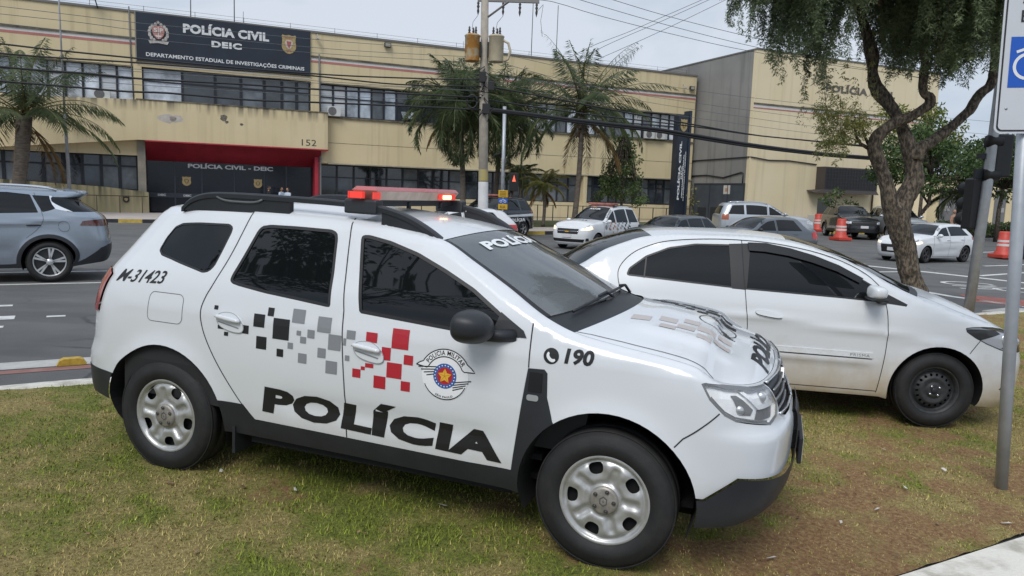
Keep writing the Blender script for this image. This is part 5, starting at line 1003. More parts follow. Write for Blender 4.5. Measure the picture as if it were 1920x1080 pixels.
def wells(c, root, arches, yi):
    for side in (-1, 1):
        for ax, az, R in arches:
            b = MB(); th = np.linspace(R_(-20), R_(200), 36)
            q = np.stack([ax + R * np.cos(th), az + R * np.sin(th)], 1); po = c.P(q[:, 0], np.maximum(q[:, 1], .2), -.002, side)
            V = [tuple(p) for p in po] + [(p[0], side * yi, p[2]) for p in po]; k = len(po); b.add(V, [(i, i + 1, k + i + 1, k + i) for i in range(k - 1)] + [tuple(range(k, 2 * k))])
            b.build('wheel_well', M_LINER, root)
def interior(c, root, s_dash, s_rear, zd, zseat):
    """dark cabin lining, dashboard, seats and steering wheel seen through the windscreen"""
    b = MB()
    for side in (-1, 1):
        ss = np.linspace(s_rear, s_dash - .05, 30); V = []
        for s in ss: V += [tuple(p) for p in c.P(np.full(6, s), np.linspace(.45, float(c.zt(s)) - .03, 6), -.035, side)]
        b.add(V, [(i * 6 + j, i * 6 + j + 1, (i + 1) * 6 + j + 1, (i + 1) * 6 + j) for i in range(29) for j in range(5)])
    w0 = c.d['ws'][0] if 'ws' in c.d else -1.018
    ss = np.linspace(s_rear, w0 - .03, 16); vv = np.linspace(-.97, .97, 7); A, B = np.meshgrid(ss, vv, indexing='ij'); P = c.T(A, B, -.035).reshape(-1, 3); b.add(P, [(i * 7 + j, i * 7 + j + 1, (i + 1) * 7 + j + 1, (i + 1) * 7 + j) for i in range(15) for j in range(6)])
    b.box(s_rear, s_dash, -.7, .7, .42, .45); b.box(s_rear - .02, s_rear, -.5, .5, .42, 1.3); b.build('cabin_lining', M_CLOTH, root)
    b = MB(); x = s_dash; yw = c.W0 - .17; b.prism([(x + .28, zd + .02), (x + .02, zd + .06), (x - .22, zd + .05), (x - .36, zd - .02), (x - .38, zd - .2), (x - .2, zd - .5), (x + .2, zd - .5)], -yw, yw); b.bbox(x - .34, x - .16, .22, .54, zd + .03, zd + .13, .03)
    b.build('dashboard', mat('dash_plastic', (.03, .032, .035), rough=.6), root)
    for y in (-.36, .36):
        b = MB(); b.bbox(x - 1.15, x - .62, y - .25, y + .25, .55, .75, .06); b.prism([(x - 1.05, .7), (x - 1.28, zseat - .16), (x - 1.20, zseat - .12), (x - .93, .72)], y - .23, y + .23); b.bbox(x - 1.30, x - 1.19, y - .13, y + .13, zseat - .10, zseat + .05, .04); b.build('seat', M_CLOTH, root)
    b = MB(); th = np.linspace(0, 2 * math.pi, 25); b.tube([(x - .48 + .06 * math.sin(t), .37 + .18 * math.cos(t), zd + .0 + .17 * math.sin(t)) for t in th], .014, 6); b.tube([(x - .48, .37, zd), (x - .25, .37, zd - .06)], .04, 8); b.tube([(x - .48, .2, zd), (x - .48, .54, zd)], .016, 6); b.build('steering_wheel', M_TRIM, root)
    b = MB(); b.bbox(w0 + .10, w0 + .13, -.12, .12, float(c.zt(w0)) - .12, float(c.zt(w0)) - .055, .01); b.build('inner_mirror', M_TRIM, root)
duster, duster_car = build_duster()
# ------------------------------------------------------------------ other cars
def steel_plain(R, parent, m, nh=18):
    """black pressed steel wheel with a ring of round holes"""
    k = R / .195; H = [circ(.128 * k * math.sin(a), .128 * k * math.cos(a), .0105 * k, 12) for a in np.linspace(0, 2 * math.pi, nh, endpoint=False)]
    V, F = disc_cdt(None, H, R * .995, .010 * k); r = np.hypot(V[:, 0], V[:, 1]) / k
    h = pchip([0, .03, .055, .062, .085, .108, .118, .140, .150, .165, .175, .180, .188, .195], [.004, .004, .002, -.010, -.004, .0, -.012, -.022, -.045, -.05, -.03, -.006, .004, .0])(r)
    mesh('rim', np.stack([V[:, 0], -h * k, V[:, 1]], -1), F, m, parent, smooth=True)
    b = MB(); b.lathe([(R, .0), (R * .93, .12)], 40); b.lathe([(.001, .07), (R * .92, .07)], 30); b.build('wheel_barrel', M_LINER, parent)
    for i in range(4):
        a = math.pi / 4 + math.pi / 2 * i; b = MB(); b.lathe([(.010, .0), (.010, -.012), (.007, -.016), (.0005, -.017)], 10, (.044 * k * math.sin(a), 0, .044 * k * math.cos(a))); b.build('lug_bolt', M_CHROME, parent)
    b = MB(); b.lathe([(.024 * k, .0), (.024 * k, -.010), (.018 * k, -.014), (.0005, -.014)], 16); b.build('wheel_centre', M_TRIM, parent)
def alloy(R, parent, spokes=5, m=None, twin=True, dark=None, n=30):
    m = m or M_SILVER; b = MB(); b.lathe([(R, .0), (R * .985, -.006), (R * .95, -.004), (R * .93, .01), (R * .9, .10)], n); rim = b.build('rim', m, parent)
    b = MB(); b.lathe([(.001, .04), (R * .92, .06)], n); b.build('wheel_barrel', dark or M_LINER, parent)
    b = MB()
    for i in range(spokes):
        a = 2 * math.pi * i / spokes
        for o in ((-.26, .26) if twin else (0,)):
            def pt(r, t, y): return (r * math.sin(a + o * (r / R) * .55) + t * math.cos(a + o), y, r * math.cos(a + o * (r / R) * .55) - t * math.sin(a + o))
            w0, w1 = (.014, .026) if twin else (.02, .035); V = [pt(.05, -w0, .0), pt(.05, w0, .0), pt(R * .95, w1 * .7, -.0), pt(R * .95, -w1 * .7, -.0)]; V += [(v[0], .035, v[2]) for v in V]
            b.add(V, [(0, 1, 2, 3), (0, 4, 5, 1), (1, 5, 6, 2), (3, 2, 6, 7), (0, 3, 7, 4)])
    b.lathe([(.001, -.006), (.045, -.004), (.06, .02)], 20); b.build('spokes', m, rim)
WHEELS = {}
def put_wheels(root, kind, R, rim, w, xs, yc, turn=0.):
    key = (kind, R, rim, w)
    for i, (x, s) in enumerate([(x, s) for x in xs for s in (-1, 1)]):
        if key not in WHEELS:
            o = empty('wheel'); make_tyre(R, rim - .008, w, o, M_RUB, 56 if kind in ('steel',) else 40); kids = set(o.children)
            if kind == 'steel': steel_plain(rim, o, mat('black_steel_wheel', (.028, .03, .032), rough=.55, var=.3, vscale=30))
            elif kind == 'two_tone': alloy(rim, o, 5, mat('cut_alloy', (.62, .63, .64), rough=.28, metal=.5), True, mat('dark_alloy', (.03, .03, .032), rough=.4), 44)
            elif kind == 'dark': alloy(rim, o, 5, mat('dark_alloy_face', (.05, .05, .055), rough=.4, metal=.3), False)
            else: alloy(rim, o, 5, M_SILVER, False)
            for ch in o.children:
                if ch not in kids: ch.location = (0, -w * .40, 0)
            WHEELS[key] = o
        else: o = copy_tree(WHEELS[key])
        o.parent = root; o.location = (x, s * yc, R); o.rotation_euler = (0, RNG.uniform(0, 6.28) if kind != 'steel' else .1, (math.pi if s > 0 else 0) + (turn if x == xs[0] else 0))

def build_car(name, label, loc, yaw, sp, paint, cat='car', pitch=0., group=None):
    root = empty(name, loc, rot=(0, pitch, yaw), label=label, cat=cat, group=group)
    c = Car(sp, root, paint, M_TRIM, M_GLASS, sp.get('grid', .08)); sx, sn = c.smax + .1, c.smin - .1; fr = sp.get('frames', False)
    regs = []; rs = lambda p: chaikin(resample(p, .05, True), 1)
    for i, w in enumerate(sp['windows']):
        regs += [('w%d' % i, 'window', inset_poly(rs(w), .014) if fr else rs(w), M_GLASS, .004)]
        if fr: regs += [('wf%d' % i, 'window_frame', rs(w), M_GLASSR, .0)]
    for j, (nm, poly, m, ins) in enumerate(sp['regs']): regs.append(('r%d' % j, nm, [(max(min(x, sx), sn), z) for x, z in poly], m, ins))
    holes = [circ(ax, az, R, 48 if fr else 28) for ax, az, R in sp['holes']]
    res = c.shell(regs, [(c.smin if x < -50 else c.smax if x > 50 else x, z) for x, z in sp['bottom']], holes)
    body = res['body']
    for (s0, s1, kind) in sp['ranges']:
        s0 = c.smin if s0 is None else s0; s1 = c.smax if s1 is None else s1
        g = c.grid_top(s0, s1, 8, .06 if fr else .1)
        if kind == 'paint' and not sp.get('bonnet') == (s0, None): body = body + [('b',) + g + (paint,)]
        elif kind == 'glass': mesh('windscreen' if s1 > -1.5 else 'rear_window', g[0], g[1], M_GLASS, root, N=g[2])
        elif kind == 'trim': mesh('cowl_panel', g[0], g[1], M_TRIM, root, N=g[2])
        elif kind == 'bonnet': mesh('bonnet', g[0], g[1], paint, root, N=g[2])
        elif kind == 'roof': mesh('roof', g[0], g[1], sp['roof_mat'], root, N=g[2])
    V, F, N = merge(body); mesh('body', V, F, paint, root, N=N)
    made = {}
    for k, items in res.items():
        if k == 'body': continue
        if items[0][0] in ('grille', 'bumper_skirt', 'rear_bumper', 'bumper', 'rear_window'): V, F, N = merge(items); made[k] = [mesh(items[0][0], V, F, items[0][4], root, N=N)]; continue
        made[k] = []
        for i, it in enumerate(items):
            par = made[k.replace('f', '')][i] if it[0] == 'window_frame' else root
            made[k].append(mesh(it[0], it[1], it[2], it[4], par, N=it[3]))
    for ln in sp.get('joints', []):
        for side in sp.get('sides', (-1, 1)):
            g = MB(); c.strip(g, ln, sp.get('jw', .007), .0018, side); g.build('panel_seam', M_GAP, root)
    wells(c, root, sp['holes'], sp['W'][2][1] * .55)
    hw = c.W0; b = MB(); x0, x1 = c.x.min(), c.x.max(); b.box(x0 + .3, x1 - .45, -hw * .75, hw * .75, sp['holes'][0][1] - .03, sp['holes'][0][1]); b.build('underbody', M_LINER, root)
    for mx in sp.get('mirror', []):
        for side in (-1, 1):
            b = MB(); b.ball((mx[0], side * (hw + .07), mx[1]), .07, .10, .07, 14, 10); b.tube([(mx[0] + .08, side * (hw - .08), mx[1] - .05), (mx[0] + .02, side * (hw + .02), mx[1] - .05)], .025, 6); b.build('door_mirror', mx[2], root)
    for (hs, hz, hwid) in sp.get('handles', []):
        for side in (-1, 1):
            b = MB(); s = np.linspace(hs - hwid, hs + hwid, 8); b.tube(c.P(s, s * 0 + hz, .014, side), [.008, .013, .015, .015, .015, .015, .013, .008], 8); b.build('door_handle', sp.get('handle_mat', paint), root)
    if 'plate_f' in sp: xx, zz = sp['plate_f']; b = MB(); b.bbox(xx, xx + .02, -.20, .20, zz, zz + .13, .004); b.build('number_plate', M_PLATE, root)
    if 'plate_r' in sp: xx, zz = sp['plate_r']; b = MB(); b.bbox(xx - .02, xx, -.20, .20, zz, zz + .13, .004); b.build('number_plate', M_PLATE, root)
    wk = sp['wheel']; put_wheels(root, wk[0], wk[1], wk[2], wk[3], (sp['holes'][0][0], sp['holes'][1][0]), wk[4], sp.get('turn', 0.))
    return root, c
def band_windows(top, belt, xf, xr, cuts, gap=.075, drop=.085, rslope=0.):
    """side windows between belt and roof line, cut by pillars at the x positions in cuts"""
    zt = pchip(*zip(*top)); out = []; ed = [xf] + cuts + [xr]
    bz = (lambda x: belt(x)) if callable(belt) else (lambda x: belt)
    for i in range(len(ed) - 1):
        a = ed[i] - (gap / 2 if i else 0); b_ = ed[i + 1] + (gap / 2 if i < len(ed) - 2 else 0); last = i == len(ed) - 2
        xs = np.linspace(a, b_, 12); up = [(x, max(float(zt(x)) - drop, bz(x) + .015)) for x in xs]
        if last and rslope: up = [(x, z) for x, z in up if x > b_ + rslope * (z - bz(x))]; 
        out.append([(a, bz(a))] + up + [(b_, bz(b_))] if not (last and rslope) else [(a, bz(a))] + up + [(b_, bz(b_))])
    return out
def arche(hw, fo, wb, ro, h, belt, hood, cowl, a_top, roof_end, kind, grid=.1, nose=.72, lean=.35, deck=None):
    """generic car: half width, overhangs, height, belt height, bonnet height, x of cowl / roof front / roof end"""
    xr = -wb - ro
    sp = dict(grid=grid, belt=belt, r=.07,
      front=[(fo * .3, hw), (fo * .52, hw * .985), (fo * .72, hw * .93), (fo * .84, hw * .84), (fo * .92, hw * .70), (fo * .965, hw * .5), (fo * .99, hw * .27), (fo, 0)],
      rear=[(xr + .45, hw), (xr + .3, hw * .985), (xr + .17, hw * .93), (xr + .09, hw * .84), (xr + .04, hw * .68), (xr + .015, hw * .45), (xr + .003, hw * .2), (xr, 0)],
      W=[(.15, hw * .90), (.3, hw * .955), (.45, hw * .98), (.65, hw), (belt - .18, hw * .985), (belt, hw * .94), (belt + (h - belt) * .45, hw * .83), (belt + (h - belt) * .8, hw * .73), (h, hw * .65)],
      insF=[(.15, .12), (.28, .03), (.42, 0), (.55, 0), (nose, .04), (hood, .12), (hood + .3, .2)],
      wF=(fo * .3, fo * .9), wR=(xr + .9, xr + .15), taper=[(xr, .05), (xr + .8, .03), (-wb * .5, 0), (0, .01)],
      crown=[(xr, .02), (roof_end, .03), (a_top, .035), (cowl, .04), (cowl + .3, .07), (fo * .6, .07), (fo * .9, .03), (fo * 2, 0)],
      bow=[(xr, 0), (roof_end, 0), (a_top, .06), (cowl, .17), (cowl + .15, .15), (fo * .5, .05), (fo * .8, 0)],
      arch=[], sides=(-1, 1))
    hd = [(cowl + .02, hood + .10), (cowl + .14, hood + .075), (fo * .3, hood), (fo * .65, hood - .06), (fo, nose + .03), (fo * 3, nose + .02)]
    mid = [(roof_end, h - .035), ((roof_end + a_top) / 2, h - .005), (a_top, h - .07), ((a_top + cowl) / 2, (h - .07 + hood + .1) / 2 + .035)]
    if kind == 'sedan':
        dk = deck; sp['top'] = [(xr - 1.2, dk[1] - .03), (dk[0] - .25, dk[1]), (dk[0], dk[1] + .03)] + mid + hd; sp['insR'] = [(.15, .1), (.3, .03), (.5, 0), (.75, .0), (dk[1], .06), (dk[1] + .4, .1)]
        sp['ranges'] = [(None, dk[0], 'paint'), (dk[0], roof_end, 'glass'), (roof_end, a_top, 'paint'), (a_top, cowl, 'glass'), (cowl, cowl + .1, 'trim'), (cowl + .1, None, 'bonnet')]
    else:
        sp['top'] = [(xr - 1.2, h - .06), (xr + .25, h - .055)] + mid + hd; sp['insR'] = [(.15, .1), (.3, .03), (.5, 0), (belt - .1, .02), (belt, .05), (h - .1, lean), (h, lean + .08)]
        sp['ranges'] = [(None, a_top, 'paint'), (a_top, cowl, 'glass'), (cowl, cowl + .1, 'trim'), (cowl + .1, None, 'bonnet')]
    return sp
HEADL = mat('headlamp', (.60, .62, .64), rough=.14, metal=.45, coat=.8, var=.35, vscale=22)
HEADLON = mat('lit_headlamp', (.9, .85, .7), rough=.2, emit=(1, .85, .6), estr=.5)
M_GRILLE = mat('black_grille', (.012, .012, .013), rough=.4, bump=.3, bscale=300)

# -- white saloon beside the police car
M_DUSTY = mat('dusty_white_car_paint', (.66, .675, .69), rough=.25, coat=.5)
add_dirt(M_DUSTY, (.66, .68, .695), (.46, .37, .25), .86, .46, .85)
SED = dict(grid=.05, frames=True, belt=.97, r=.06, jw=.006,
 front=[(.25,.845),(.45,.825),(.6,.77),(.7,.69),(.77,.57),(.81,.4),(.83,.2),(.838,0)],
 rear=[(-2.7,.845),(-2.95,.83),(-3.15,.79),(-3.28,.71),(-3.36,.58),(-3.41,.35),(-3.425,.18),(-3.43,0)],
 W=[(.15,.76),(.25,.81),(.4,.832),(.6,.845),(.75,.845),(.9,.83),(.98,.805),(1.15,.735),(1.3,.655),(1.4,.595),(1.47,.54)],
 insF=[(.15,.10),(.25,.03),(.4,0),(.55,0),(.65,.02),(.75,.03),(.82,.06),(.9,.1),(1.2,.2)],
 insR=[(.2,.08),(.35,.02),(.5,.0),(.7,.0),(.9,.03),(1.05,.05),(1.3,.1)], wF=(.25,.72), wR=(-2.7,-3.25),
 top=[(-4.5,1.03),(-3.35,1.035),(-3.05,1.075),(-2.65,1.27),(-2.35,1.375),(-1.9,1.425),(-1.5,1.437),(-1.2,1.422),(-.9,1.352),(-.6,1.237),(-.4,1.135),(-.2,1.05),(-.07,1.01),(.12,.945),(.3,.895),(.5,.858),(.7,.815),(.85,.785),(1.1,.765),(1.9,.76)],
 taper=[(-3.4,.06),(-2.6,.05),(-2,.01),(-1.2,0),(-.5,.01),(0,.02)], arch=[(0,.30,.34,.014),(-2.528,.30,.34,.014)],
 crown=[(-3.4,.03),(-2.35,.03),(-1.2,.03),(-.3,.03),(-.1,.05),(.2,.085),(.45,.09),(.62,.075),(.78,.045),(1.0,.02),(1.8,0)],
 bow=[(-4,0),(-2.9,-.12),(-2.35,-.04),(-1.8,0),(-1.2,.06),(-.7,.14),(-.28,.19),(-.1,.17),(.3,.05),(.5,0)],
 crease=[(-1.5,.80,-.06,.011,.032,-3.1,.15),(-1.0,.50,.0,.013,.035,-2.1,-.42)],
 windows=[[(-2.534,1.061),(-2.516,1.11),(-2.38,1.216),(-2.193,1.298),(-1.976,1.343),(-1.688,1.357),(-1.671,1.011),(-2.523,1.047)],
          [(-1.54,1.373),(-1.402,1.373),(-1.207,1.348),(-1.013,1.304),(-.82,1.241),(-.633,1.155),(-.50,1.085),(-.46,.985),(-.835,.996),(-1.574,1.008)]],
 regs=[('pillar_trim',[(-1.70,1.36),(-1.53,1.376),(-1.565,1.004),(-1.68,1.007)],M_GLASSR,0),('mirror_trim',[(-.51,1.085),(-.288,.985),(-.299,.968),(-.475,.982)],M_GLASSR,0),
       ('headlight',chaikin([(.139,.829),(.25,.852),(.45,.852),(.72,.812),(.90,.765),(.89,.68),(.80,.655),(.653,.659),(.518,.666),(.285,.742)],1),M_CLEAR,0),
       ('fog_recess',[(.517,.349),(.594,.451),(.70,.44),(.72,.33)],M_TRIM,.01),('grille',[(1.0,.72),(1.7,.72),(1.7,.62),(1.05,.62)],M_GRILLE,.015),('grille',[(.95,.52),(1.7,.52),(1.7,.28),(.95,.28)],M_GRILLE,.02),
       ('tail_light',[(-3.05,.80),(-3.0,.98),(-3.2,1.0),(-3.5,.97),(-3.5,.80)],M_TAIL,-.006),
       ('door',[(-.452,.251),(-.432,.522),(-.428,.701),(-.439,.856),(-.456,.968),(-.481,1.076),(-.61,1.213),(-.895,1.327),(-1.3,1.39),(-1.596,1.398),(-1.585,1.131),(-1.56,.885),(-1.536,.72),(-1.53,.262)],M_DUSTY,0),
       ('door',[(-1.596,1.398),(-1.895,1.387),(-2.194,1.352),(-2.332,1.311),(-2.49,1.237),(-2.596,1.123),(-2.61,1.03),(-2.55,.85),(-2.40,.68),(-2.22,.55),(-2.13,.40),(-2.10,.262),(-1.53,.262),(-1.536,.72),(-1.56,.885),(-1.585,1.131)],M_DUSTY,0),
       ('bumper',[(.215,.634),(.286,.742),(.55,.665),(.9,.66),(1.05,.62),(1.8,.62),(1.8,.1),(.2,.1)],M_DUSTY,0)],
 holes=[(0,.30,.372),(-2.528,.30,.372)], bottom=[(-99,.30),(-2.95,.26),(-2.1,.215),(-.42,.215),(-.35,.20),(.40,.20),(.6,.18),(.85,.165),(99,.17)],
 ranges=[(None,-3.03,'paint'),(-3.03,-2.33,'glass'),(-2.33,-1.22,'paint'),(-1.22,-.25,'glass'),(-.25,-.185,'trim'),(-.185,None,'bonnet')],
 joints=[chaikin([(-.481,1.076),(-.456,.968),(-.439,.856),(-.428,.701),(-.432,.522),(-.452,.251)],1,False),[(-1.596,1.398),(-1.585,1.131),(-1.56,.885),(-1.536,.72),(-1.53,.262)],chaikin([(-.481,1.09),(-.61,1.213),(-.895,1.327),(-1.3,1.39),(-1.596,1.398),(-1.895,1.387),(-2.194,1.352),(-2.332,1.311),(-2.49,1.237),(-2.596,1.123),(-2.61,1.03),(-2.55,.85),(-2.40,.68)],2,False),[(.215,.634),(.286,.742)],[(-.45,.262),(-2.1,.262)]],
 wheel=('steel',.306,.195,.185,.745), plate_f=(.838,.42), plate_r=(-3.43,.6))
sedan, sc_ = build_car('parked_saloon', 'white saloon with black steel wheels on the grass beside the police SUV', (3.482, 6.675, .113), -.07, SED, M_DUSTY, pitch=.036)
def sedan_details(c, root):
    for side in (-1, 1):
        b = MB(); s = np.linspace(-.185, .42, 30); v = np.interp(s, [-.185, -.05, .2, .42], [.90, .935, .955, .975]); a_ = c.T(s, side * (v - .004), .0018); d_ = c.T(s, side * (v + .004), .0018); k = len(s); b.add(np.vstack([a_, d_]), [(i, i + 1, k + i + 1, k + i) for i in range(k - 1)]); b.build('panel_seam', M_GAP, root)
        b = MB(); b.prism([], 0, 0) if False else None
        po = [(-1.55,1.376),(-1.402,1.380),(-1.207,1.354),(-1.013,1.310),(-.82,1.247),(-.633,1.158),(-.66,1.118),(-.84,1.197),(-1.03,1.252),(-1.22,1.292),(-1.41,1.312),(-1.54,1.312)]
        c.decal(b, po, .014, side, .04); b.build('rain_visor', mat('smoked_visor', (.012, .013, .014), rough=.25), root)
        b = MB(); po = rrect(-2.05, -.52, .533, .578, .012); c.decal(b, po, .009, side, .06); pz = c.P(np.array(po)[:, 0], np.array(po)[:, 1], .009, side); pw = c.P(np.array(po)[:, 0], np.array(po)[:, 1], -.002, side); n = len(po)
        b.add(np.vstack([pz, pw]), [(i, (i + 1) % n, n + (i + 1) % n, n + i) for i in range(n)]); mo = b.build('door_moulding', M_DUSTY, root)
        b = MB(); c.word(b, 'PRISMA', (-.705,.541), (-.552,.541), (-.705,.566), .0, .0105, side, 1.2) if side < 0 else c.word(b, 'PRISMA', (-.552,.541), (-.705,.541), (-.552,.566), .0, .0105, side, 1.2); b.build('badge_lettering', mat('badge_grey', (.25, .25, .25), rough=.3, metal=.6), mo)
        b = MB(); c.strip(b, [(-.53,.528),(-2.04,.528)], .006, .003, side); b.build('moulding_joint', M_GAP, mo)
        s0 = -1.376; b = MB(); po = chaikin([(s0 - .11, .826), (s0 - .10, .855), (s0 + .06, .842), (s0 + .112, .815), (s0 + .09, .797), (s0 - .06, .812)], 2); c.decal(b, po, .016, side, .03); pz = c.P(po[:, 0], po[:, 1], .016, side); pw = c.P(po[:, 0], po[:, 1], 0, side); n = len(po); b.add(np.vstack([pz, pw]), [(i, (i + 1) % n, n + (i + 1) % n, n + i) for i in range(n)]); h = b.build('door_handle', M_DUSTY, root)
        b = MB(); c.strip(b, [tuple(q) for q in po] + [tuple(po[0])], .004, .0025, side, .02); b.build('handle_edge', mat('handle_shadow_line', (.3, .3, .31)), h)
        b = MB(); c.strip(b, [(-2.375,1.215),(-2.39,1.04)], .012, .003, side); b.build('window_divider', M_GLASSR, root)
        b = MB(); bm = bmesh.new(); bmesh.ops.create_uvsphere(bm, u_segments=24, v_segments=16, radius=1)
        for v in bm.verts:
            x, y, z = v.co; f = lambda t, p: math.copysign(abs(t) ** p, t); x, y, z = f(x, .8), f(y, .75), f(z, .7); X = x * .085 if x > 0 else x * .045
            v.co = (-.60 + X, side * (.915 + y * .10), 1.075 + z * .055)
        b.addbm(bm, True); mo = b.build('door_mirror', M_DUSTY, root)
        b = MB(); b.tube([(-.47, side * .79, 1.0), (-.53, side * .85, 1.005), (-.58, side * .92, 1.02)], [.035, .028, .025], 10); b.bbox(-.64, -.52, min(side * .82, side * 1.0), max(side * .82, side * 1.0), 1.012, 1.035, .01); b.build('mirror_foot', M_TRIM, mo)
        hl = [(.139,.829),(.25,.852),(.45,.852),(.72,.812),(.90,.765),(.89,.68),(.80,.655),(.653,.659),(.518,.666),(.285,.742)]
        b = MB(); c.decal(b, inset_poly(chaikin(hl, 1), .004), -.022, side, .03); lamp = b.build('lamp_bowl', mat('lamp_grey_bowl', (.62, .64, .68), rough=.3, metal=.5), root)
        b = MB(); c.decal(b, [(.15,.826),(.45,.845),(.50,.81),(.30,.745)], -.019, side, .03); c.decal(b, [(.50,.69),(.56,.70),(.72,.675),(.66,.664)], -.019, side, .03); b.build('lamp_bezel', M_GLASSR, lamp)
        b = MB()
        for q in ((.54,.755,.045),(.72,.735,.04)): p = c.P(np.array([q[0]]), np.array([q[1]]), -.03, side)[0]; b.ball(p, q[2], q[2] * .5, q[2], 14, 10)
        b.build('projector', M_REFL, lamp)
        b = MB(); k = [tuple(p) for p in chaikin(hl, 1)]; c.strip(b, k + [k[0]], .006, .002, side, .02); b.build('lamp_edge', M_GLASSR, lamp)
sedan_details(sc_, sedan)

# -- blue grey SUV passing on the left: its left side faces us
M_BLUEGREY = mat('blue_grey_metallic', (.29, .335, .39), rough=.25, metal=.5, coat=.7)
SUVL = arche(.93, .95, 2.8, 1.02, 1.70, 1.24, 1.05, -.55, -1.25, -2.9, 'suv', .06, .85, .40)
SUVL.update(frames=False, insR=[(.2,.2),(.3,.12),(.45,.03),(.6,0),(.75,.0),(.95,.03),(1.15,.08),(1.27,.22),(1.5,.50),(1.56,.40),(1.62,.34),(1.75,.34)], wR=(-2.75,-3.45),
 arch=[(0,.37,.42,.02),(-2.8,.37,.42,.02)], crease=[(-2.8,1.12,-.09,.012,.045,-3.9,-.2),(-2.8,.60,0,-.015,.10,-2.4,-.4)],
 windows=[[(-2.72,1.26),(-2.57,1.555),(-2.86,1.545),(-3.02,1.33)],[(-1.85,1.225),(-1.85,1.60),(-2.2,1.60),(-2.54,1.565),(-2.66,1.25)],[(-.72,1.2),(-1.2,1.52),(-1.75,1.60),(-1.75,1.22)]],
 regs=[('tail_light',[(-3.33,1.03),(-3.40,1.11),(-3.7,1.14),(-4.2,1.13),(-4.2,1.03),(-3.7,1.02)],mat('smoked_tail_lamp', (.10,.035,.03), rough=.12, coat=.8, var=.5, vscale=20),-.01),
  ('quarter_trim',[(-2.86,1.55),(-3.18,1.535),(-3.41,1.27),(-3.02,1.315)],mat('satin_silver_trim', (.70,.73,.77), rough=.3, metal=.3),-.003),
  ('rear_window',[(-3.30,1.27),(-3.26,1.53),(-9,1.53),(-9,1.27)],M_GLASS,0),
  ('rear_bumper',[(-3.22,.1),(-3.22,.31),(-3.39,.42),(-3.62,.62),(-3.8,.68),(-9,.68),(-9,.1)],M_TRIM,-.004),
  ('wheel_arch_trim',circ(-2.8,.37,.50,40),M_TRIM,-.006),('wheel_arch_trim',circ(0,.37,.50,40),M_TRIM,-.006),('side_skirt',[(-2.4,.1),(-2.4,.36),(-2.2,.34),(-.5,.34),(-.5,.1)],M_TRIM,-.004),
  ('headlight',[(.35,.95),(.7,.92),(1.2,.88),(1.2,.80),(.5,.86)],HEADL,0),('grille',[(.9,.8),(9,.8),(9,.45),(.95,.45)],M_GRILLE,.01)],
 holes=[(0,.37,.435),(-2.8,.37,.435)], bottom=[(-99,.44),(-3.6,.34),(-3.25,.28),(-2.3,.27),(-.5,.27),(.45,.27),(.7,.28),(99,.3)],
 joints=[chaikin([(-2.6,1.60),(-2.72,1.24),(-2.74,1.10),(-2.62,.93),(-2.46,.80)],2,False),[(-1.80,1.62),(-1.78,1.2),(-1.72,.34)],[p for p in circ(-3.06,1.01,.095,30)]], jw=.006,
 handles=[(-2.58,1.03,.11),(-1.6,1.01,.11)], handle_mat=M_TRIM, mirror=[(-.75,1.18,M_BLUEGREY)], wheel=('two_tone',.37,.262,.235,.80))
suvl, c_ = build_car('passing_suv', 'blue grey SUV with two tone wheels driving away past the left edge', (-11.18, 12.58, .05), R_(211), SUVL, M_BLUEGREY)
b = MB(); ss = np.linspace(-3.42, -3.12, 6)
for y in (1,): b.prism([(-3.05,1.685),(-3.22,1.66),(-3.40,1.60),(-3.40,1.585),(-3.1,1.64)], -.55, .55)
b.build('spoiler', M_BLUEGREY, suvl)
for side in (-1, 1):
    b = MB(); xs = np.linspace(-2.95, -1.2, 14); b.tube([(x, side * .60, float(c_.zt(x)) + .03 - .04 * abs((x + 2.07) / .87) ** 6) for x in xs], .018, 8); b.build('roof_rail', M_CHROME, suvl)
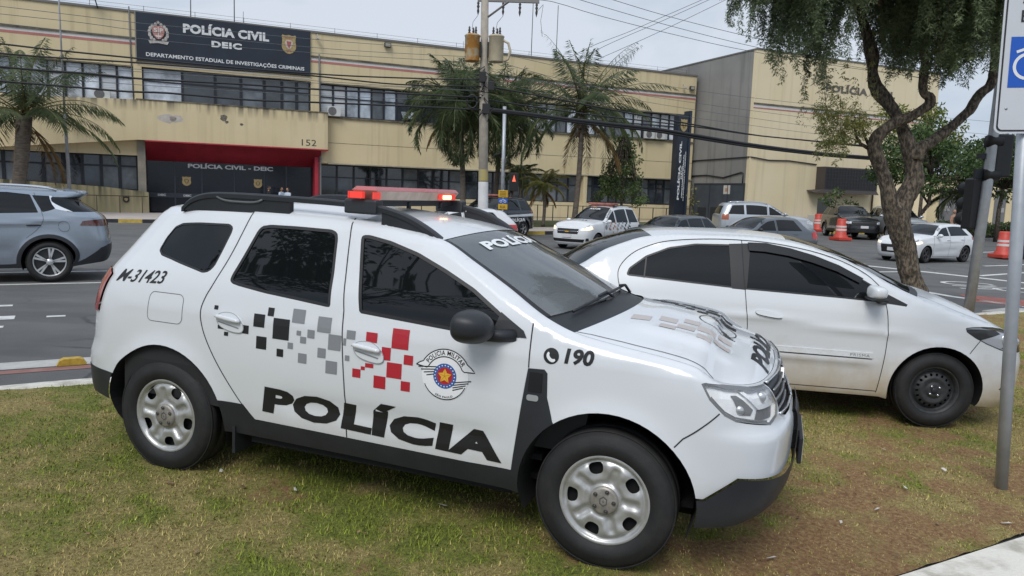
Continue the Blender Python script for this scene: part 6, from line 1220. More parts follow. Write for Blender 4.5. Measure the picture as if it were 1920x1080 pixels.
# -- cars standing and driving farther back
def fleet():
    # police people carrier
    mpv = arche(.865, .86, 2.62, .88, 1.66, 1.02, 1.02, -.55, -1.35, -3.1, 'mpv', .09, .80, .25)
    mpv.update(windows=band_windows(mpv['top'], 1.03, -.35, -3.12, [-1.35, -2.3], .09, .10), regs=[('headlight', [(.35, .80), (.45, .92), (.70, .88), (.93, .80), (.95, .74), (.6, .75)], HEADLON, -.003), ('grille', [(1.02, .80), (9, .80), (9, .60), (1.05, .60)], M_GRILLE, .01), ('grille', [(.75, .42), (9, .42), (9, .30), (.8, .30)], M_GRILLE, .01), ('fog_recess', [(.55, .36), (.6, .46), (.72, .46), (.72, .34)], M_TRIM, 0),
        ('tail_light', [(-3.25, .85), (-3.2, 1.15), (-3.45, 1.15), (-3.45, .85)], M_TAIL, -.004), ('rear_window', [(-3.75, 1.1), (-3.75, 1.5), (-9, 1.5), (-9, 1.1)], M_GLASS, 0)],
        holes=[(0, .31, .37), (-2.62, .31, .37)], bottom=[(-99, .35), (-3.0, .27), (-2.2, .22), (-.4, .22), (.45, .2), (.8, .18), (99, .2)], joints=[[(-.42, 1.1), (-.4, .6), (-.46, .26)], [(-1.38, 1.5), (-1.36, .6), (-1.34, .26)]], jw=.010, mirror=[(-.62, 1.08, M_WHITE2)], wheel=('alloy', .31, .20, .195, .75), plate_f=(.862, .47))
    x, y = 2.52, 28.53
    r, c = build_car('police_people_carrier', 'white police people carrier with roof bar and checker marks turning by the kerb', (x, y, float(ground_z(x, y))), R_(231.7), mpv, M_WHITE2, 'police car')
    k = MB(); q = MB(); rd = MB(); w = MB()
    for side in (1, -1):
        if side > 0: c.word(k, 'POLÍCIA', (-.62, .42), (-2.02, .40), (-.56, .60), .06, .004, 1, 1.1)
        else: c.word(k, 'POLÍCIA', (-2.02, .42), (-.62, .42), (-1.96, .60), .06, .004, -1, 1.1)
        for i in range(18):
            s0 = -.75 - .095 * i; z0 = .76 + .10 * ((i * 7) % 3) + .02 * ((i * 5) % 2); mb = rd if i < 7 else q if i < 12 else k
            c.decal(mb, [(s0, z0), (s0 - .085, z0), (s0 - .085, z0 + .085), (s0, z0 + .085)], .004, side, .1)
            if i % 2: c.decal(mb, [(s0, z0 - .14), (s0 - .06, z0 - .14), (s0 - .06, z0 - .08), (s0, z0 - .08)], .004, side, .1)
        c.decal(q, circ(-.56, .86, .09, 16), .004, side, .1)
    for yy in (-.45, -.3, -.15, 0, .15, .3): c.decalT(k if yy > 0 else q, [(.05, yy), (.17, yy + .02), (.17, yy + .10), (.05, yy + .08)], .004); c.decalT(rd, [(.24, yy + .07), (.34, yy + .07), (.34, yy + .14), (.24, yy + .14)], .004) if yy < 0 else None
    V, F, a = text_geo('POLÍCIA', .05); w.add(np.array([c.T(np.array([-1.20 + .10 * (1 - v)]), np.array([-.42 + .84 * u]), .006)[0] for u, v in V]), F)
    k.build('side_lettering_pattern', M_BLACK, r); q.build('grey_check_pattern', M_GREY, r); rd.build('red_check_pattern', mat('faded_red_film', (.42, .20, .12), rough=.5), r); w.build('screen_lettering', M_WFILM, r)
    b = MB(); b.bbox(-1.78, -1.48, -.62, .62, 1.70, 1.78, .03); b.box(-1.7, -1.55, -.5, .5, 1.62, 1.70); b.build('light_bar', mat('dull_red_lens', (.36, .14, .11), rough=.3, var=.4, vscale=5), r)
    b = MB(); b.box(-1.05, -1.02, -.06, .06, 1.60, 1.62); [b.box(x0, x0 + .03, -.012, .012, .60, .63) for x0 in ()]; b.prism([(-.10, .71), (.10, .71), (.07, .67), (-.07, .67)], .845, .865, 'x'); b.build('front_emblem', M_GOLD, r)
    b = MB()
    for side in (-1, 1): s = np.linspace(1.02, c.smax, 8); b.tube(c.P(s, s * 0 + .70, .004, side), .012, 6)
    b.build('grille_bar', M_CHROME, r)
    for side in (-1, 1): b = MB(); xs = np.linspace(-3.0, -1.45, 10); b.tube([(xx, side * .56, float(c.zt(xx)) + .035) for xx in xs], .02, 6); b.build('roof_rail', M_TRIM, r)
    # white hatchback on the road
    ht = arche(.86, .83, 2.55, .78, 1.47, 1.0, .95, -.50, -1.15, -2.75, 'hatch', .08, .72, .40)
    hreg = lambda lit: [('headlight', [(.30, .76), (.38, .83), (.62, .80), (.93, .74), (.93, .68), (.55, .69)], HEADLON if lit else HEADL, -.003), ('grille', [(.95, .66), (9, .66), (9, .36), (1.0, .36)], M_GRILLE, .008), ('tail_light', [(-2.95, .88), (-2.98, 1.0), (-3.3, .99), (-3.35, .85)], M_TAIL, -.004), ('rear_window', [(-3.6, 1.05), (-3.55, 1.36), (-9, 1.36), (-9, 1.05)], M_GLASS, 0)]
    ht.update(windows=band_windows(ht['top'], lambda x: 1.0 - .03 * x / 2.5, -.42, -2.78, [-1.45], .085, .09, .9), regs=hreg(True), holes=[(0, .315, .365), (-2.55, .315, .365)], bottom=[(-99, .34), (-2.95, .27), (-2.1, .2), (-.4, .2), (.45, .2), (.7, .18), (99, .2)], joints=[[(-.42, 1.0), (-.38, .6), (-.43, .24)], [(-1.46, 1.36), (-1.45, .9), (-1.42, .24)], [(-.43, .24), (-2.1, .24)], [(-2.45, 1.0), (-2.3, .62), (-2.1, .4)]], jw=.010, crease=[(-1.2, .80, -.05, .012, .05, -3.0, .2), (-1, .45, -.03, -.015, .07, -2, -.4)], mirror=[(-.62, 1.03, M_WHITE2)], handles=[(-1.32, .86, .10), (-2.25, .88, .10)], wheel=('dark', .315, .21, .195, .74), plate_f=(.84, .42), turn=.12)
    x, y = 15.02, 28.43; r, c = build_car('hatchback', 'white hatchback with dark wheels driving on the road behind the tree', (x, y, float(ground_z(x, y))), R_(210), ht, M_WHITE2)
    # grey saloon
    sd = arche(.85, .83, 2.63, .90, 1.52, 1.0, .98, -.45, -1.15, -2.45, 'sedan', .09, .78, deck=(-3.0, 1.07)); G1 = mat('grey_metallic', (.13, .145, .16), rough=.3, metal=.5, coat=.6)
    sd.update(windows=band_windows(sd['top'], 1.02, -.36, -2.62, [-1.45], .085, .10, .75), regs=[('headlight', [(.35, .74), (.40, .86), (.65, .82), (.9, .76), (.9, .70)], HEADL, -.003), ('grille', [(.95, .70), (9, .70), (9, .40), (1.0, .40)], M_GRILLE, .008), ('tail_light', [(-3.08, .74), (-3.08, .96), (-3.3, 1.0), (-3.52, .96), (-3.52, .74)], mat('bright_tail_lamp', (.5, .03, .03), rough=.2, coat=.5), -.006)], holes=[(0, .31, .37), (-2.63, .31, .37)], bottom=[(-99, .32), (-3.1, .27), (-2.2, .21), (-.4, .21), (.45, .2), (.7, .18), (99, .2)], joints=[[(-.42, 1.0), (-.38, .6), (-.43, .24)], [(-1.46, 1.4), (-1.45, .9), (-1.42, .24)]], jw=.010, mirror=[(-.60, 1.05, M_TRIM)], handles=[(-1.32, .90, .10), (-2.3, .90, .10)], wheel=('alloy', .31, .20, .195, .75), plate_r=(-3.53, .62))
    x, y = 7.88, 27.1; build_car('grey_saloon', 'grey saloon with red tail lamps passing in front of the silver SUV', (x, y, float(ground_z(x, y))), R_(202), sd, G1)
    # silver SUV, side on
    su = arche(.94, .95, 2.845, 1.05, 1.82, 1.22, 1.14, -.60, -1.45, -3.2, 'suv', .09, .95, .30); SL = mat('silver_metallic', (.46, .49, .52), rough=.28, metal=.45, coat=.6)
    sreg = lambda hm: [('headlight', [(.35, .90), (.42, 1.02), (.7, .98), (1.0, .92), (1.0, .82), (.5, .84)], hm, -.003), ('grille', [(1.02, .96), (9, .96), (9, .72), (1.05, .72)], M_GRILLE, .008), ('grille', [(.9, .52), (9, .52), (9, .40), (.95, .40)], M_GRILLE, .01), ('tail_light', [(-3.45, .95), (-3.45, 1.22), (-3.8, 1.22), (-3.8, .95)], mat('amber_tail_lamp', (.35, .10, .05), rough=.2, coat=.5), -.005), ('rear_window', [(-4.0, 1.22), (-3.98, 1.62), (-9, 1.62), (-9, 1.22)], M_GLASS, 0), ('side_skirt', [(-2.4, .1), (-2.4, .40), (-.4, .40), (-.4, .1)], M_TRIM, -.003), ('bumper_skirt', [(.4, .1), (.5, .46), (9, .46), (9, .1)], M_TRIM, -.003)]
    su.update(windows=band_windows(su['top'], 1.23, -.48, -3.52, [-1.5, -2.62], .10, .12, .25), regs=sreg(HEADL), holes=[(0, .38, .45), (-2.845, .38, .45)], bottom=[(-99, .45), (-3.4, .38), (-2.3, .34), (-.4, .34), (.5, .34), (.7, .36), (99, .38)], joints=[[(-.45, 1.2), (-.42, .8), (-.5, .42)], [(-1.52, 1.7), (-1.5, .9), (-1.46, .42)]], jw=.012, arch=[(0, .38, .45, .02), (-2.845, .38, .45, .02)], mirror=[(-.72, 1.3, SL)], handles=[(-1.35, 1.08, .11), (-2.4, 1.08, .11)], wheel=('alloy', .38, .25, .255, .80), plate_f=(.96, .60))
    x, y = 13.95, 37.45; r, c = build_car('silver_suv', 'silver SUV seen side on in front of the grey gate', (x, y, float(ground_z(x, y)) + .03), 0., su, SL)
    for side in (-1, 1): b = MB(); xs = np.linspace(-3.1, -1.5, 10); b.tube([(xx, side * .60, float(c.zt(xx)) + .045 - .04 * abs((xx + 2.3) / .8) ** 6) for xx in xs], .02, 6); b.build('roof_rail', M_CHROME, r)
    # black pickup facing us, silver one beside it
    BK = mat('black_car_paint', (.012, .013, .015), rough=.2, coat=.8); su2 = dict(su); su2['mirror'] = [(-.72, 1.3, M_TRIM)]; su2['regs'] = sreg(HEADL)
    su3 = dict(su2); su3['top'] = [(t[0], t[1]) for t in su['top']]
    x, y = 18.66, 40.4; r, c = build_car('black_pickup', 'black SUV with pale headlamps parked facing us under the wall box', (x, y, .1), R_(264), su2, BK)
    x, y = 20.6, 39.2; r, c = build_car('parked_silver_suv', 'silver SUV parked nose out behind the tree trunk', (x, y, .1), R_(262), dict(su, grid=.12), SL)
    # black police SUV with white band
    su4 = dict(su); su4['regs'] = [('side_stripe', [(-3.9, .98), (-3.9, 1.10), (-.6, 1.0), (.3, .86), (.3, .80), (-.6, .92)], M_WFILM, -.002)] + sreg(HEADL); su4['mirror'] = [(-.72, 1.3, M_TRIM)]
    x, y = -1.9, 32.3; r, c = build_car('dark_police_suv', 'black police SUV with a white side stripe parked by the utility pole', (x, y, float(ground_z(x, y))), R_(236), su4, BK, 'police car')
    b = MB(); c.word(b, 'POLÍCIA', (-1.6, .72), (-2.9, .74), (-1.6, .90), .06, .004, 1, 1.1); b.build('door_lettering', M_WFILM, r)
    b = MB(); b.bbox(-2.0, -1.7, -.6, .6, 1.84, 1.93, .03); b.build('light_bar', mat('dull_red_lens', (.36, .14, .11)), r)
    # silver hatchback with red lamp, seen under the light bar
    h2 = dict(ht); SG = mat('pale_silver', (.62, .63, .64), rough=.3, coat=.5); h2['regs'] = hreg(False); h2['mirror'] = [(-.62, 1.03, SG)]; h2['grid'] = .12
    h2['regs'] = [(a, [(-2.80, .80), (-2.84, 1.0), (-3.3, 1.0), (-3.6, .82)] if a == 'tail_light' else p, mat('bright_tail_lamp', (.5, .03, .03)) if a == 'tail_light' else m, i) for a, p, m, i in h2['regs']]
    x, y = -3.15, 22.6; build_car('silver_hatchback', 'pale hatchback with a red tail lamp, half hidden behind the light bar', (x, y, float(ground_z(x, y))), R_(201), h2, SG)
    # dark estate
    es = arche(.82, .80, 2.45, .95, 1.43, .98, .93, -.50, -1.05, -2.95, 'estate', .1, .74, .32); DG = mat('dark_grey_paint', (.035, .04, .045), rough=.3, coat=.6)
    es.update(windows=band_windows(es['top'], .97, -.40, -3.2, [-1.35, -2.3], .085, .09, .5), regs=hreg(False)[:2] + [('rear_window', [(-3.6, 1.0), (-3.6, 1.32), (-9, 1.32), (-9, 1.0)], M_GLASS, 0)], holes=[(0, .30, .36), (-2.45, .30, .36)], bottom=[(-99, .33), (-2.95, .27), (-2.1, .2), (-.4, .2), (.45, .2), (.7, .18), (99, .2)], joints=[], mirror=[(-.6, 1.0, M_TRIM)], wheel=('alloy', .30, .19, .185, .71))
    x, y = 4.85, 26.6; build_car('dark_estate', 'dark grey estate car, only its cabin showing over the white saloon', (x, y, float(ground_z(x, y))), R_(222), es, DG)
    # dark car behind the hedge, far right
    e2 = dict(es); x, y = 36.5, 53.0; build_car('distant_dark_car', 'dark car parked beyond the hedge at the right edge', (x, y, .1), R_(200), dict(e2, grid=.15), DG)
fleet()
# ------------------------------------------------------------------ overhead lines (points in metres)
W_thickL = [[(-15.47, 22.76, 5.86), (-14.1, 23.45, 5.83), (-12.32, 24.36, 5.83), (-9.94, 25.57, 5.84), (-7.34, 26.9, 5.9), (-3.1, 29.06, 6.17), (-1.41, 29.92, 6.32)], [(-15.48, 22.75, 5.58), (-14.48, 23.26, 5.6), (-12.32, 24.36, 5.69), (-10.2, 25.44, 5.74), (-7.34, 26.9, 5.83), (-5.24, 27.97, 5.81), (-1.4, 29.92, 6.05)], [(-15.49, 22.74, 5.19), (-14.59, 23.2, 5.19), (-13.43, 23.79, 5.22), (-12.29, 24.37, 5.2), (-11.41, 24.83, 5.23), (-9.48, 25.8, 5.31), (-7.35, 26.89, 5.37), (-4.23, 28.48, 5.51), (-1.39, 29.93, 5.64)], [(-15.51, 22.73, 4.77), (-14.3, 23.35, 4.77), (-12.68, 24.18, 4.76), (-11.41, 24.82, 4.82), (-9.49, 25.8, 4.81), (-7.36, 26.89, 4.91), (-3.9, 28.65, 5.07), (-1.38, 29.93, 5.17)]]
W_thinL = [[(-15.42, 22.78, 6.94), (-13.85, 23.58, 6.94), (-12.42, 24.31, 6.93), (-9.88, 25.6, 7.0), (-7.05, 27.04, 7.09), (-1.44, 29.9, 7.39)], [(-15.43, 22.77, 6.72), (-13.6, 23.71, 6.74), (-12.29, 24.37, 6.7), (-9.89, 25.6, 6.74), (-7.05, 27.04, 6.81), (-1.43, 29.91, 7.17)], [(-15.44, 22.77, 6.45), (-12.3, 24.37, 6.45), (-7.05, 27.04, 6.63), (-1.43, 29.91, 6.97)], [(-15.49, 22.75, 5.36), (-12.46, 24.29, 5.41), (-7.39, 26.87, 5.58), (-1.4, 29.92, 5.91)], [(-15.5, 22.74, 4.96), (-12.47, 24.28, 5.0), (-7.39, 26.87, 5.16), (-1.39, 29.93, 5.5)], [(-12.59, 24.22, 5.48), (-7.34, 26.9, 5.66), (-1.4, 29.92, 5.87)]]
W_thickR = [[(-1.38, 29.93, 5.21), (0.34, 30.81, 5.17), (2.21, 31.76, 5.09), (6.37, 33.88, 4.99), (7.89, 34.66, 4.89), (11.26, 36.38, 4.65), (14.41, 37.98, 4.52), (16.87, 39.23, 4.47), (21.45, 41.57, 4.47), (27.6, 44.7, 4.62), (35.67, 48.81, 4.84)], [(-1.38, 29.93, 5.17), (0.34, 30.81, 5.11), (2.22, 31.77, 5.01), (6.37, 33.88, 4.89), (7.9, 34.66, 4.77), (11.27, 36.38, 4.55), (14.42, 37.98, 4.43), (16.88, 39.24, 4.38), (21.46, 41.57, 4.38), (27.61, 44.71, 4.53), (35.7, 48.83, 4.71)], [(-1.41, 29.92, 6.11), (1.74, 31.52, 5.86), (4.88, 33.12, 5.58), (7.86, 34.64, 5.36), (10.64, 36.06, 5.16), (12.12, 36.81, 5.09), (15.34, 38.45, 5.07), (21.49, 41.59, 5.05), (30.39, 46.12, 5.09)], [(-1.39, 29.93, 5.58), (2.93, 32.13, 5.37), (8.23, 34.83, 5.25), (11.62, 36.56, 5.1), (15.34, 38.45, 5.05), (21.5, 41.59, 4.97), (30.41, 46.13, 4.96)]]
W_thinR = [[(-1.44, 29.9, 7.49), (1.33, 31.31, 7.21), (3.62, 32.48, 7.03), (6.35, 33.87, 6.92), (10.86, 36.17, 6.84), (16.04, 38.81, 6.86), (30.04, 45.94, 7.11)], [(-1.43, 29.91, 7.17), (1.34, 31.32, 6.74), (3.64, 32.49, 6.5), (6.38, 33.89, 6.37), (10.91, 36.2, 6.25), (16.12, 38.85, 6.17), (30.17, 46.01, 6.36)], [(-1.42, 29.91, 6.72), (1.72, 31.51, 6.44), (6.4, 33.9, 6.09), (11.22, 36.35, 5.9), (15.26, 38.41, 5.79), (21.39, 41.54, 5.8), (30.25, 46.05, 5.92)], [(-1.41, 29.92, 6.32), (2.9, 32.12, 5.9), (8.2, 34.81, 5.65), (11.25, 36.37, 5.55), (15.3, 38.43, 5.44), (21.44, 41.56, 5.45), (30.3, 46.08, 5.6)]]
W_high = [[(-0.77, 30.24, 9.36), (0.94, 31.12, 9.71), (3.09, 32.21, 9.47), (6.21, 33.8, 9.21), (10.6, 36.04, 8.97), (15.82, 38.7, 8.9), (23.4, 42.56, 8.98)], [(1.12, 31.21, 10.11), (2.44, 31.88, 9.95), (6.18, 33.79, 9.55), (11.12, 36.3, 9.19), (15.81, 38.69, 9.01), (23.41, 42.56, 8.92)], [(2.47, 31.89, 10.33), (3.89, 32.62, 10.18), (6.16, 33.78, 9.93), (11.23, 36.36, 9.59), (17.17, 39.38, 9.38), (25.06, 43.41, 9.28)]]
W_rise = [[(2.05, 34.0, 7.91), (3.23, 34.0, 8.55), (4.67, 34.0, 9.14), (6.21, 34.0, 9.85), (8.04, 34.0, 10.7), (10.31, 34.0, 11.8)], [(2.52, 34.0, 7.86), (3.68, 34.0, 8.51), (6.22, 34.0, 9.69), (8.5, 34.0, 10.78), (10.77, 34.0, 11.86)], [(3.0, 34.0, 7.76), (4.51, 34.0, 8.45), (6.24, 34.0, 9.28), (8.75, 34.0, 10.56), (11.01, 34.0, 11.75)]]
M_CABLE = mat('cable_black', (.012, .012, .013), rough=.6); M_THIN = mat('wire_grey', (.10, .11, .12), rough=.5)
def spline(p, n=6):
    p = np.array(p, float); u = np.r_[0, np.cumsum(np.linalg.norm(np.diff(p, axis=0), axis=1))]; uu = np.linspace(0, u[-1], (len(p) - 1) * n + 1)
    return np.stack([pchip(u, p[:, i])(uu) for i in range(3)], 1)
def cable(name, pts, r, m, label, group, extra=None):
    p = spline(pts); 
    if np.allclose(p[0, :2], W_thickL[0][0][:2], atol=.3): p = np.vstack([p[0] + (p[0] - p[6]) * 1.2, p])
    b = MB(); b.tube(p, r, 5); o = b.build(name, m); tag(o, label, 'cable', group)
TK = ['topmost thick black cable left of the utility pole', 'second thick black cable from the top, left of the utility pole', 'third thick black cable from the top, left of the utility pole', 'lowest thick black cable left of the utility pole']
for i, p in enumerate(W_thickL): cable('overhead_cable', p, .028 if i < 2 else .034, M_CABLE, TK[i], 'thick cables left of the pole')
TR = ['lower strand of the thickest black cable bundle right of the pole', 'lowest strand of the thick black cable bundle right of the pole', 'upper thick black cable running right from the pole', 'middle black cable running right from the pole']
for i, p in enumerate(W_thickR): cable('overhead_cable', p, (.075, .06, .035, .03)[i], M_CABLE, TR[i], 'thick cables right of the pole')
for p in W_thinL: cable('overhead_wire', p, .009, M_THIN, 'thin grey wire across the yellow front left of the utility pole', 'thin wires left of the pole')
for p in W_thinR: cable('overhead_wire', p, .009, M_THIN, 'thin grey wire running right from the utility pole past the palms', 'thin wires right of the pole')
for p in W_high: cable('overhead_wire', p, .011, M_CABLE, 'high wire against the sky from the pole top to the right', 'high wires in the sky')
for p in W_rise: cable('overhead_wire', p, .010, M_CABLE, 'slanting wire rising to the right above the coconut palm', 'slanting wires')
# utility pole with transformers
M_CONC = mat('pole_concrete', (.30, .27, .22), rough=.85, col2=(.40, .36, .30), vscale=3, detail=7, bump=.2, bscale=30); M_TRAN = mat('transformer_beige', (.46, .40, .28), rough=.5, var=.1, vscale=4); M_RUST = mat('rusty_transformer', (.42, .19, .035), rough=.7, col2=(.46, .38, .24), vscale=3.0, detail=8, ramp_pos=(.48, .62)); M_INS = mat('insulator_brown', (.05, .04, .04), rough=.3)
up = empty('utility_pole', (-1.24, 30.0, 0), label='tall concrete utility pole with two drum transformers and a white painted foot', cat='utility pole')
b = MB(); b.tube([(0, 0, -.2), (-.10, 0, 5), (-.19, 0, 10.6)], [.20, .175, .135], 20); b.build('shaft', M_CONC, up)
b = MB(); b.tube([(0, 0, -.1), (-.045, 0, 2.36)], [.212, .199], 20, cap=False); b.build('white_band', mat('white_limewash', (.66, .66, .66), rough=.8, var=.08, vscale=2), up)
b = MB(); b.tube([(-.046, 0, 2.40), (-.055, 0, 2.85)], [.195, .191], 20, cap=False); b.build('yellow_band', mat('faded_yellow', (.42, .34, .10), rough=.8, col2=(.34, .30, .2), vscale=3), up)
b = MB(); b.box(-.45, 1.95, -.06, .06, 9.30, 9.42); b.tube([(-.2, -.08, 8.6), (.75, -.08, 9.32)], .025, 6); b.tube([(-.2, .08, 8.6), (.75, .08, 9.32)], .025, 6); b.build('cross_arm', mat('arm_grey', (.22, .21, .20), rough=.7), up)
for x in (-.42, .55, 1.2, 1.85):
    b = MB(); b.lathe([(.02, 9.42), (.06, 9.45), (.03, 9.5), (.065, 9.54), (.03, 9.58), (.05, 9.62), (.001, 9.64)], 10, (x, 0, 0), 'z'); b.build('insulator', M_INS, up)
    b = MB(); b.lathe([(.02, 9.30), (.055, 9.22), (.03, 9.16), (.06, 9.1), (.03, 9.02), (.05, 8.92), (.001, 8.75)], 10, (x, -.05, 0), 'z'); b.build('surge_arrester', M_INS, up)
def transformer(x, z, m):
    b = MB(); b.lathe([(.001, z), (.28, z), (.29, z + .03), (.29, z + .92), (.31, z + .94), (.31, z + .98), (.25, z + 1.02), (.001, z + 1.04)], 24, (x, -.25, 0), 'z'); t_ = b.build('transformer', m, up)
    for dx, dy in ((-.12, -.1), (.13, -.08), (.02, .12)): b = MB(); b.lathe([(.03, z + 1.0), (.055, z + 1.06), (.03, z + 1.1), (.055, z + 1.15), (.03, z + 1.2), (.04, z + 1.26), (.001, z + 1.32)], 10, (x + dx, -.25 + dy, 0), 'z'); b.build('bushing', M_INS, t_)
    b = MB(); b.box(x + .1 if x < -.2 else x - .35, x + .35 if x < -.2 else x - .1, -.28, -.08, z + .2, z + .75); b.build('bracket', M_CABLE, t_)
transformer(-.60, 6.98, M_RUST); transformer(.33, 6.98, M_TRAN)
b = MB(); b.tube([(.6, -.3, 7.8), (.8, -.3, 7.7), (.88, -.3, 7.4), (.8, -.3, 7.1), (.62, -.3, 7.0)], .05, 8); b.build('drain_pipe', M_TRAN, up)
b = MB()
for (x0, z0, x1, z1) in ((-.42, 8.75, -.62, 8.2), (.55, 8.75, .3, 8.2), (1.85, 8.75, 2.1, 9.2), (2.1, 9.2, 2.1, 8.0)): b.tube([(x0, -.1, z0), ((x0 + x1) / 2 - .08, -.2, (z0 + z1) / 2), (x1, -.25, z1)], .008, 5)
for i in range(14): a = RNG.uniform(-.5, .4); z = RNG.uniform(5.0, 7.0); b.tube([(-.1, -.2, z), (a - .2, -.3, z - RNG.uniform(.1, .5)), (a, -.25, z + RNG.uniform(-.4, .3))], .018, 5)
b.build('jumper_wire', M_CABLE, up)
b = MB(); b.bbox(-.3, -.05, -.36, -.18, 6.2, 6.6, .02); b.build('cable_box', M_CABLE, up); b = MB(); b.bbox(.05, .3, -.34, -.18, 5.9, 6.25, .02); b.build('cable_box', M_CABLE, up); b = MB(); b.tube([(-.55 + .2 * math.cos(a), -.3, 5.45 + .25 * math.sin(a)) for a in np.linspace(0, 6.28, 18)], .03, 6); b.build('cable_coil', M_CABLE, up); b = MB(); b.bbox(-.15, .15, -.3, -.15, 5.0, 5.4, .02); b.build('cable_box', M_CABLE, up)
b = MB(); b.lathe([(.001, 0), (.16, .03), (.2, .12), (.14, .25), (.04, .3), (.001, .31)], 12, (-1.35, -.4, 6.05), 'z')
# grey lamp post with round sign behind the pole, pedestrian signal beside it
M_GALV = mat('galvanised_steel', (.40, .425, .455), rough=.45, metal=.35, var=.12, vscale=5)
gp = empty('grey_post', (-.62, 37.5, .1), label='slim grey steel post carrying a round sign, right of the utility pole', cat='post')
b = MB(); b.tube([(0, 0, 0), (-.03, 0, 6.1)], .09, 12); b.build('shaft', M_GALV, gp); b = MB(); b.lathe([(.001, -.02), (.33, -.02), (.33, .0), (.001, 0)], 24, (.12, 0, 3.3), 'x'); b.build('sign_disc', mat('sign_back', (.13, .13, .14), rough=.5), gp); b = MB(); b.tube([(0, 0, 3.9), (-.5, 0, 3.7), (-.62, 0, 3.2)], .02, 6); b.build('bracket', M_FRAME, gp)
ps = empty('pedestrian_signal', (-.10, 36.6, .1), label='black pedestrian signal showing a red mark above the dark police SUV', cat='traffic light')
b = MB(); b.bbox(-.2, .25, -.12, .12, 1.95, 2.85, .03); b.tube([(-.1, 0, 0), (-.1, 0, 2.0)], .06, 8); b.build('housing', M_CABLE, ps); b = MB(); b.add([(-.06, -.125, 2.42), (.12, -.125, 2.42), (.03, -.125, 2.75)], [(0, 1, 2)]); b.build('red_figure', mat('lit_red_figure', (.6, .1, .06), emit=(1, .15, .08), estr=.8), ps)
# yellow and blue cycle lane signs
cs = empty('cycle_sign', (-.42, 26.4, 0), label='small yellow, blue and yellow sign stack left of the white police carrier', cat='sign')
b = MB(); b.tube([(0, 0, 0), (0, 0, 2.05)], .03, 8); b.build('post', M_GALV, cs)
SY = mat('sign_yellow', (.55, .33, .02), rough=.5)
for z0, z1, m in ((1.78, 2.03, SY), (1.58, 1.75, mat('sign_blue', (.02, .10, .42), rough=.5)), (1.36, 1.55, SY)): b = MB(); b.bbox(-.165, .165, -.05, -.03, z0, z1, .006); p_ = b.build('sign_panel', m, cs)
b = MB()
for z in (1.83, 1.88, 1.93, 1.98): b.box(-.11, .11, -.056, -.051, z - .008, z + .008)
text_flat(b, 'RUA', -.09, 1.40, .18, .09, -.054, .02); b.build('sign_lettering', mat('sign_dark', (.12, .07, .01), rough=.5), p_)
b = MB()
for cx in (-.07, .07): b.lathe([(.032, -.055), (.045, -.055)], 16, (cx, 0, 1.645), 'y')
b.tube([(-.07, -.055, 1.645), (-.02, -.055, 1.70), (.05, -.055, 1.70), (.07, -.055, 1.645)], .008, 4); b.build('bicycle_symbol', M_WFILM, p_)
# left mast in front of the palms
fp = empty('left_mast', (-22.9, 38.4, .1), label='thin leaning grey mast crossing the left palm and yellow canopy', cat='mast'); b = MB(); b.tube([(0, 0, 0), (-.03, 0, 2.5), (-.1, 0, 5.2)], [.10, .085, .07], 10); b.tube([(-.1, 0, 5.2), (-.16, 0, 12.5)], [.05, .035], 8); b.build('shaft', mat('mast_pale', (.25, .26, .27), rough=.6, var=.2, vscale=2), fp)
# totem sign
tm = empty('totem_sign', (11.05, 51.0, .2), FAC, label='tall navy totem sign with vertical white lettering by the grey gate', cat='sign')
b = MB(); b.box(-.42, .42, -.28, .28, 0, 7.35); tb = b.build('body', M_NAVY, tm); b = MB(); b.box(.43, .60, -.34, .34, 0, 7.65); b.build('edge_board', mat('navy_edge', (.02, .03, .05), rough=.4), tm)
def vert(p): return (-(p[2]) + 0, p[1], p[0])
for body, zz, x, w_, h_ in (('POLÍCIA CIVIL', 1.7, .06, 3.9, .21), ('D.E.I.C.', 3.1, -.10, .9, .11), ('DEPARTAMENTO ESTADUAL', 1.85, -.20, 2.9, .085), ('DE INVESTIGAÇÕES CRIMINAIS', 1.65, -.33, 3.3, .085)):
    t = MB(); V, F, a = text_geo(body, .045); t.add([(-(x + v * h_) , -.29, zz + u * w_) for u, v in V], F); t.build('totem_lettering', mat('white_letters', (.66, .67, .68)), tm)
t = MB(); text_flat(t, 'DEIC', -.16, 6.05, .36, .10, -.29, .04); t.build('totem_lettering', mat('white_letters', (.66, .67, .68)), tm); shield(tb, .0, 6.65, .55, .85, -.285, M_CGOLD, mat('crest_dark', (.12, .09, .05)), M_CGOLD, 'crest', False)
# traffic cones
M_CRED_ = mat('barrel_red', (.50, .055, .035), rough=.5, var=.1, vscale=3); M_CWHT = mat('barrel_white', (.68, .62, .60), rough=.5)
def barrel(x, y, z, label, s=1.0):
    r = empty('traffic_barrel', (x, y, z), RNG.uniform(-.3, .3), label=label, cat='traffic barrel', group='red and white traffic barrels'); H_ = 1.12 * s
    b = MB(); b.bbox(-.40 * s, .40 * s, -.40 * s, .40 * s, 0, .16 * s, .03); b.lathe([(.37 * s, .16 * s), (.33 * s, .26 * s), (.28 * s, .30 * s), (.26 * s, .5 * s), (.25 * s, .505 * s), (.255 * s, .66 * s), (.24 * s, .665 * s), (.245 * s, .82 * s), (.225 * s, .825 * s), (.235 * s, 1.06 * s), (.2 * s, H_), (.001, H_)], 20, axis='z'); b.build('body', M_CRED_, r)
    for z0, z1, rr in ((.50, .60, .267), (.67, .76, .258)): b = MB(); b.lathe([(rr * s, z0 * s), (rr * s * .995, z1 * s)], 20, axis='z'); b.build('white_band', M_CWHT, r)
    b = MB(); b.box(.05 * s, .16 * s, -.245 * s, -.235 * s, .9 * s, 1.0 * s); b.build('reflector', M_CWHT, r)
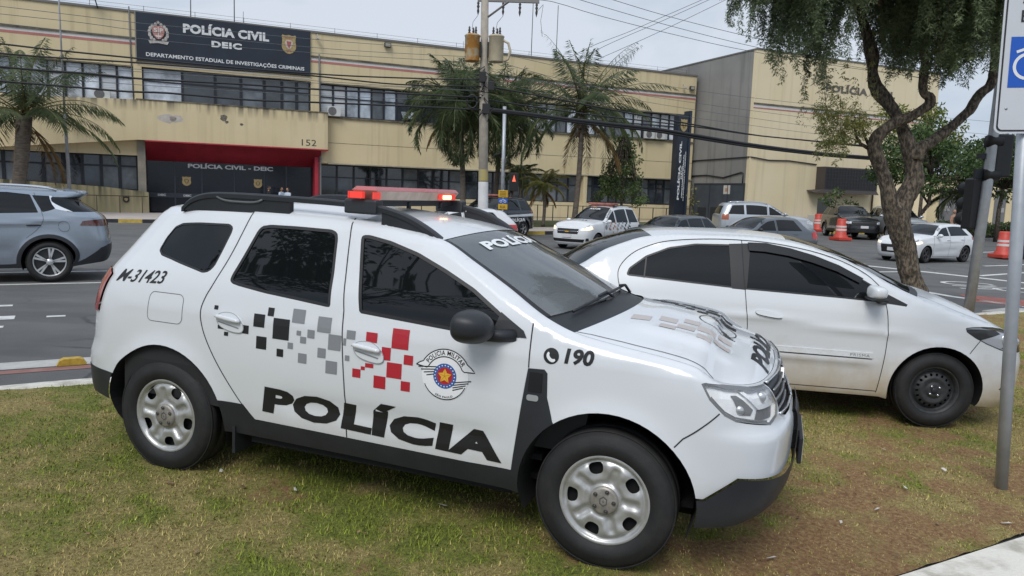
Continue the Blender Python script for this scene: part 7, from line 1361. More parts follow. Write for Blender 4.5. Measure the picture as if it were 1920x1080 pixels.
barrel(17.05, 38.8, .07, 'red and white traffic barrel before the black SUV, nearest of the left pair'); barrel(20.85, 31.6, -.12, 'red and white traffic barrel standing alone at the right, beyond the sign pole'); barrel(20.2, 49.5, .1, 'smallest red and white traffic barrel, behind the grey saloon tail', 1.05)
b = MB(); b.bbox(-.5, .3, -.3, .3, 0, .55, .12); o = b.build('dark_bag', mat('dark_bag', (.02, .022, .025), rough=.7)); o.location = (21.9, 31.8, -.13); tag(o, 'dark bag on the road at the right edge of the picture', 'bag')
# barrier posts and white box by the yellow block
for i, (x, y, lab) in enumerate(((19.6, 43.8, 'yellow post left of the black SUV'), (21.9, 44.6, 'yellow post right of the black SUV'))): b = MB(); b.tube([(0, 0, 0), (0, 0, 1.25)], .05, 8); b.tube([(-.5, 0, .62), (.0, .0, .62)], .03, 6); o = b.build('barrier_post', mat('post_yellow', (.50, .36, .06), rough=.6)); o.location = (x, y, .1); tag(o, lab, 'post')
wbx = empty('meter_box', (20.8, 51.2, .1), FAC, label='white low box with a dark grille beside the yellow block wall', cat='box'); b = MB(); b.box(-.6, .6, -.3, .3, 0, 1.05); b.build('cabinet', mat('cabinet_white', (.5, .49, .45), rough=.7), wbx); b = MB(); b.box(-.4, .9, -.32, -.28, 1.06, 2.2); b.build('grille', mat('dark_mesh', (.06, .065, .06), rough=.6), wbx)
# right hand sign on its pole, close to us
sp_ = empty('street_sign', (3.256, 4.68, .03), rot=(0, 0, 0), label='white street sign with a blue square on a grey steel pole, nearest at the right', cat='sign')
b = MB(); b.tube([(0, 0, -.1), (-.041, 0, 1.34), (-.10, 0, 3.4)], .0375, 20); b.build('pole', M_GALV, sp_)
def rp(x0, x1, z0, z1, r): return rrect(x0, x1, z0, z1, r, 6)
PX, PZ, PW, PH, TILT = -.268, 2.325, .50, .92, -.0
y0 = -.055; b = MB(); b.prism(rp(PX, PX + PW, PZ, PZ + PH, .04), y0 - .003, y0); pn = b.build('sign_panel', mat('sign_white', (.60, .62, .65), rough=.4, var=.03), sp_)
o1 = rp(PX + .012, PX + PW - .012, PZ + .012, PZ + PH - .012, .032); i1 = rp(PX + .022, PX + PW - .022, PZ + .022, PZ + PH - .022, .026); n = len(o1)
b = MB(); b.add([(x, y0 - .0045, z) for x, z in o1 + i1], [(i, (i + 1) % n, n + (i + 1) % n, n + i) for i in range(n)]); b.build('border', mat('sign_border', (.02, .022, .025), rough=.5), pn)
b = MB(); b.add([(PX + .055, y0 - .005, PZ + .275), (PX + PW - .055, y0 - .005, PZ + .275), (PX + PW - .055, y0 - .005, PZ + .575), (PX + .055, y0 - .005, PZ + .575)], [(0, 1, 2, 3)]); bp = b.build('blue_square', mat('sign_blue2', (.012, .10, .50), rough=.4), pn)
b = MB()
for cx in (.155, .345): q = [(PX + cx + r_ * math.cos(a), y0 - .0065, PZ + .40 + r_ * math.sin(a)) for r_ in (.062, .080) for a in np.linspace(0, 2 * math.pi, 29)]; b.add(q, [(i, i + 1, 29 + i + 1, 29 + i) for i in range(28)])
for a, c_ in (((.155, .40), (.22, .50)), ((.22, .50), (.32, .50)), ((.32, .50), (.345, .40)), ((.22, .50), (.26, .40)), ((.26, .40), (.32, .50)), ((.09, .485), (.19, .52))):
    t_ = np.array([c_[0] - a[0], c_[1] - a[1]]); t_ /= np.linalg.norm(t_); nx, nz = -t_[1] * .008, t_[0] * .008; b.add([(PX + a[0] + nx, y0 - .0068, PZ + a[1] + nz), (PX + c_[0] + nx, y0 - .0068, PZ + c_[1] + nz), (PX + c_[0] - nx, y0 - .0068, PZ + c_[1] - nz), (PX + a[0] - nx, y0 - .0068, PZ + a[1] - nz)], [(0, 1, 2, 3)])
b.build('bicycle_symbol', M_WFILM, bp)
b = MB(); text_flat(b, 'A', PX + .10, PZ + .77, .05, .07, y0 - .005, .01); text_flat(b, 'E', PX + .10, PZ + .66, .045, .07, y0 - .005, .01); b.build('sign_lettering', mat('sign_border', (.02, .022, .025)), pn)
b = MB(); b.lathe([(.001, y0 - .007), (.008, y0 - .006), (.009, y0 - .003)], 10, (PX + .06, 0, PZ + .15), 'y'); b.tube([(-.02, -.05, PZ + .12), (.05, -.05, PZ + .12)], .012, 6); b.build('bolt', M_GALV, pn)
sp_.rotation_euler = (0, R_(-1.2), R_(-8))
# traffic light pole behind the white saloon, signals seen from behind
tp = empty('traffic_light_pole', (7.80, 12.4, 0), label='grey traffic light pole with black signal boxes seen from behind, right of the tree', cat='traffic light')
b = MB(); b.tube([(-.10, 0, -.1), (-.01, 0, 2.2), (.02, 0, 4.0), (.02, 0, 6.2)], [.085, .08, .075, .07], 18); b.build('pole', M_GALV, tp)
def head(x0, x1, z0, z1, y): b = MB(); b.bbox(x0, x1, y - .12, y + .14, z0, z1, .03); h_ = b.build('signal_box', mat('signal_black', (.012, .013, .016), rough=.45), tp); b = MB(); [b.lathe([(.10, y + .14), (.11, y + .3)], 14, ((x0 + x1) / 2, 0, z0 + (z1 - z0) * k_), 'y') for k_ in (.2, .5, .8)]; b.build('visor', M_CABLE, h_)
head(.06, .32, 2.42, 3.12, .06); head(-.22, -.02, 1.55, 2.40, .14)
for z in (2.45, 3.0): b = MB(); b.tube([(-.09, -.0, z), (.14, 0, z)], .10, 12); b.box(.0, .2, -.04, .08, z - .03, z + .03); b.build('clamp', M_CABLE, tp)
b = MB(); b.box(-.16, -.02, .0, .12, 2.72, 2.80); b.box(-.20, -.02, .02, .1, 2.4, 2.55); b.build('bracket', M_FRAME, tp)
# litter on the grass
M_LIT = mat('paper_litter', (.62, .60, .56), rough=.8)
for i, (x, y) in enumerate(((-.35, 3.95), (1.38, 3.35), (1.35, 3.55), (2.55, 4.55), (2.2, 4.2), (2.75, 5.25), (-1.2, 4.05), (2.9, 4.1), (1.9, 4.0), (3.0, 4.9), (-1.7, 4.25), (-.1, 4.3))):
    b = MB(); s = .012 + .010 * RNG.rand(); b.add([(-s * 1.6, -s * .5, .004), (s * 1.5, -s * .4, .007), (s * 1.4, s * .5, .012), (-s * 1.5, s * .6, .006)], [(0, 1, 2, 3)]); o = b.build('paper_scrap', M_LIT); o.location = (x, y, float(med_z(x, y)) + .018); o.rotation_euler = (.1, .1, RNG.uniform(0, 6)); tag(o, 'tiny white scrap of litter lying in the grass', 'litter', 'litter scraps in the grass')
T_trunk = [(6.602, 11.8, 0.092, 0.221), (6.503, 11.8, 0.392, 0.212), (6.409, 11.8, 0.647, 0.204), (6.303, 11.8, 0.944, 0.195), (6.184, 11.8, 1.298, 0.204), (6.073, 11.8, 1.657, 0.229), (5.984, 11.8, 1.881, 0.306)]
T_limbA = [(5.948, 11.8, 1.905, 0.229), (5.816, 11.8, 2.235, 0.17), (5.709, 11.8, 2.48, 0.136), (5.619, 11.8, 2.642, 0.119), (5.553, 11.8, 2.804, 0.11), (5.575, 11.8, 2.928, 0.11), (5.679, 11.8, 3.062, 0.102), (5.85, 11.8, 3.19, 0.093), (6.026, 11.8, 3.26, 0.085), (6.198, 11.8, 3.371, 0.085), (6.303, 11.8, 3.48, 0.085), (6.279, 11.8, 3.552, 0.085), (6.175, 11.8, 3.597, 0.076), (6.133, 11.8, 3.693, 0.076), (6.11, 11.8, 3.837, 0.068), (6.102, 11.8, 3.997, 0.068), (6.054, 11.8, 4.235, 0.059), (5.974, 11.8, 4.55, 0.051), (5.886, 11.8, 4.94, 0.042)]
T_limbB = [(6.032, 11.8, 1.908, 0.255), (6.188, 11.8, 2.121, 0.204), (6.276, 11.8, 2.332, 0.17), (6.255, 11.8, 2.538, 0.153), (6.214, 11.8, 2.702, 0.144), (6.156, 11.8, 2.864, 0.119), (6.091, 11.8, 3.026, 0.102), (6.025, 11.8, 3.187, 0.093), (5.926, 11.8, 3.355, 0.102), (5.785, 11.8, 3.529, 0.11), (5.665, 11.8, 3.662, 0.11), (5.594, 11.8, 3.797, 0.102), (5.564, 11.8, 3.94, 0.102), (5.558, 11.8, 4.1, 0.102), (5.523, 11.8, 4.298, 0.102), (5.452, 11.8, 4.533, 0.093), (5.361, 11.8, 4.807, 0.085), (5.224, 11.8, 5.233, 0.076), (5.045, 11.8, 5.692, 0.059)]
T_limbC = [(6.247, 11.8, 2.621, 0.119), (6.297, 11.8, 2.795, 0.102), (6.431, 11.8, 2.873, 0.093), (6.592, 11.8, 3.001, 0.085), (6.76, 11.8, 3.145, 0.085), (6.927, 11.8, 3.297, 0.085), (7.061, 11.8, 3.439, 0.085), (7.128, 11.8, 3.578, 0.076), (7.23, 11.8, 3.703, 0.076), (7.335, 11.8, 3.794, 0.076), (7.383, 11.8, 3.956, 0.076), (7.389, 11.8, 4.196, 0.068), (7.36, 11.8, 4.592, 0.068), (7.339, 11.8, 5.063, 0.059), (7.335, 11.8, 5.53, 0.051)]
T_twig = [(5.498, 11.8, 2.778, 0.042), (5.359, 11.8, 2.839, 0.034), (5.249, 11.8, 2.951, 0.025), (5.204, 11.8, 3.08, 0.025), (5.158, 11.8, 3.225, 0.017)]
T_twig2 = [(5.492, 11.8, 2.844, 0.034), (5.397, 11.8, 2.963, 0.025), (5.316, 11.8, 3.124, 0.017), (5.219, 11.8, 3.284, 0.017)]
T_env = [(3.19, 4.78), (3.36, 4.37), (3.49, 4.31), (3.62, 4.48), (3.69, 4.72), (3.81, 4.4), (3.95, 3.77), (4.11, 3.69), (4.19, 4.3), (4.35, 4.34), (4.49, 3.54), (4.63, 3.35), (4.72, 4.11), (4.94, 4.16), (5.15, 4.05), (5.34, 3.81), (5.49, 3.9), (5.65, 3.98), (5.84, 3.75), (6.02, 3.61), (6.35, 3.6), (6.49, 3.69), (6.64, 3.57), (6.84, 3.63), (6.94, 3.86), (7.09, 4.03), (7.19, 4.19), (7.31, 4.59), (7.54, 4.76)]
T_clump = [(4.63, 11.8, 3.39), (4.87, 11.8, 3.52), (5.12, 11.8, 3.44), (5.29, 11.8, 3.37), (4.78, 11.8, 3.11), (5.07, 11.8, 3.08)]
# ------------------------------------------------------------------ plants
def leaf_mat(name, c1, c2, scale=1.2, rough=.5, tr=.25):
    m = bpy.data.materials.new(name); m.use_nodes = True; t = m.node_tree; t.nodes.clear(); L = t.links.new; o = t.nodes.new('ShaderNodeOutputMaterial')
    co = t.nodes.new('ShaderNodeTexCoord'); n = t.nodes.new('ShaderNodeTexNoise'); n.inputs['Scale'].default_value = scale; n.inputs['Detail'].default_value = 6; L(co.outputs['Object'], n.inputs['Vector'])
    r = t.nodes.new('ShaderNodeValToRGB'); r.color_ramp.elements[0].position = .36; r.color_ramp.elements[1].position = .64; r.color_ramp.elements[0].color = c1 + (1,); r.color_ramp.elements[1].color = c2 + (1,); L(n.outputs['Fac'], r.inputs[0])
    p = t.nodes.new('ShaderNodeBsdfPrincipled'); p.inputs['Roughness'].default_value = rough; p.inputs['Specular IOR Level'].default_value = .35; L(r.outputs[0], p.inputs['Base Color']); tl = t.nodes.new('ShaderNodeBsdfTranslucent'); L(r.outputs[0], tl.inputs[0]); mx = t.nodes.new('ShaderNodeMixShader'); mx.inputs[0].default_value = tr; L(p.outputs[0], mx.inputs[1]); L(tl.outputs[0], mx.inputs[2]); L(mx.outputs[0], o.inputs[0]); MATS[name] = m; return m
M_PALM = leaf_mat('palm_green', (.042, .066, .028), (.12, .15, .065)); M_PALMY = leaf_mat('palm_yellow_green', (.10, .11, .03), (.20, .18, .06)); M_PALMD = leaf_mat('palm_dead', (.14, .085, .035), (.26, .17, .07)); M_PEP = leaf_mat('pepper_tree_green', (.10, .14, .07), (.25, .31, .16), 1.6); M_PEPY = leaf_mat('pepper_tree_light', (.16, .18, .05), (.30, .30, .10), 2); M_BROAD = leaf_mat('broadleaf_green', (.035, .07, .02), (.10, .15, .045), .9); M_BROADY = leaf_mat('broadleaf_light', (.09, .13, .02), (.20, .22, .05), .9); M_CONIF = leaf_mat('conifer_green', (.055, .09, .03), (.13, .18, .06), 1.5)
M_BARK = mat('tree_bark', (.040, .032, .025), rough=.95, col2=(.27, .22, .165), vscale=26, ramp_pos=(.42, .75), detail=9, bump=1.0, bscale=35, stretch=(1, 1, .45)); M_PTR = mat('palm_trunk', (.075, .062, .05), rough=.95, col2=(.15, .125, .10), vscale=4, detail=8, bump=.6, bscale=20, stretch=(1, 1, 3)); M_FIB = mat('palm_fibre', (.045, .032, .022), rough=1, col2=(.13, .095, .06), vscale=5, detail=9, bump=1, bscale=14)
class Leaves:
    def __init__(s): s.V = []; s.n = 0
    def quads(s, A, D, Wd): # base points, direction*length, half width vectors -> pointed leaf as quad
        s.V.append(np.stack([A, A + D * .45 + Wd, A + D, A + D * .45 - Wd], 1).reshape(-1, 3))
    def build(s, name, m, par, origin=(0, 0, 0)):
        V = np.vstack(s.V) - np.array(origin); k = len(V) // 4; me = bpy.data.meshes.new(name); me.vertices.add(len(V)); me.vertices.foreach_set('co', V.astype(np.float32).reshape(-1)); me.loops.add(4 * k); me.loops.foreach_set('vertex_index', np.arange(4 * k, dtype=np.int32)); me.polygons.add(k); me.polygons.foreach_set('loop_start', np.arange(0, 4 * k, 4, dtype=np.int32)); me.polygons.foreach_set('loop_total', np.full(k, 4, np.int32)); me.materials.append(m); me.update(calc_edges=True); me.validate()
        o = bpy.data.objects.new(name, me); COL.objects.link(o); o.parent = par; return o
def frond(lv, st, base, az, el, L_, droop, ll, lw=.022, n=34, hang=.6, rng=None, twist=0., plume=0.):
    reps = 3 if plume > .3 else 2
    """one feather leaf: an arching midrib with two rows of narrow leaflets"""
    k = n; t = np.linspace(0, 1, k); e = el - droop * t ** 1.3; dx = np.cumsum(np.cos(e)) * L_ / k; dz = np.cumsum(np.sin(e)) * L_ / k; h = np.array([math.cos(az), math.sin(az), 0]); P = np.array(base) + dx[:, None] * h + np.c_[0 * dz, 0 * dz, dz]
    st.tube(P[::3], list(np.linspace(.035, .006, len(P[::3]))), 4, cap=False)
    T = np.gradient(P, axis=0); T /= np.linalg.norm(T, axis=1)[:, None]; side = np.cross(T, [0, 0, 1]); side /= np.linalg.norm(side, axis=1)[:, None] + 1e-9
    i0 = int(k * .14); ln = ll * np.clip(np.sin(np.pi * (t * .88 + .12)) ** .6, .25, 1)
    for sg in (-1, 1):
        for rep in range(reps):
            off = rng.uniform(-.5, .5, k); A = P + T * (off * L_ / k)[:, None]; hg = hang * rng.uniform(.6, 1.3, k)[:, None] ; D = side * sg * rng.uniform(.7, 1, k)[:, None] + T * .55 - np.array([0, 0, 1]) * hg + plume * rng.uniform(-1, 1, (k, 3)); D /= np.linalg.norm(D, axis=1)[:, None]; D *= (ln * rng.uniform(.75, 1.1, k))[:, None]
            Wd = np.cross(D, T); Wd /= np.linalg.norm(Wd, axis=1)[:, None] + 1e-9; lv.quads(A[i0:], D[i0:], Wd[i0:] * lw)
def palm(name, label, base, top, nf, L_, ll, el=(.1, 1.4), droop=(.8, 1.8), r=(.16, .12), mat_l=None, hang=.6, seed=1, plume=0., dead=0, extra=(), fibre=0, lw=.022, group=None):
    rng = np.random.RandomState(seed); root = empty(name, base, label=label, cat='palm tree', group=group); B = np.array(base); T = np.array(top)
    tr = MB(); ts = np.linspace(0, 1, 9); tr.tube([tuple((T - B) * t + np.array([.08 * math.sin(t * 3), 0, 0])) for t in ts], list(np.interp(ts, [0, .15, 1], [r[0] * 1.25, r[0], r[1]])), 10); tr.build('trunk', M_PTR, root)
    if fibre: f = MB(); 
    if fibre:
        for i in range(fibre): a = rng.uniform(0, 6.28); z = rng.uniform(-1.3, .1); p0 = (T - B) + np.array([0, 0, z]); d = np.array([math.cos(a), math.sin(a), rng.uniform(.2, .9)]); f.tube([p0, p0 + d * .22, p0 + d * .4 + np.array([0, 0, -.25])], [.09, .06, .02], 5)
        f.build('leaf_bases', M_FIB, root)
    lv = Leaves(); st = MB(); ls = Leaves(); sd_ = MB()
    for i in range(nf):
        az = i * 2.39996 + rng.uniform(-.3, .3); q = (i + .5) / nf; e = el[1] + (el[0] - el[1]) * q + rng.uniform(-.12, .12); frond(lv, st, T - B, az, e, L_ * rng.uniform(.85, 1.1) * (.75 + .25 * min(1, q * 3)), droop[0] + (droop[1] - droop[0]) * q + rng.uniform(-.15, .15), ll, lw, 36, hang, rng, plume=plume)
    for (az, e, l_, dr) in extra: frond(lv, st, T - B, az, e, l_, dr, ll * 1.1, lw, 44, hang * 1.5, rng)
    for i in range(dead): frond(ls, sd_, T - B - np.array([0, 0, .25]), rng.uniform(0, 6.28), -.5, L_ * .75, .9, ll * .7, lw, 26, .9, rng)
    lv.build('crown', mat_l or M_PALM, root); st.build('leaf_stems', M_PALMY, root)
    if dead: ls.build('dead_leaves', M_PALMD, root); sd_.build('dead_stems', M_PALMD, root)
    return root
gz0 = .2
palm('coconut_palm', 'coconut palm at the left edge with a long frond arching over the canopy', (-24.2, 36, .2), (-23.5, 36, 4.9), 26, 5.2, 1.05, (.0, 1.5), (.45, 1.5), (.28, .34), seed=3, fibre=60, hang=.9, extra=((-.12, .50, 5.4, 1.25), (2.9, .35, 3.2, 1.5)), dead=4)
palm('queen_palm', 'bushy palm just left of the utility pole', (-2.75, 40, .2), (-3.1, 40, 6.5), 42, 3.7, 1.0, (-.7, 1.5), (.8, 2.3), (.15, .11), seed=5, hang=.8, plume=.8, dead=3, lw=.024)
palm('queen_palm', 'bushy palm just right of the utility pole, half behind the transformers', (-1.25, 42, .2), (-.9, 42, 6.4), 38, 3.6, 1.0, (-.6, 1.45), (.8, 2.3), (.15, .11), seed=6, hang=.8, plume=.8, lw=.024)
palm('coconut_palm', 'tallest coconut palm with raised fronds and a dead brown skirt', (3.2, 40, .2), (3.4, 40, 6.3), 26, 4.9, 1.05, (-.15, 1.52), (.3, 1.9), (.15, .12), seed=14, hang=.8, dead=5, fibre=30, extra=((.15, .75, 4.2, 1.5), (3.3, .9, 4.0, 1.25), (.0, 1.15, 4.6, .6), (.25, .15, 3.6, 1.5)))
palm('small_palm', 'small palm with a brown skirt beside the white police carrier', (1.55, 40, .2), (1.5, 40, 2.45), 16, 1.6, .5, (-.1, 1.2), (.9, 1.8), (.09, .08), seed=9, hang=.5, plume=.15, dead=7, mat_l=M_PALMY, lw=.016)
palm('small_palm', 'small feathery palm behind the grey post', (.2, 41.5, .2), (.25, 41.5, 3.0), 12, 1.5, .5, (-.1, 1.2), (.9, 1.7), (.08, .07), seed=10, hang=.5, plume=.2, lw=.016, dead=3)
palm('small_palm', 'drooping palm at the far right in front of the grey doors', (24.6, 41.5, .1), (24.6, 41.5, 2.7), 16, 2.2, .6, (-.4, .9), (1.0, 1.8), (.14, .12), seed=12, hang=.9, plume=.2)
# small trees
def blob_tree(name, label, base, trunk, clumps, m, nl, ls, seed, limbs=(), m_t=None, flat=.0):
    rng = np.random.RandomState(seed); root = empty(name, base, label=label, cat='tree'); B = np.array(base); tr = MB()
    for pts in trunk: tr.tube([p[:3] for p in pts], [p[3] for p in pts], 8)
    for c in clumps: # twigs to each clump
        q = np.array(trunk[0][-1][:3]); e = np.array(c[:3]); tr.tube([q, (q + e) / 2 + rng.uniform(-.15, .15, 3), e], [.04, .025, .01], 5)
    tr.build('trunk', m_t or M_BARK, root); lv = Leaves()
    for c in clumps:
        n = int(nl * c[3] ** 2); d = rng.normal(size=(n, 3)); d /= np.linalg.norm(d, axis=1)[:, None]; rr = rng.uniform(.1, 1, n) ** .5; A = np.array(c[:3]) + d * rr[:, None] * np.array([c[3], c[3], c[3] * (c[4] if len(c) > 4 else .8)])
        D = d * .6 + rng.normal(size=(n, 3)) * .6 - np.array([0, 0, .35]); D /= np.linalg.norm(D, axis=1)[:, None]; D *= (ls * rng.uniform(.7, 1.3, n))[:, None]; Wd = np.cross(D, rng.normal(size=(n, 3))); Wd /= np.linalg.norm(Wd, axis=1)[:, None]; lv.quads(A, D, Wd * ls * .28)
    lv.build('crown', m, root); return root
rng = np.random.RandomState(4)
cl = []
for z in np.linspace(1.7, 5.1, 13):
    R__ = 1.4 * (5.5 - z) / 3.6
    for k in range(max(2, int(7 * R__ / 1.3))): a = rng.uniform(0, 6.28); rr = R__ * rng.uniform(.3, 1); cl.append((rr * math.cos(a), rr * math.sin(a), z + rng.uniform(-.15, .15), rng.uniform(.26, .46), .75))
blob_tree('conifer', 'small pyramid shaped conifer before the yellow wall', (6.0, 42, .2), [[(0, 0, 0, .09), (0, 0, 2.5, .06), (0, 0, 5.3, .02)]], cl, M_CONIF, 520, .16, 8)
def cloud(cx, cy, cz, rx, ry, rz, n, r0, r1): return [(cx + rx * u[0], cy + ry * u[1], cz + rz * u[2], rng.uniform(r0, r1), .75) for u in (lambda v: v / np.linalg.norm(v, axis=1)[:, None] * rng.uniform(.4, 1, (n, 1)))(rng.normal(size=(n, 3)))]
blob_tree('broadleaf_tree', 'large dark green broadleaf tree spreading behind the foreground trunk', (21.9, 40.5, .1), [[(0, 0, 0, .13), (.1, 0, 1.4, .11), (.5, 0, 2.0, .10), (.55, 0, 3.2, .09)], [(.5, 0, 2.0, .07), (-.6, 0, 3.4, .05), (-1.5, 0, 4.2, .03)]], cloud(.6, 0, 4.4, 3.4, 2.0, 1.7, 42, .5, .95), M_BROAD, 330, .20, 2)
blob_tree('broadleaf_tree', 'dark broadleaf tree beyond the traffic light pole', (27.2, 42, .1), [[(0, 0, 0, .13), (0, 0, 1.8, .11), (.1, 0, 3.0, .08)]], cloud(0, 0, 4.1, 3.2, 2.0, 1.9, 40, .5, .9), M_BROAD, 330, .20, 5)
blob_tree('broadleaf_tree', 'pale yellow green tree top behind the dark broadleaf trees', (25.5, 47, .1), [[(0, 0, 0, .13), (0, 0, 3.8, .09)]], cloud(-.5, 0, 6.4, 3.3, 1.5, 1.7, 34, .45, .8), M_BROADY, 260, .22, 6)
blob_tree('street_shrub', 'thin leafy shrub growing between the black SUV and the wall', (18.9, 44.2, .1), [[(0, 0, 0, .04), (0, 0, 1.2, .03)]], [(-.35, 0, 2.1, .45), (.1, 0, 2.5, .35), (.9, 0, 1.9, .4), (1.2, 0, 1.7, .35), (.3, 0, 1.5, .4)], M_BROAD, 420, .2, 7)
blob_tree('small_shrub', 'reddish thin shrub at the foot of the totem sign', (12.0, 50.5, .2), [[(0, 0, 0, .03), (0, 0, 1.3, .02)]], [(0, 0, .8, .3), (.1, 0, 1.5, .3), (-.05, 0, 2.0, .28), (.05, 0, 2.6, .2)], M_PALMY, 300, .2, 8)
def hedge(name, label, p0, p1, w, h, m, seed, z):
    rng_ = np.random.RandomState(seed); root = empty(name, (p0[0], p0[1], z), label=label, cat='hedge'); d = np.array(p1) - np.array(p0); L_ = np.linalg.norm(d); n = int(L_ * 900); t = rng_.uniform(0, 1, n); A = np.c_[d[0] * t, d[1] * t, rng_.uniform(0, h, n) * (.85 + .15 * np.sin(t * 40))]; A[:, :2] += rng_.uniform(-w / 2, w / 2, (n, 1)) * np.array([-d[1], d[0]]) / L_; D = rng_.normal(size=(n, 3)); D /= np.linalg.norm(D, axis=1)[:, None]; D *= .14; Wd = np.cross(D, rng_.normal(size=(n, 3))); Wd /= np.linalg.norm(Wd, axis=1)[:, None]; lv = Leaves(); lv.quads(A, D, Wd * .05); o = lv.build('foliage', m, root); c = MB(); c.box(0, L_, -w * .36, w * .36, 0, h * .8); b_ = c.build('branches', M_BARK, root); b_.rotation_euler = (0, 0, math.atan2(d[1], d[0])); return root
hedge('hedge', 'low clipped dark hedge on the pale kerb wall at the right', (26.5, 46.5), (44, 55.0), 1.2, .85, M_BROAD, 3, .25)
# pepper tree in front
pep = empty('pepper_tree', (6.5, 11.8, .0), label='big weeping tree with forked rough trunk in front of the yellow block', cat='tree')
def limb_pts(L_, yoff):
    p = np.array(L_); out = p.copy(); out[:, 0] -= 6.5; out[:, 1] -= 11.8; 
    out[:, 1] += yoff * np.linspace(0, 1, len(p)) ** 1.3; return out
rng = np.random.RandomState(21)
def knotty(p, amp=.012):
    u = np.r_[0, np.cumsum(np.linalg.norm(np.diff(p[:, :3], axis=0), axis=1))]; uu = np.linspace(0, u[-1], len(p) * 5); q = np.stack([pchip(u, p[:, i])(uu) for i in range(4)], 1); q[:, 3] *= 1 + .10 * (np.array([vnoise(s * 4.0, 3.3, 7) for s in uu]) - .5) * 2; return q
tb = MB()
T_trunk = T_trunk[:4] + [(6.21, 11.8, 1.25, .185), (6.10, 11.8, 1.58, .20), (6.04, 11.8, 1.80, .22), (6.0, 11.8, 1.95, .17), (5.99, 11.8, 2.02, .05)]
_k = lambda L_, f: [(p[0], p[1], p[2], p[3] * f) for p in L_]
T_limbA = [(6.10, 11.8, 1.50, .12), (5.97, 11.8, 1.85, .16), (5.816, 11.8, 2.235, .135)] + T_limbA[2:]; T_limbB = [(6.10, 11.8, 1.50, .12), (6.10, 11.8, 1.90, .17), (6.19, 11.8, 2.121, .165)] + T_limbB[2:]
for L_, yo in ((_k(T_trunk, .84), 0), (_k(T_limbA, .84), -.35), (_k(T_limbB, .9), .35), (_k(T_limbC, .9), .15)):
    q = knotty(limb_pts(L_, yo)); n0 = len(tb.V); tb.tube(q[:, :3], list(q[:, 3]), 18)
    V = np.array(tb.V[n0:]); nz = fbm(V[:, 0] * 7 + V[:, 1] * 5, V[:, 2] * 4, 13) - .5; c = np.repeat(q[:, :3], 18, 0); V = V + (V - c) * (nz * .38 + .5 * (fbm(V[:, 0] * 24 + V[:, 1] * 19, V[:, 2] * 13, 17) - .5) * .35)[:, None]; tb.V[n0:] = [tuple(v) for v in V]
tb.build('trunk', M_BARK, pep)
for L_ in (T_twig, T_twig2): b = MB(); p = limb_pts(L_, -.2); b.tube(p[:, :3], list(p[:, 3] * .8), 6); b.build('twig', M_BARK, pep)
for pts in ([(-1.1, -.2, 4.9), (-2.0, -.6, 5.4), (-2.8, -.8, 5.3)], [(-.6, .1, 5.0), (-.2, .6, 5.8), (.3, .9, 6.2)], [(-1.5, .3, 5.6), (-2.4, .9, 6.2), (-3.0, 1.0, 6.0)], [(.85, .15, 5.4), (.4, -.4, 6.0), (-.2, -.8, 6.1)], [(.85, .1, 5.4), (1.4, -.5, 6.0), (1.8, -.6, 5.9)], [(-.55, -.3, 4.8), (-.1, -.8, 5.3), (.4, -1.0, 5.3)]): b = MB(); b.tube(spline(pts, 4), list(np.linspace(.05, .015, 9)), 6); b.build('branch', M_BARK, pep)
def strands(lv, st, n, xr, zfun, rng, yr=(-1.7, 1.5), lmin=.8, lmax=2.0, ll=.07, spread=.22, topcap=6.2, wid=.10):
    for i in range(n):
        x = rng.uniform(*xr); zb = zfun(x) + abs(rng.normal()) * .30 + rng.exponential(.40); L_ = rng.uniform(lmin, lmax); yy = rng.uniform(*yr); zb = 1.88 + (zb - 1.88) * (1 + max(yy, 0) / 11.8); k = max(8, int(L_ / .04)); t = np.linspace(0, 1, k); sw = rng.normal(size=2) * spread
        zt = min(zb + L_, topcap); P = np.c_[x - 6.5 + sw[0] * (1 - t) ** 2 + .03 * np.sin(t * 7 + i), yy + sw[1] * (1 - t) ** 2, zt + (zb - zt) * t]
        # every node carries a short drooping pinnate leaf of fine leaflets
        for rep in range(2):
            a = rng.uniform(0, 6.28, k); R__ = np.c_[np.cos(a), np.sin(a), -.9 * np.ones(k)] * (wid * rng.uniform(.5, 1.2, k) * (.45 + .75 * (1 - t)))[:, None]
            for q in (.35, .7, 1.0):
                for sg in (-1, 1):
                    A = P + R__ * q * rng.uniform(.8, 1.2, (k, 1)); D = np.c_[-np.sin(a) * sg, np.cos(a) * sg, -.75 * np.ones(k)] + rng.normal(size=(k, 3)) * .35; D /= np.linalg.norm(D, axis=1)[:, None]; D *= (ll * rng.uniform(.6, 1.2, k))[:, None]; Wd = np.cross(D, rng.normal(size=(k, 3))); Wd /= np.linalg.norm(Wd, axis=1)[:, None]; lv.quads(A, D, Wd * .0065)
        if i % 3 == 0: st.tube(P[::4], .003, 3, cap=False)
ENV = T_env
zf = lambda x: float(np.interp(x, [e[0] for e in ENV], [e[1] for e in ENV]))
lv = Leaves(); st = MB(); strands(lv, st, 620, (3.2, 7.6), lambda x: zf(x) + .16 + (.62 if 4.72 < x < 5.5 else 0), rng)
for x_, z_, n_ in ((3.40, 4.35, 16), (4.05, 3.74, 22), (4.25, 4.15, 12), (4.58, 3.42, 16), (4.5, 3.8, 10), (5.9, 3.70, 18), (6.3, 3.62, 22), (6.6, 3.6, 18), (6.8, 3.66, 14), (7.0, 4.0, 10)): strands(lv, st, n_, (x_ - .10, x_ + .10), lambda x: z_, rng, (-.9, .6), .9, 1.8); strands(lv, st, 260, (3.2, 7.6), lambda x: 4.9, rng, (-2.0, 1.8), .6, 1.6, topcap=7.2)
strands(lv, st, 90, (5.6, 7.0), lambda x: zf(x) + .1, rng, (-.6, 1.2), .7, 1.4)
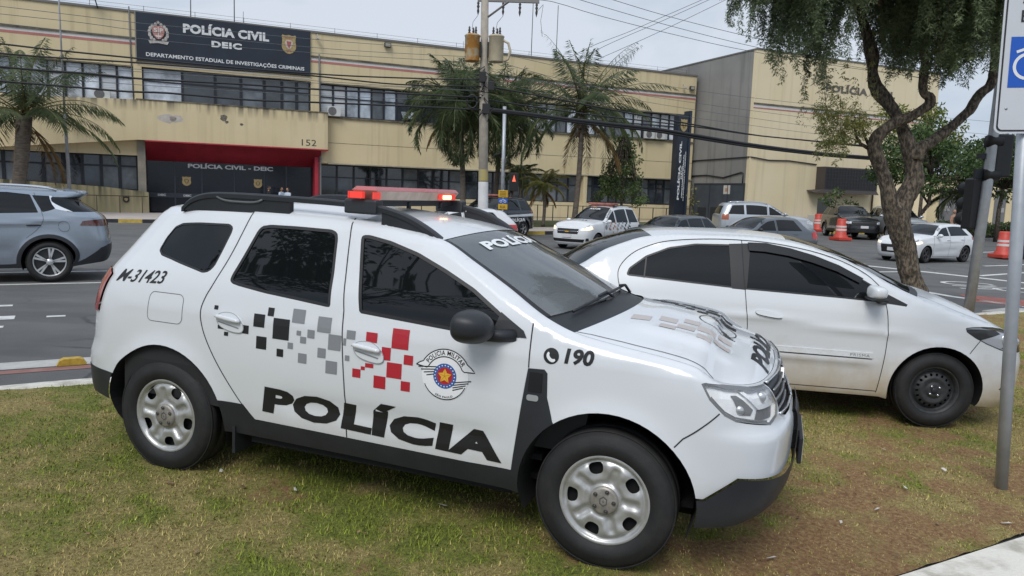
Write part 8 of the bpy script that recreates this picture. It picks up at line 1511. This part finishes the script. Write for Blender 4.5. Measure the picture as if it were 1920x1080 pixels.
lv.build('crown', M_PEP, pep, (0, 0, 0)); st.build('hanging_twig', mat('twig_brown', (.10, .08, .055), rough=.9), pep)
lv = Leaves(); st = MB()
for cx, cy, cz in [(p[0] - .03, p[1], p[2] - .30) for p in T_clump]: strands(lv, st, 11, (cx - .2, cx + .2), lambda x: cz - .36, rng, (-.5, .1), .25, .45, .055, .12, cz + .12)
lv.build('light_sprays', M_PEPY, pep); st.build('spray_twig', M_BARK, pep)
# grass blades on the median
def grass():
    rng = np.random.RandomState(5); n = 330000; u = rng.uniform(.25, .97, n); v = rng.uniform(0, 1, n) ** .85; A = np.array(FA0) + (np.array(FA1) - np.array(FA0)) * u[:, None]; B = np.array(NE0) + (np.array(NE1) - np.array(NE0)) * u[:, None]; P = A + (B - A) * v[:, None]; x, y = P[:, 0], P[:, 1]
    g = turf(x, y); near = np.clip(1.5 - (np.hypot(x, y) - 3.2) / 9, .35, 1); keep = (rng.rand(n) < (.50 + .5 * sm((g - .22) / .4)) * near) & (x > -6.5) & (x < 9); x, y, g = x[keep], y[keep], g[keep]; k = len(x); z = med_z(x, y) + .030 * (fbm(x * 2.2, y * 2.2, 21) - .5) + .02 * (fbm(x * 9, y * 9, 5) - .5)
    dr = dryness(x, y); h = rng.uniform(.006, .022, k) * (.35 + .8 * g) * (.5 + 1.1 * fbm(x * 5, y * 5, 31)) * (1.15 - .5 * dr); a = rng.uniform(0, 6.28, k); ln = rng.uniform(.2, 1.6, k) * h; w = rng.uniform(.0022, .0045, k); ca, sa = np.cos(a), np.sin(a)
    V = np.empty((k, 3, 3)); V[:, 0] = np.c_[x - sa * w, y + ca * w, z - .004]; V[:, 1] = np.c_[x + sa * w, y - ca * w, z - .004]; V[:, 2] = np.c_[x + ca * ln, y + sa * ln, z + h]
    me = bpy.data.meshes.new('grass'); me.vertices.add(3 * k); me.vertices.foreach_set('co', V.astype(np.float32).reshape(-1)); me.loops.add(3 * k); me.loops.foreach_set('vertex_index', np.arange(3 * k, dtype=np.int32)); me.polygons.add(k); me.polygons.foreach_set('loop_start', np.arange(0, 3 * k, 3, dtype=np.int32)); me.polygons.foreach_set('loop_total', np.full(k, 3, np.int32)); me.update(calc_edges=True)
    d = rng.rand(k); dry = (d < .04 + .92 * sm((dr - .2) / .6) + .5 * sm((.5 - g) / .5))[:, None]; c = np.where(dry, np.array([.50, .405, .155]) * rng.uniform(.45, 1.15, (k, 1)), np.array([.21, .25, .034]) * rng.uniform(.5, 1.35, (k, 1))); c4 = np.repeat(np.c_[c, np.ones(k)], 3, 0); at = me.color_attributes.new('blade', 'FLOAT_COLOR', 'POINT'); at.data.foreach_set('color', c4.astype(np.float32).reshape(-1))
    m = bpy.data.materials.new('grass_blade'); m.use_nodes = True; t = m.node_tree; b = t.nodes['Principled BSDF']; b.inputs['Roughness'].default_value = .7; b.inputs['Specular IOR Level'].default_value = .2; an_ = t.nodes.new('ShaderNodeAttribute'); an_.attribute_name = 'blade'; t.links.new(an_.outputs['Color'], b.inputs['Base Color']); me.materials.append(m); o = bpy.data.objects.new('grass', me); COL.objects.link(o); tag(o, 'short patchy turf, green to the left and dry to the right', 'grass', kind='stuff')
grass()
def leaf_litter():
    rng = np.random.RandomState(8); lv = Leaves(); n = 420; x = rng.uniform(-5, 6, n); y = rng.uniform(3.2, 8, n); ok = np.array([inpoly([(a, b)], [FA0, FA1, NE1, NE0])[0] for a, b in zip(x, y)]); x, y = x[ok], y[ok]; k = len(x); a = rng.uniform(0, 6.28, k); L_ = rng.uniform(.018, .045, k); A = np.c_[x, y, med_z(x, y) + .018]; D = np.c_[np.cos(a) * L_, np.sin(a) * L_, rng.uniform(-.004, .010, k)]; Wd = np.c_[-np.sin(a), np.cos(a), rng.uniform(-.4, .4, k)] * (L_ * .28)[:, None]; lv.quads(A, D, Wd)
    o = lv.build('leaf_litter', mat('dry_leaf', (.10, .055, .03), rough=.8, col2=(.30, .20, .10), vscale=30), None); tag(o, 'scattered dry brown leaves on the turf', 'leaf litter', kind='stuff')
leaf_litter()

rng = np.random.RandomState(33)
blob_tree('broadleaf_tree', 'broad leafy tree whose crown is mirrored in the dark side windows of the police SUV', (-9.6, -2.6, .0), [[(0, 0, 0, .24), (.1, 0, 2.2, .20), (.3, .3, 4.6, .17), (.3, .8, 7.0, .12)], [(.3, .3, 4.0, .10), (1.6, 1.2, 5.6, .06), (3.4, 2.6, 8.6, .04)], [(.2, .2, 3.6, .10), (-1.2, 1.2, 5.6, .06), (-2.4, 2.2, 8.6, .04)]], cloud(1.0, 2.2, 8.6, 5.0, 3.0, 2.7, 34, .5, 1.0), M_BROAD, 170, .22, 9)
# ------------------------------------------------------------------ people in the distance
def skin_mesh(name, joints, edges, m, parent, root=0):
    """joints: list of (x,y,z,r) or (x,y,z,rx,ry)"""
    me = bpy.data.meshes.new(name); me.from_pydata([j[:3] for j in joints], edges, []); o = bpy.data.objects.new(name, me); COL.objects.link(o)
    md = o.modifiers.new('skin', 'SKIN'); sv = me.skin_vertices[0].data
    for i, j in enumerate(joints): sv[i].radius = (j[3], j[4] if len(j) > 4 else j[3]); sv[i].use_root = (i == root)
    s = o.modifiers.new('sub', 'SUBSURF'); s.levels = 1; s.render_levels = 1
    dg = bpy.context.evaluated_depsgraph_get(); dg.update(); m2 = bpy.data.meshes.new_from_object(o.evaluated_get(dg)); bpy.data.objects.remove(o); m2.materials.clear(); m2.materials.append(m); m2.polygons.foreach_set('use_smooth', np.ones(len(m2.polygons), bool))
    o = bpy.data.objects.new(name, m2); COL.objects.link(o); o.parent = parent; return o
SKIN = mat('skin', (.36, .20, .13), rough=.55, var=.08, vscale=6); HAIR = mat('dark_hair', (.012, .010, .009), rough=.8)
def person(x, y, z, yaw, h, label, shirt, trousers, hair=True, arm=(0, 0), sleeveless=False, group=None):
    r = empty('person', (x, y, z), yaw, label=label, cat='person', group=group); s = h / 1.75
    S = lambda *L_: [tuple(v * s for v in j) for j in L_]
    aL, aR = arm
    body = S((0, 0, .95, .15, .11), (0, 0, 1.15, .14, .10), (0, 0, 1.33, .17, .11), (0, .01, 1.47, .07, .06), (0, .0, 1.55, .055, .055),
             (-.17, 0, 1.42, .06), (-.23, -.02 - aL * .1, 1.16, .045), (-.22 + aL * .1, -.08 - aL * .22, .94 + aL * .2, .034), (-.21 + aL * .12, -.12 - aL * .26, .82 + aL * .28, .03, .02),
             (.17, 0, 1.42, .06), (.23, -.02 - aR * .1, 1.16, .045), (.22 - aR * .1, -.08 - aR * .22, .94 + aR * .2, .034), (.21 - aR * .12, -.12 - aR * .26, .82 + aR * .28, .03, .02),
             (-.09, 0, .88, .085), (-.10, -.01, .50, .06), (-.10, .02, .12, .042), (-.11, -.10, .05, .04, .03), (.09, 0, .88, .085), (.10, -.01, .50, .06), (.10, .02, .12, .042), (.11, -.10, .05, .04, .03))
    E_ = [(0, 1), (1, 2), (2, 3), (3, 4), (2, 5), (5, 6), (6, 7), (7, 8), (2, 9), (9, 10), (10, 11), (11, 12), (0, 13), (13, 14), (14, 15), (15, 16), (0, 17), (17, 18), (18, 19), (19, 20)]
    bo = skin_mesh('body', body, E_, SKIN, r)
    hd = MB(); bm = bmesh.new(); bmesh.ops.create_uvsphere(bm, u_segments=18, v_segments=14, radius=1)
    for v in bm.verts:
        X, Y, Z = v.co; w_ = 1 - .22 * max(0, -Z); v.co = (X * .075 * w_ * s, (Y * .095 * w_ - (.012 if Y < -.6 and abs(Z) < .3 and abs(X) < .3 else 0)) * s, (1.66 + Z * .115) * s)
    hd.addbm(bm, True); hd.ball((0, -.098 * s, 1.645 * s), .012 * s, .018 * s, .022 * s, 8, 6); hd.ball((-.075 * s, 0, 1.65 * s), .012 * s, .02 * s, .03 * s, 8, 6); hd.ball((.075 * s, 0, 1.65 * s), .012 * s, .02 * s, .03 * s, 8, 6); hd.build('head', SKIN, r)
    ey = MB(); [ey.ball((sx_ * .03 * s, -.085 * s, 1.675 * s), .010 * s, .008 * s, .006 * s, 8, 6) for sx_ in (-1, 1)]; ey.box(-.022 * s, .022 * s, -.092 * s, -.085 * s, 1.592 * s, 1.598 * s); ey.build('face_features', HAIR, r)
    if hair:
        ha = MB(); bm = bmesh.new(); bmesh.ops.create_uvsphere(bm, u_segments=18, v_segments=14, radius=1); bmesh.ops.delete(bm, geom=[v for v in bm.verts if v.co.z < -.25 or (v.co.y < -.55 and v.co.z < .45)], context='VERTS')
        for v in bm.verts: v.co = (v.co.x * .082 * s, (v.co.y * .103 + .006) * s, (1.668 + v.co.z * .12) * s)
        ha.addbm(bm, True); ha.build('hair', HAIR, r)
    g = .016
    J = [body[i] for i in range(4)]; up_ = [(*j[:3], j[3] + g * s, (j[4] if len(j) > 4 else j[3]) + g * s) for j in J[:3]] + [(0, 0, 1.43 * s, .10 * s, .08 * s)]
    ed = [(0, 1), (1, 2), (2, 3)]
    if not sleeveless:
        for k in (5, 9): up_ += [(*body[k][:3], body[k][3] + g * s), tuple(body[k][i] + (body[k + 1][i] - body[k][i]) * .75 for i in range(3)) + (body[k + 1][3] + g * 1.3 * s,)]
        ed += [(2, 4), (4, 5), (2, 6), (6, 7)]
    skin_mesh('shirt', up_, ed, shirt, r)
    tr = [(0, 0, .96 * s, .155 * s, .12 * s)] + [(*body[i][:3], body[i][3] + g * s) for i in (13, 14, 15, 17, 18, 19)]; skin_mesh('trousers', tr, [(0, 1), (1, 2), (2, 3), (0, 4), (4, 5), (5, 6)], trousers, r); return r
SH1 = mat('black_shirt', (.015, .015, .017), rough=.9); SH2 = mat('light_blue_shirt', (.42, .50, .60), rough=.8); TR1 = mat('dark_trousers', (.03, .032, .04), rough=.9)
def at_fac(s, n): return fac(s, n)
x, y = at_fac(6.95, 1.3); person(x, y, .16, 2.0, 1.76, 'person in a black shirt standing at the dark entrance', SH1, TR1, arm=(.6, .2))
x, y = at_fac(7.68, 1.2); person(x, y, .16, 1.2, 1.72, 'person in a light blue shirt turned away, left of the pair', SH2, TR1, arm=(.1, .3))
x, y = at_fac(7.98, 1.6); person(x, y, .16, -.4, 1.70, 'person in a light blue shirt facing out, right of the pair', SH2, TR1, arm=(.2, .7))
person(22.9, 38.9, .1, .3, 1.72, 'bald person in a dark vest standing behind the white hatchback', mat('dark_vest', (.02, .03, .028), rough=.9), TR1, hair=False, sleeveless=True, arm=(.1, .1))
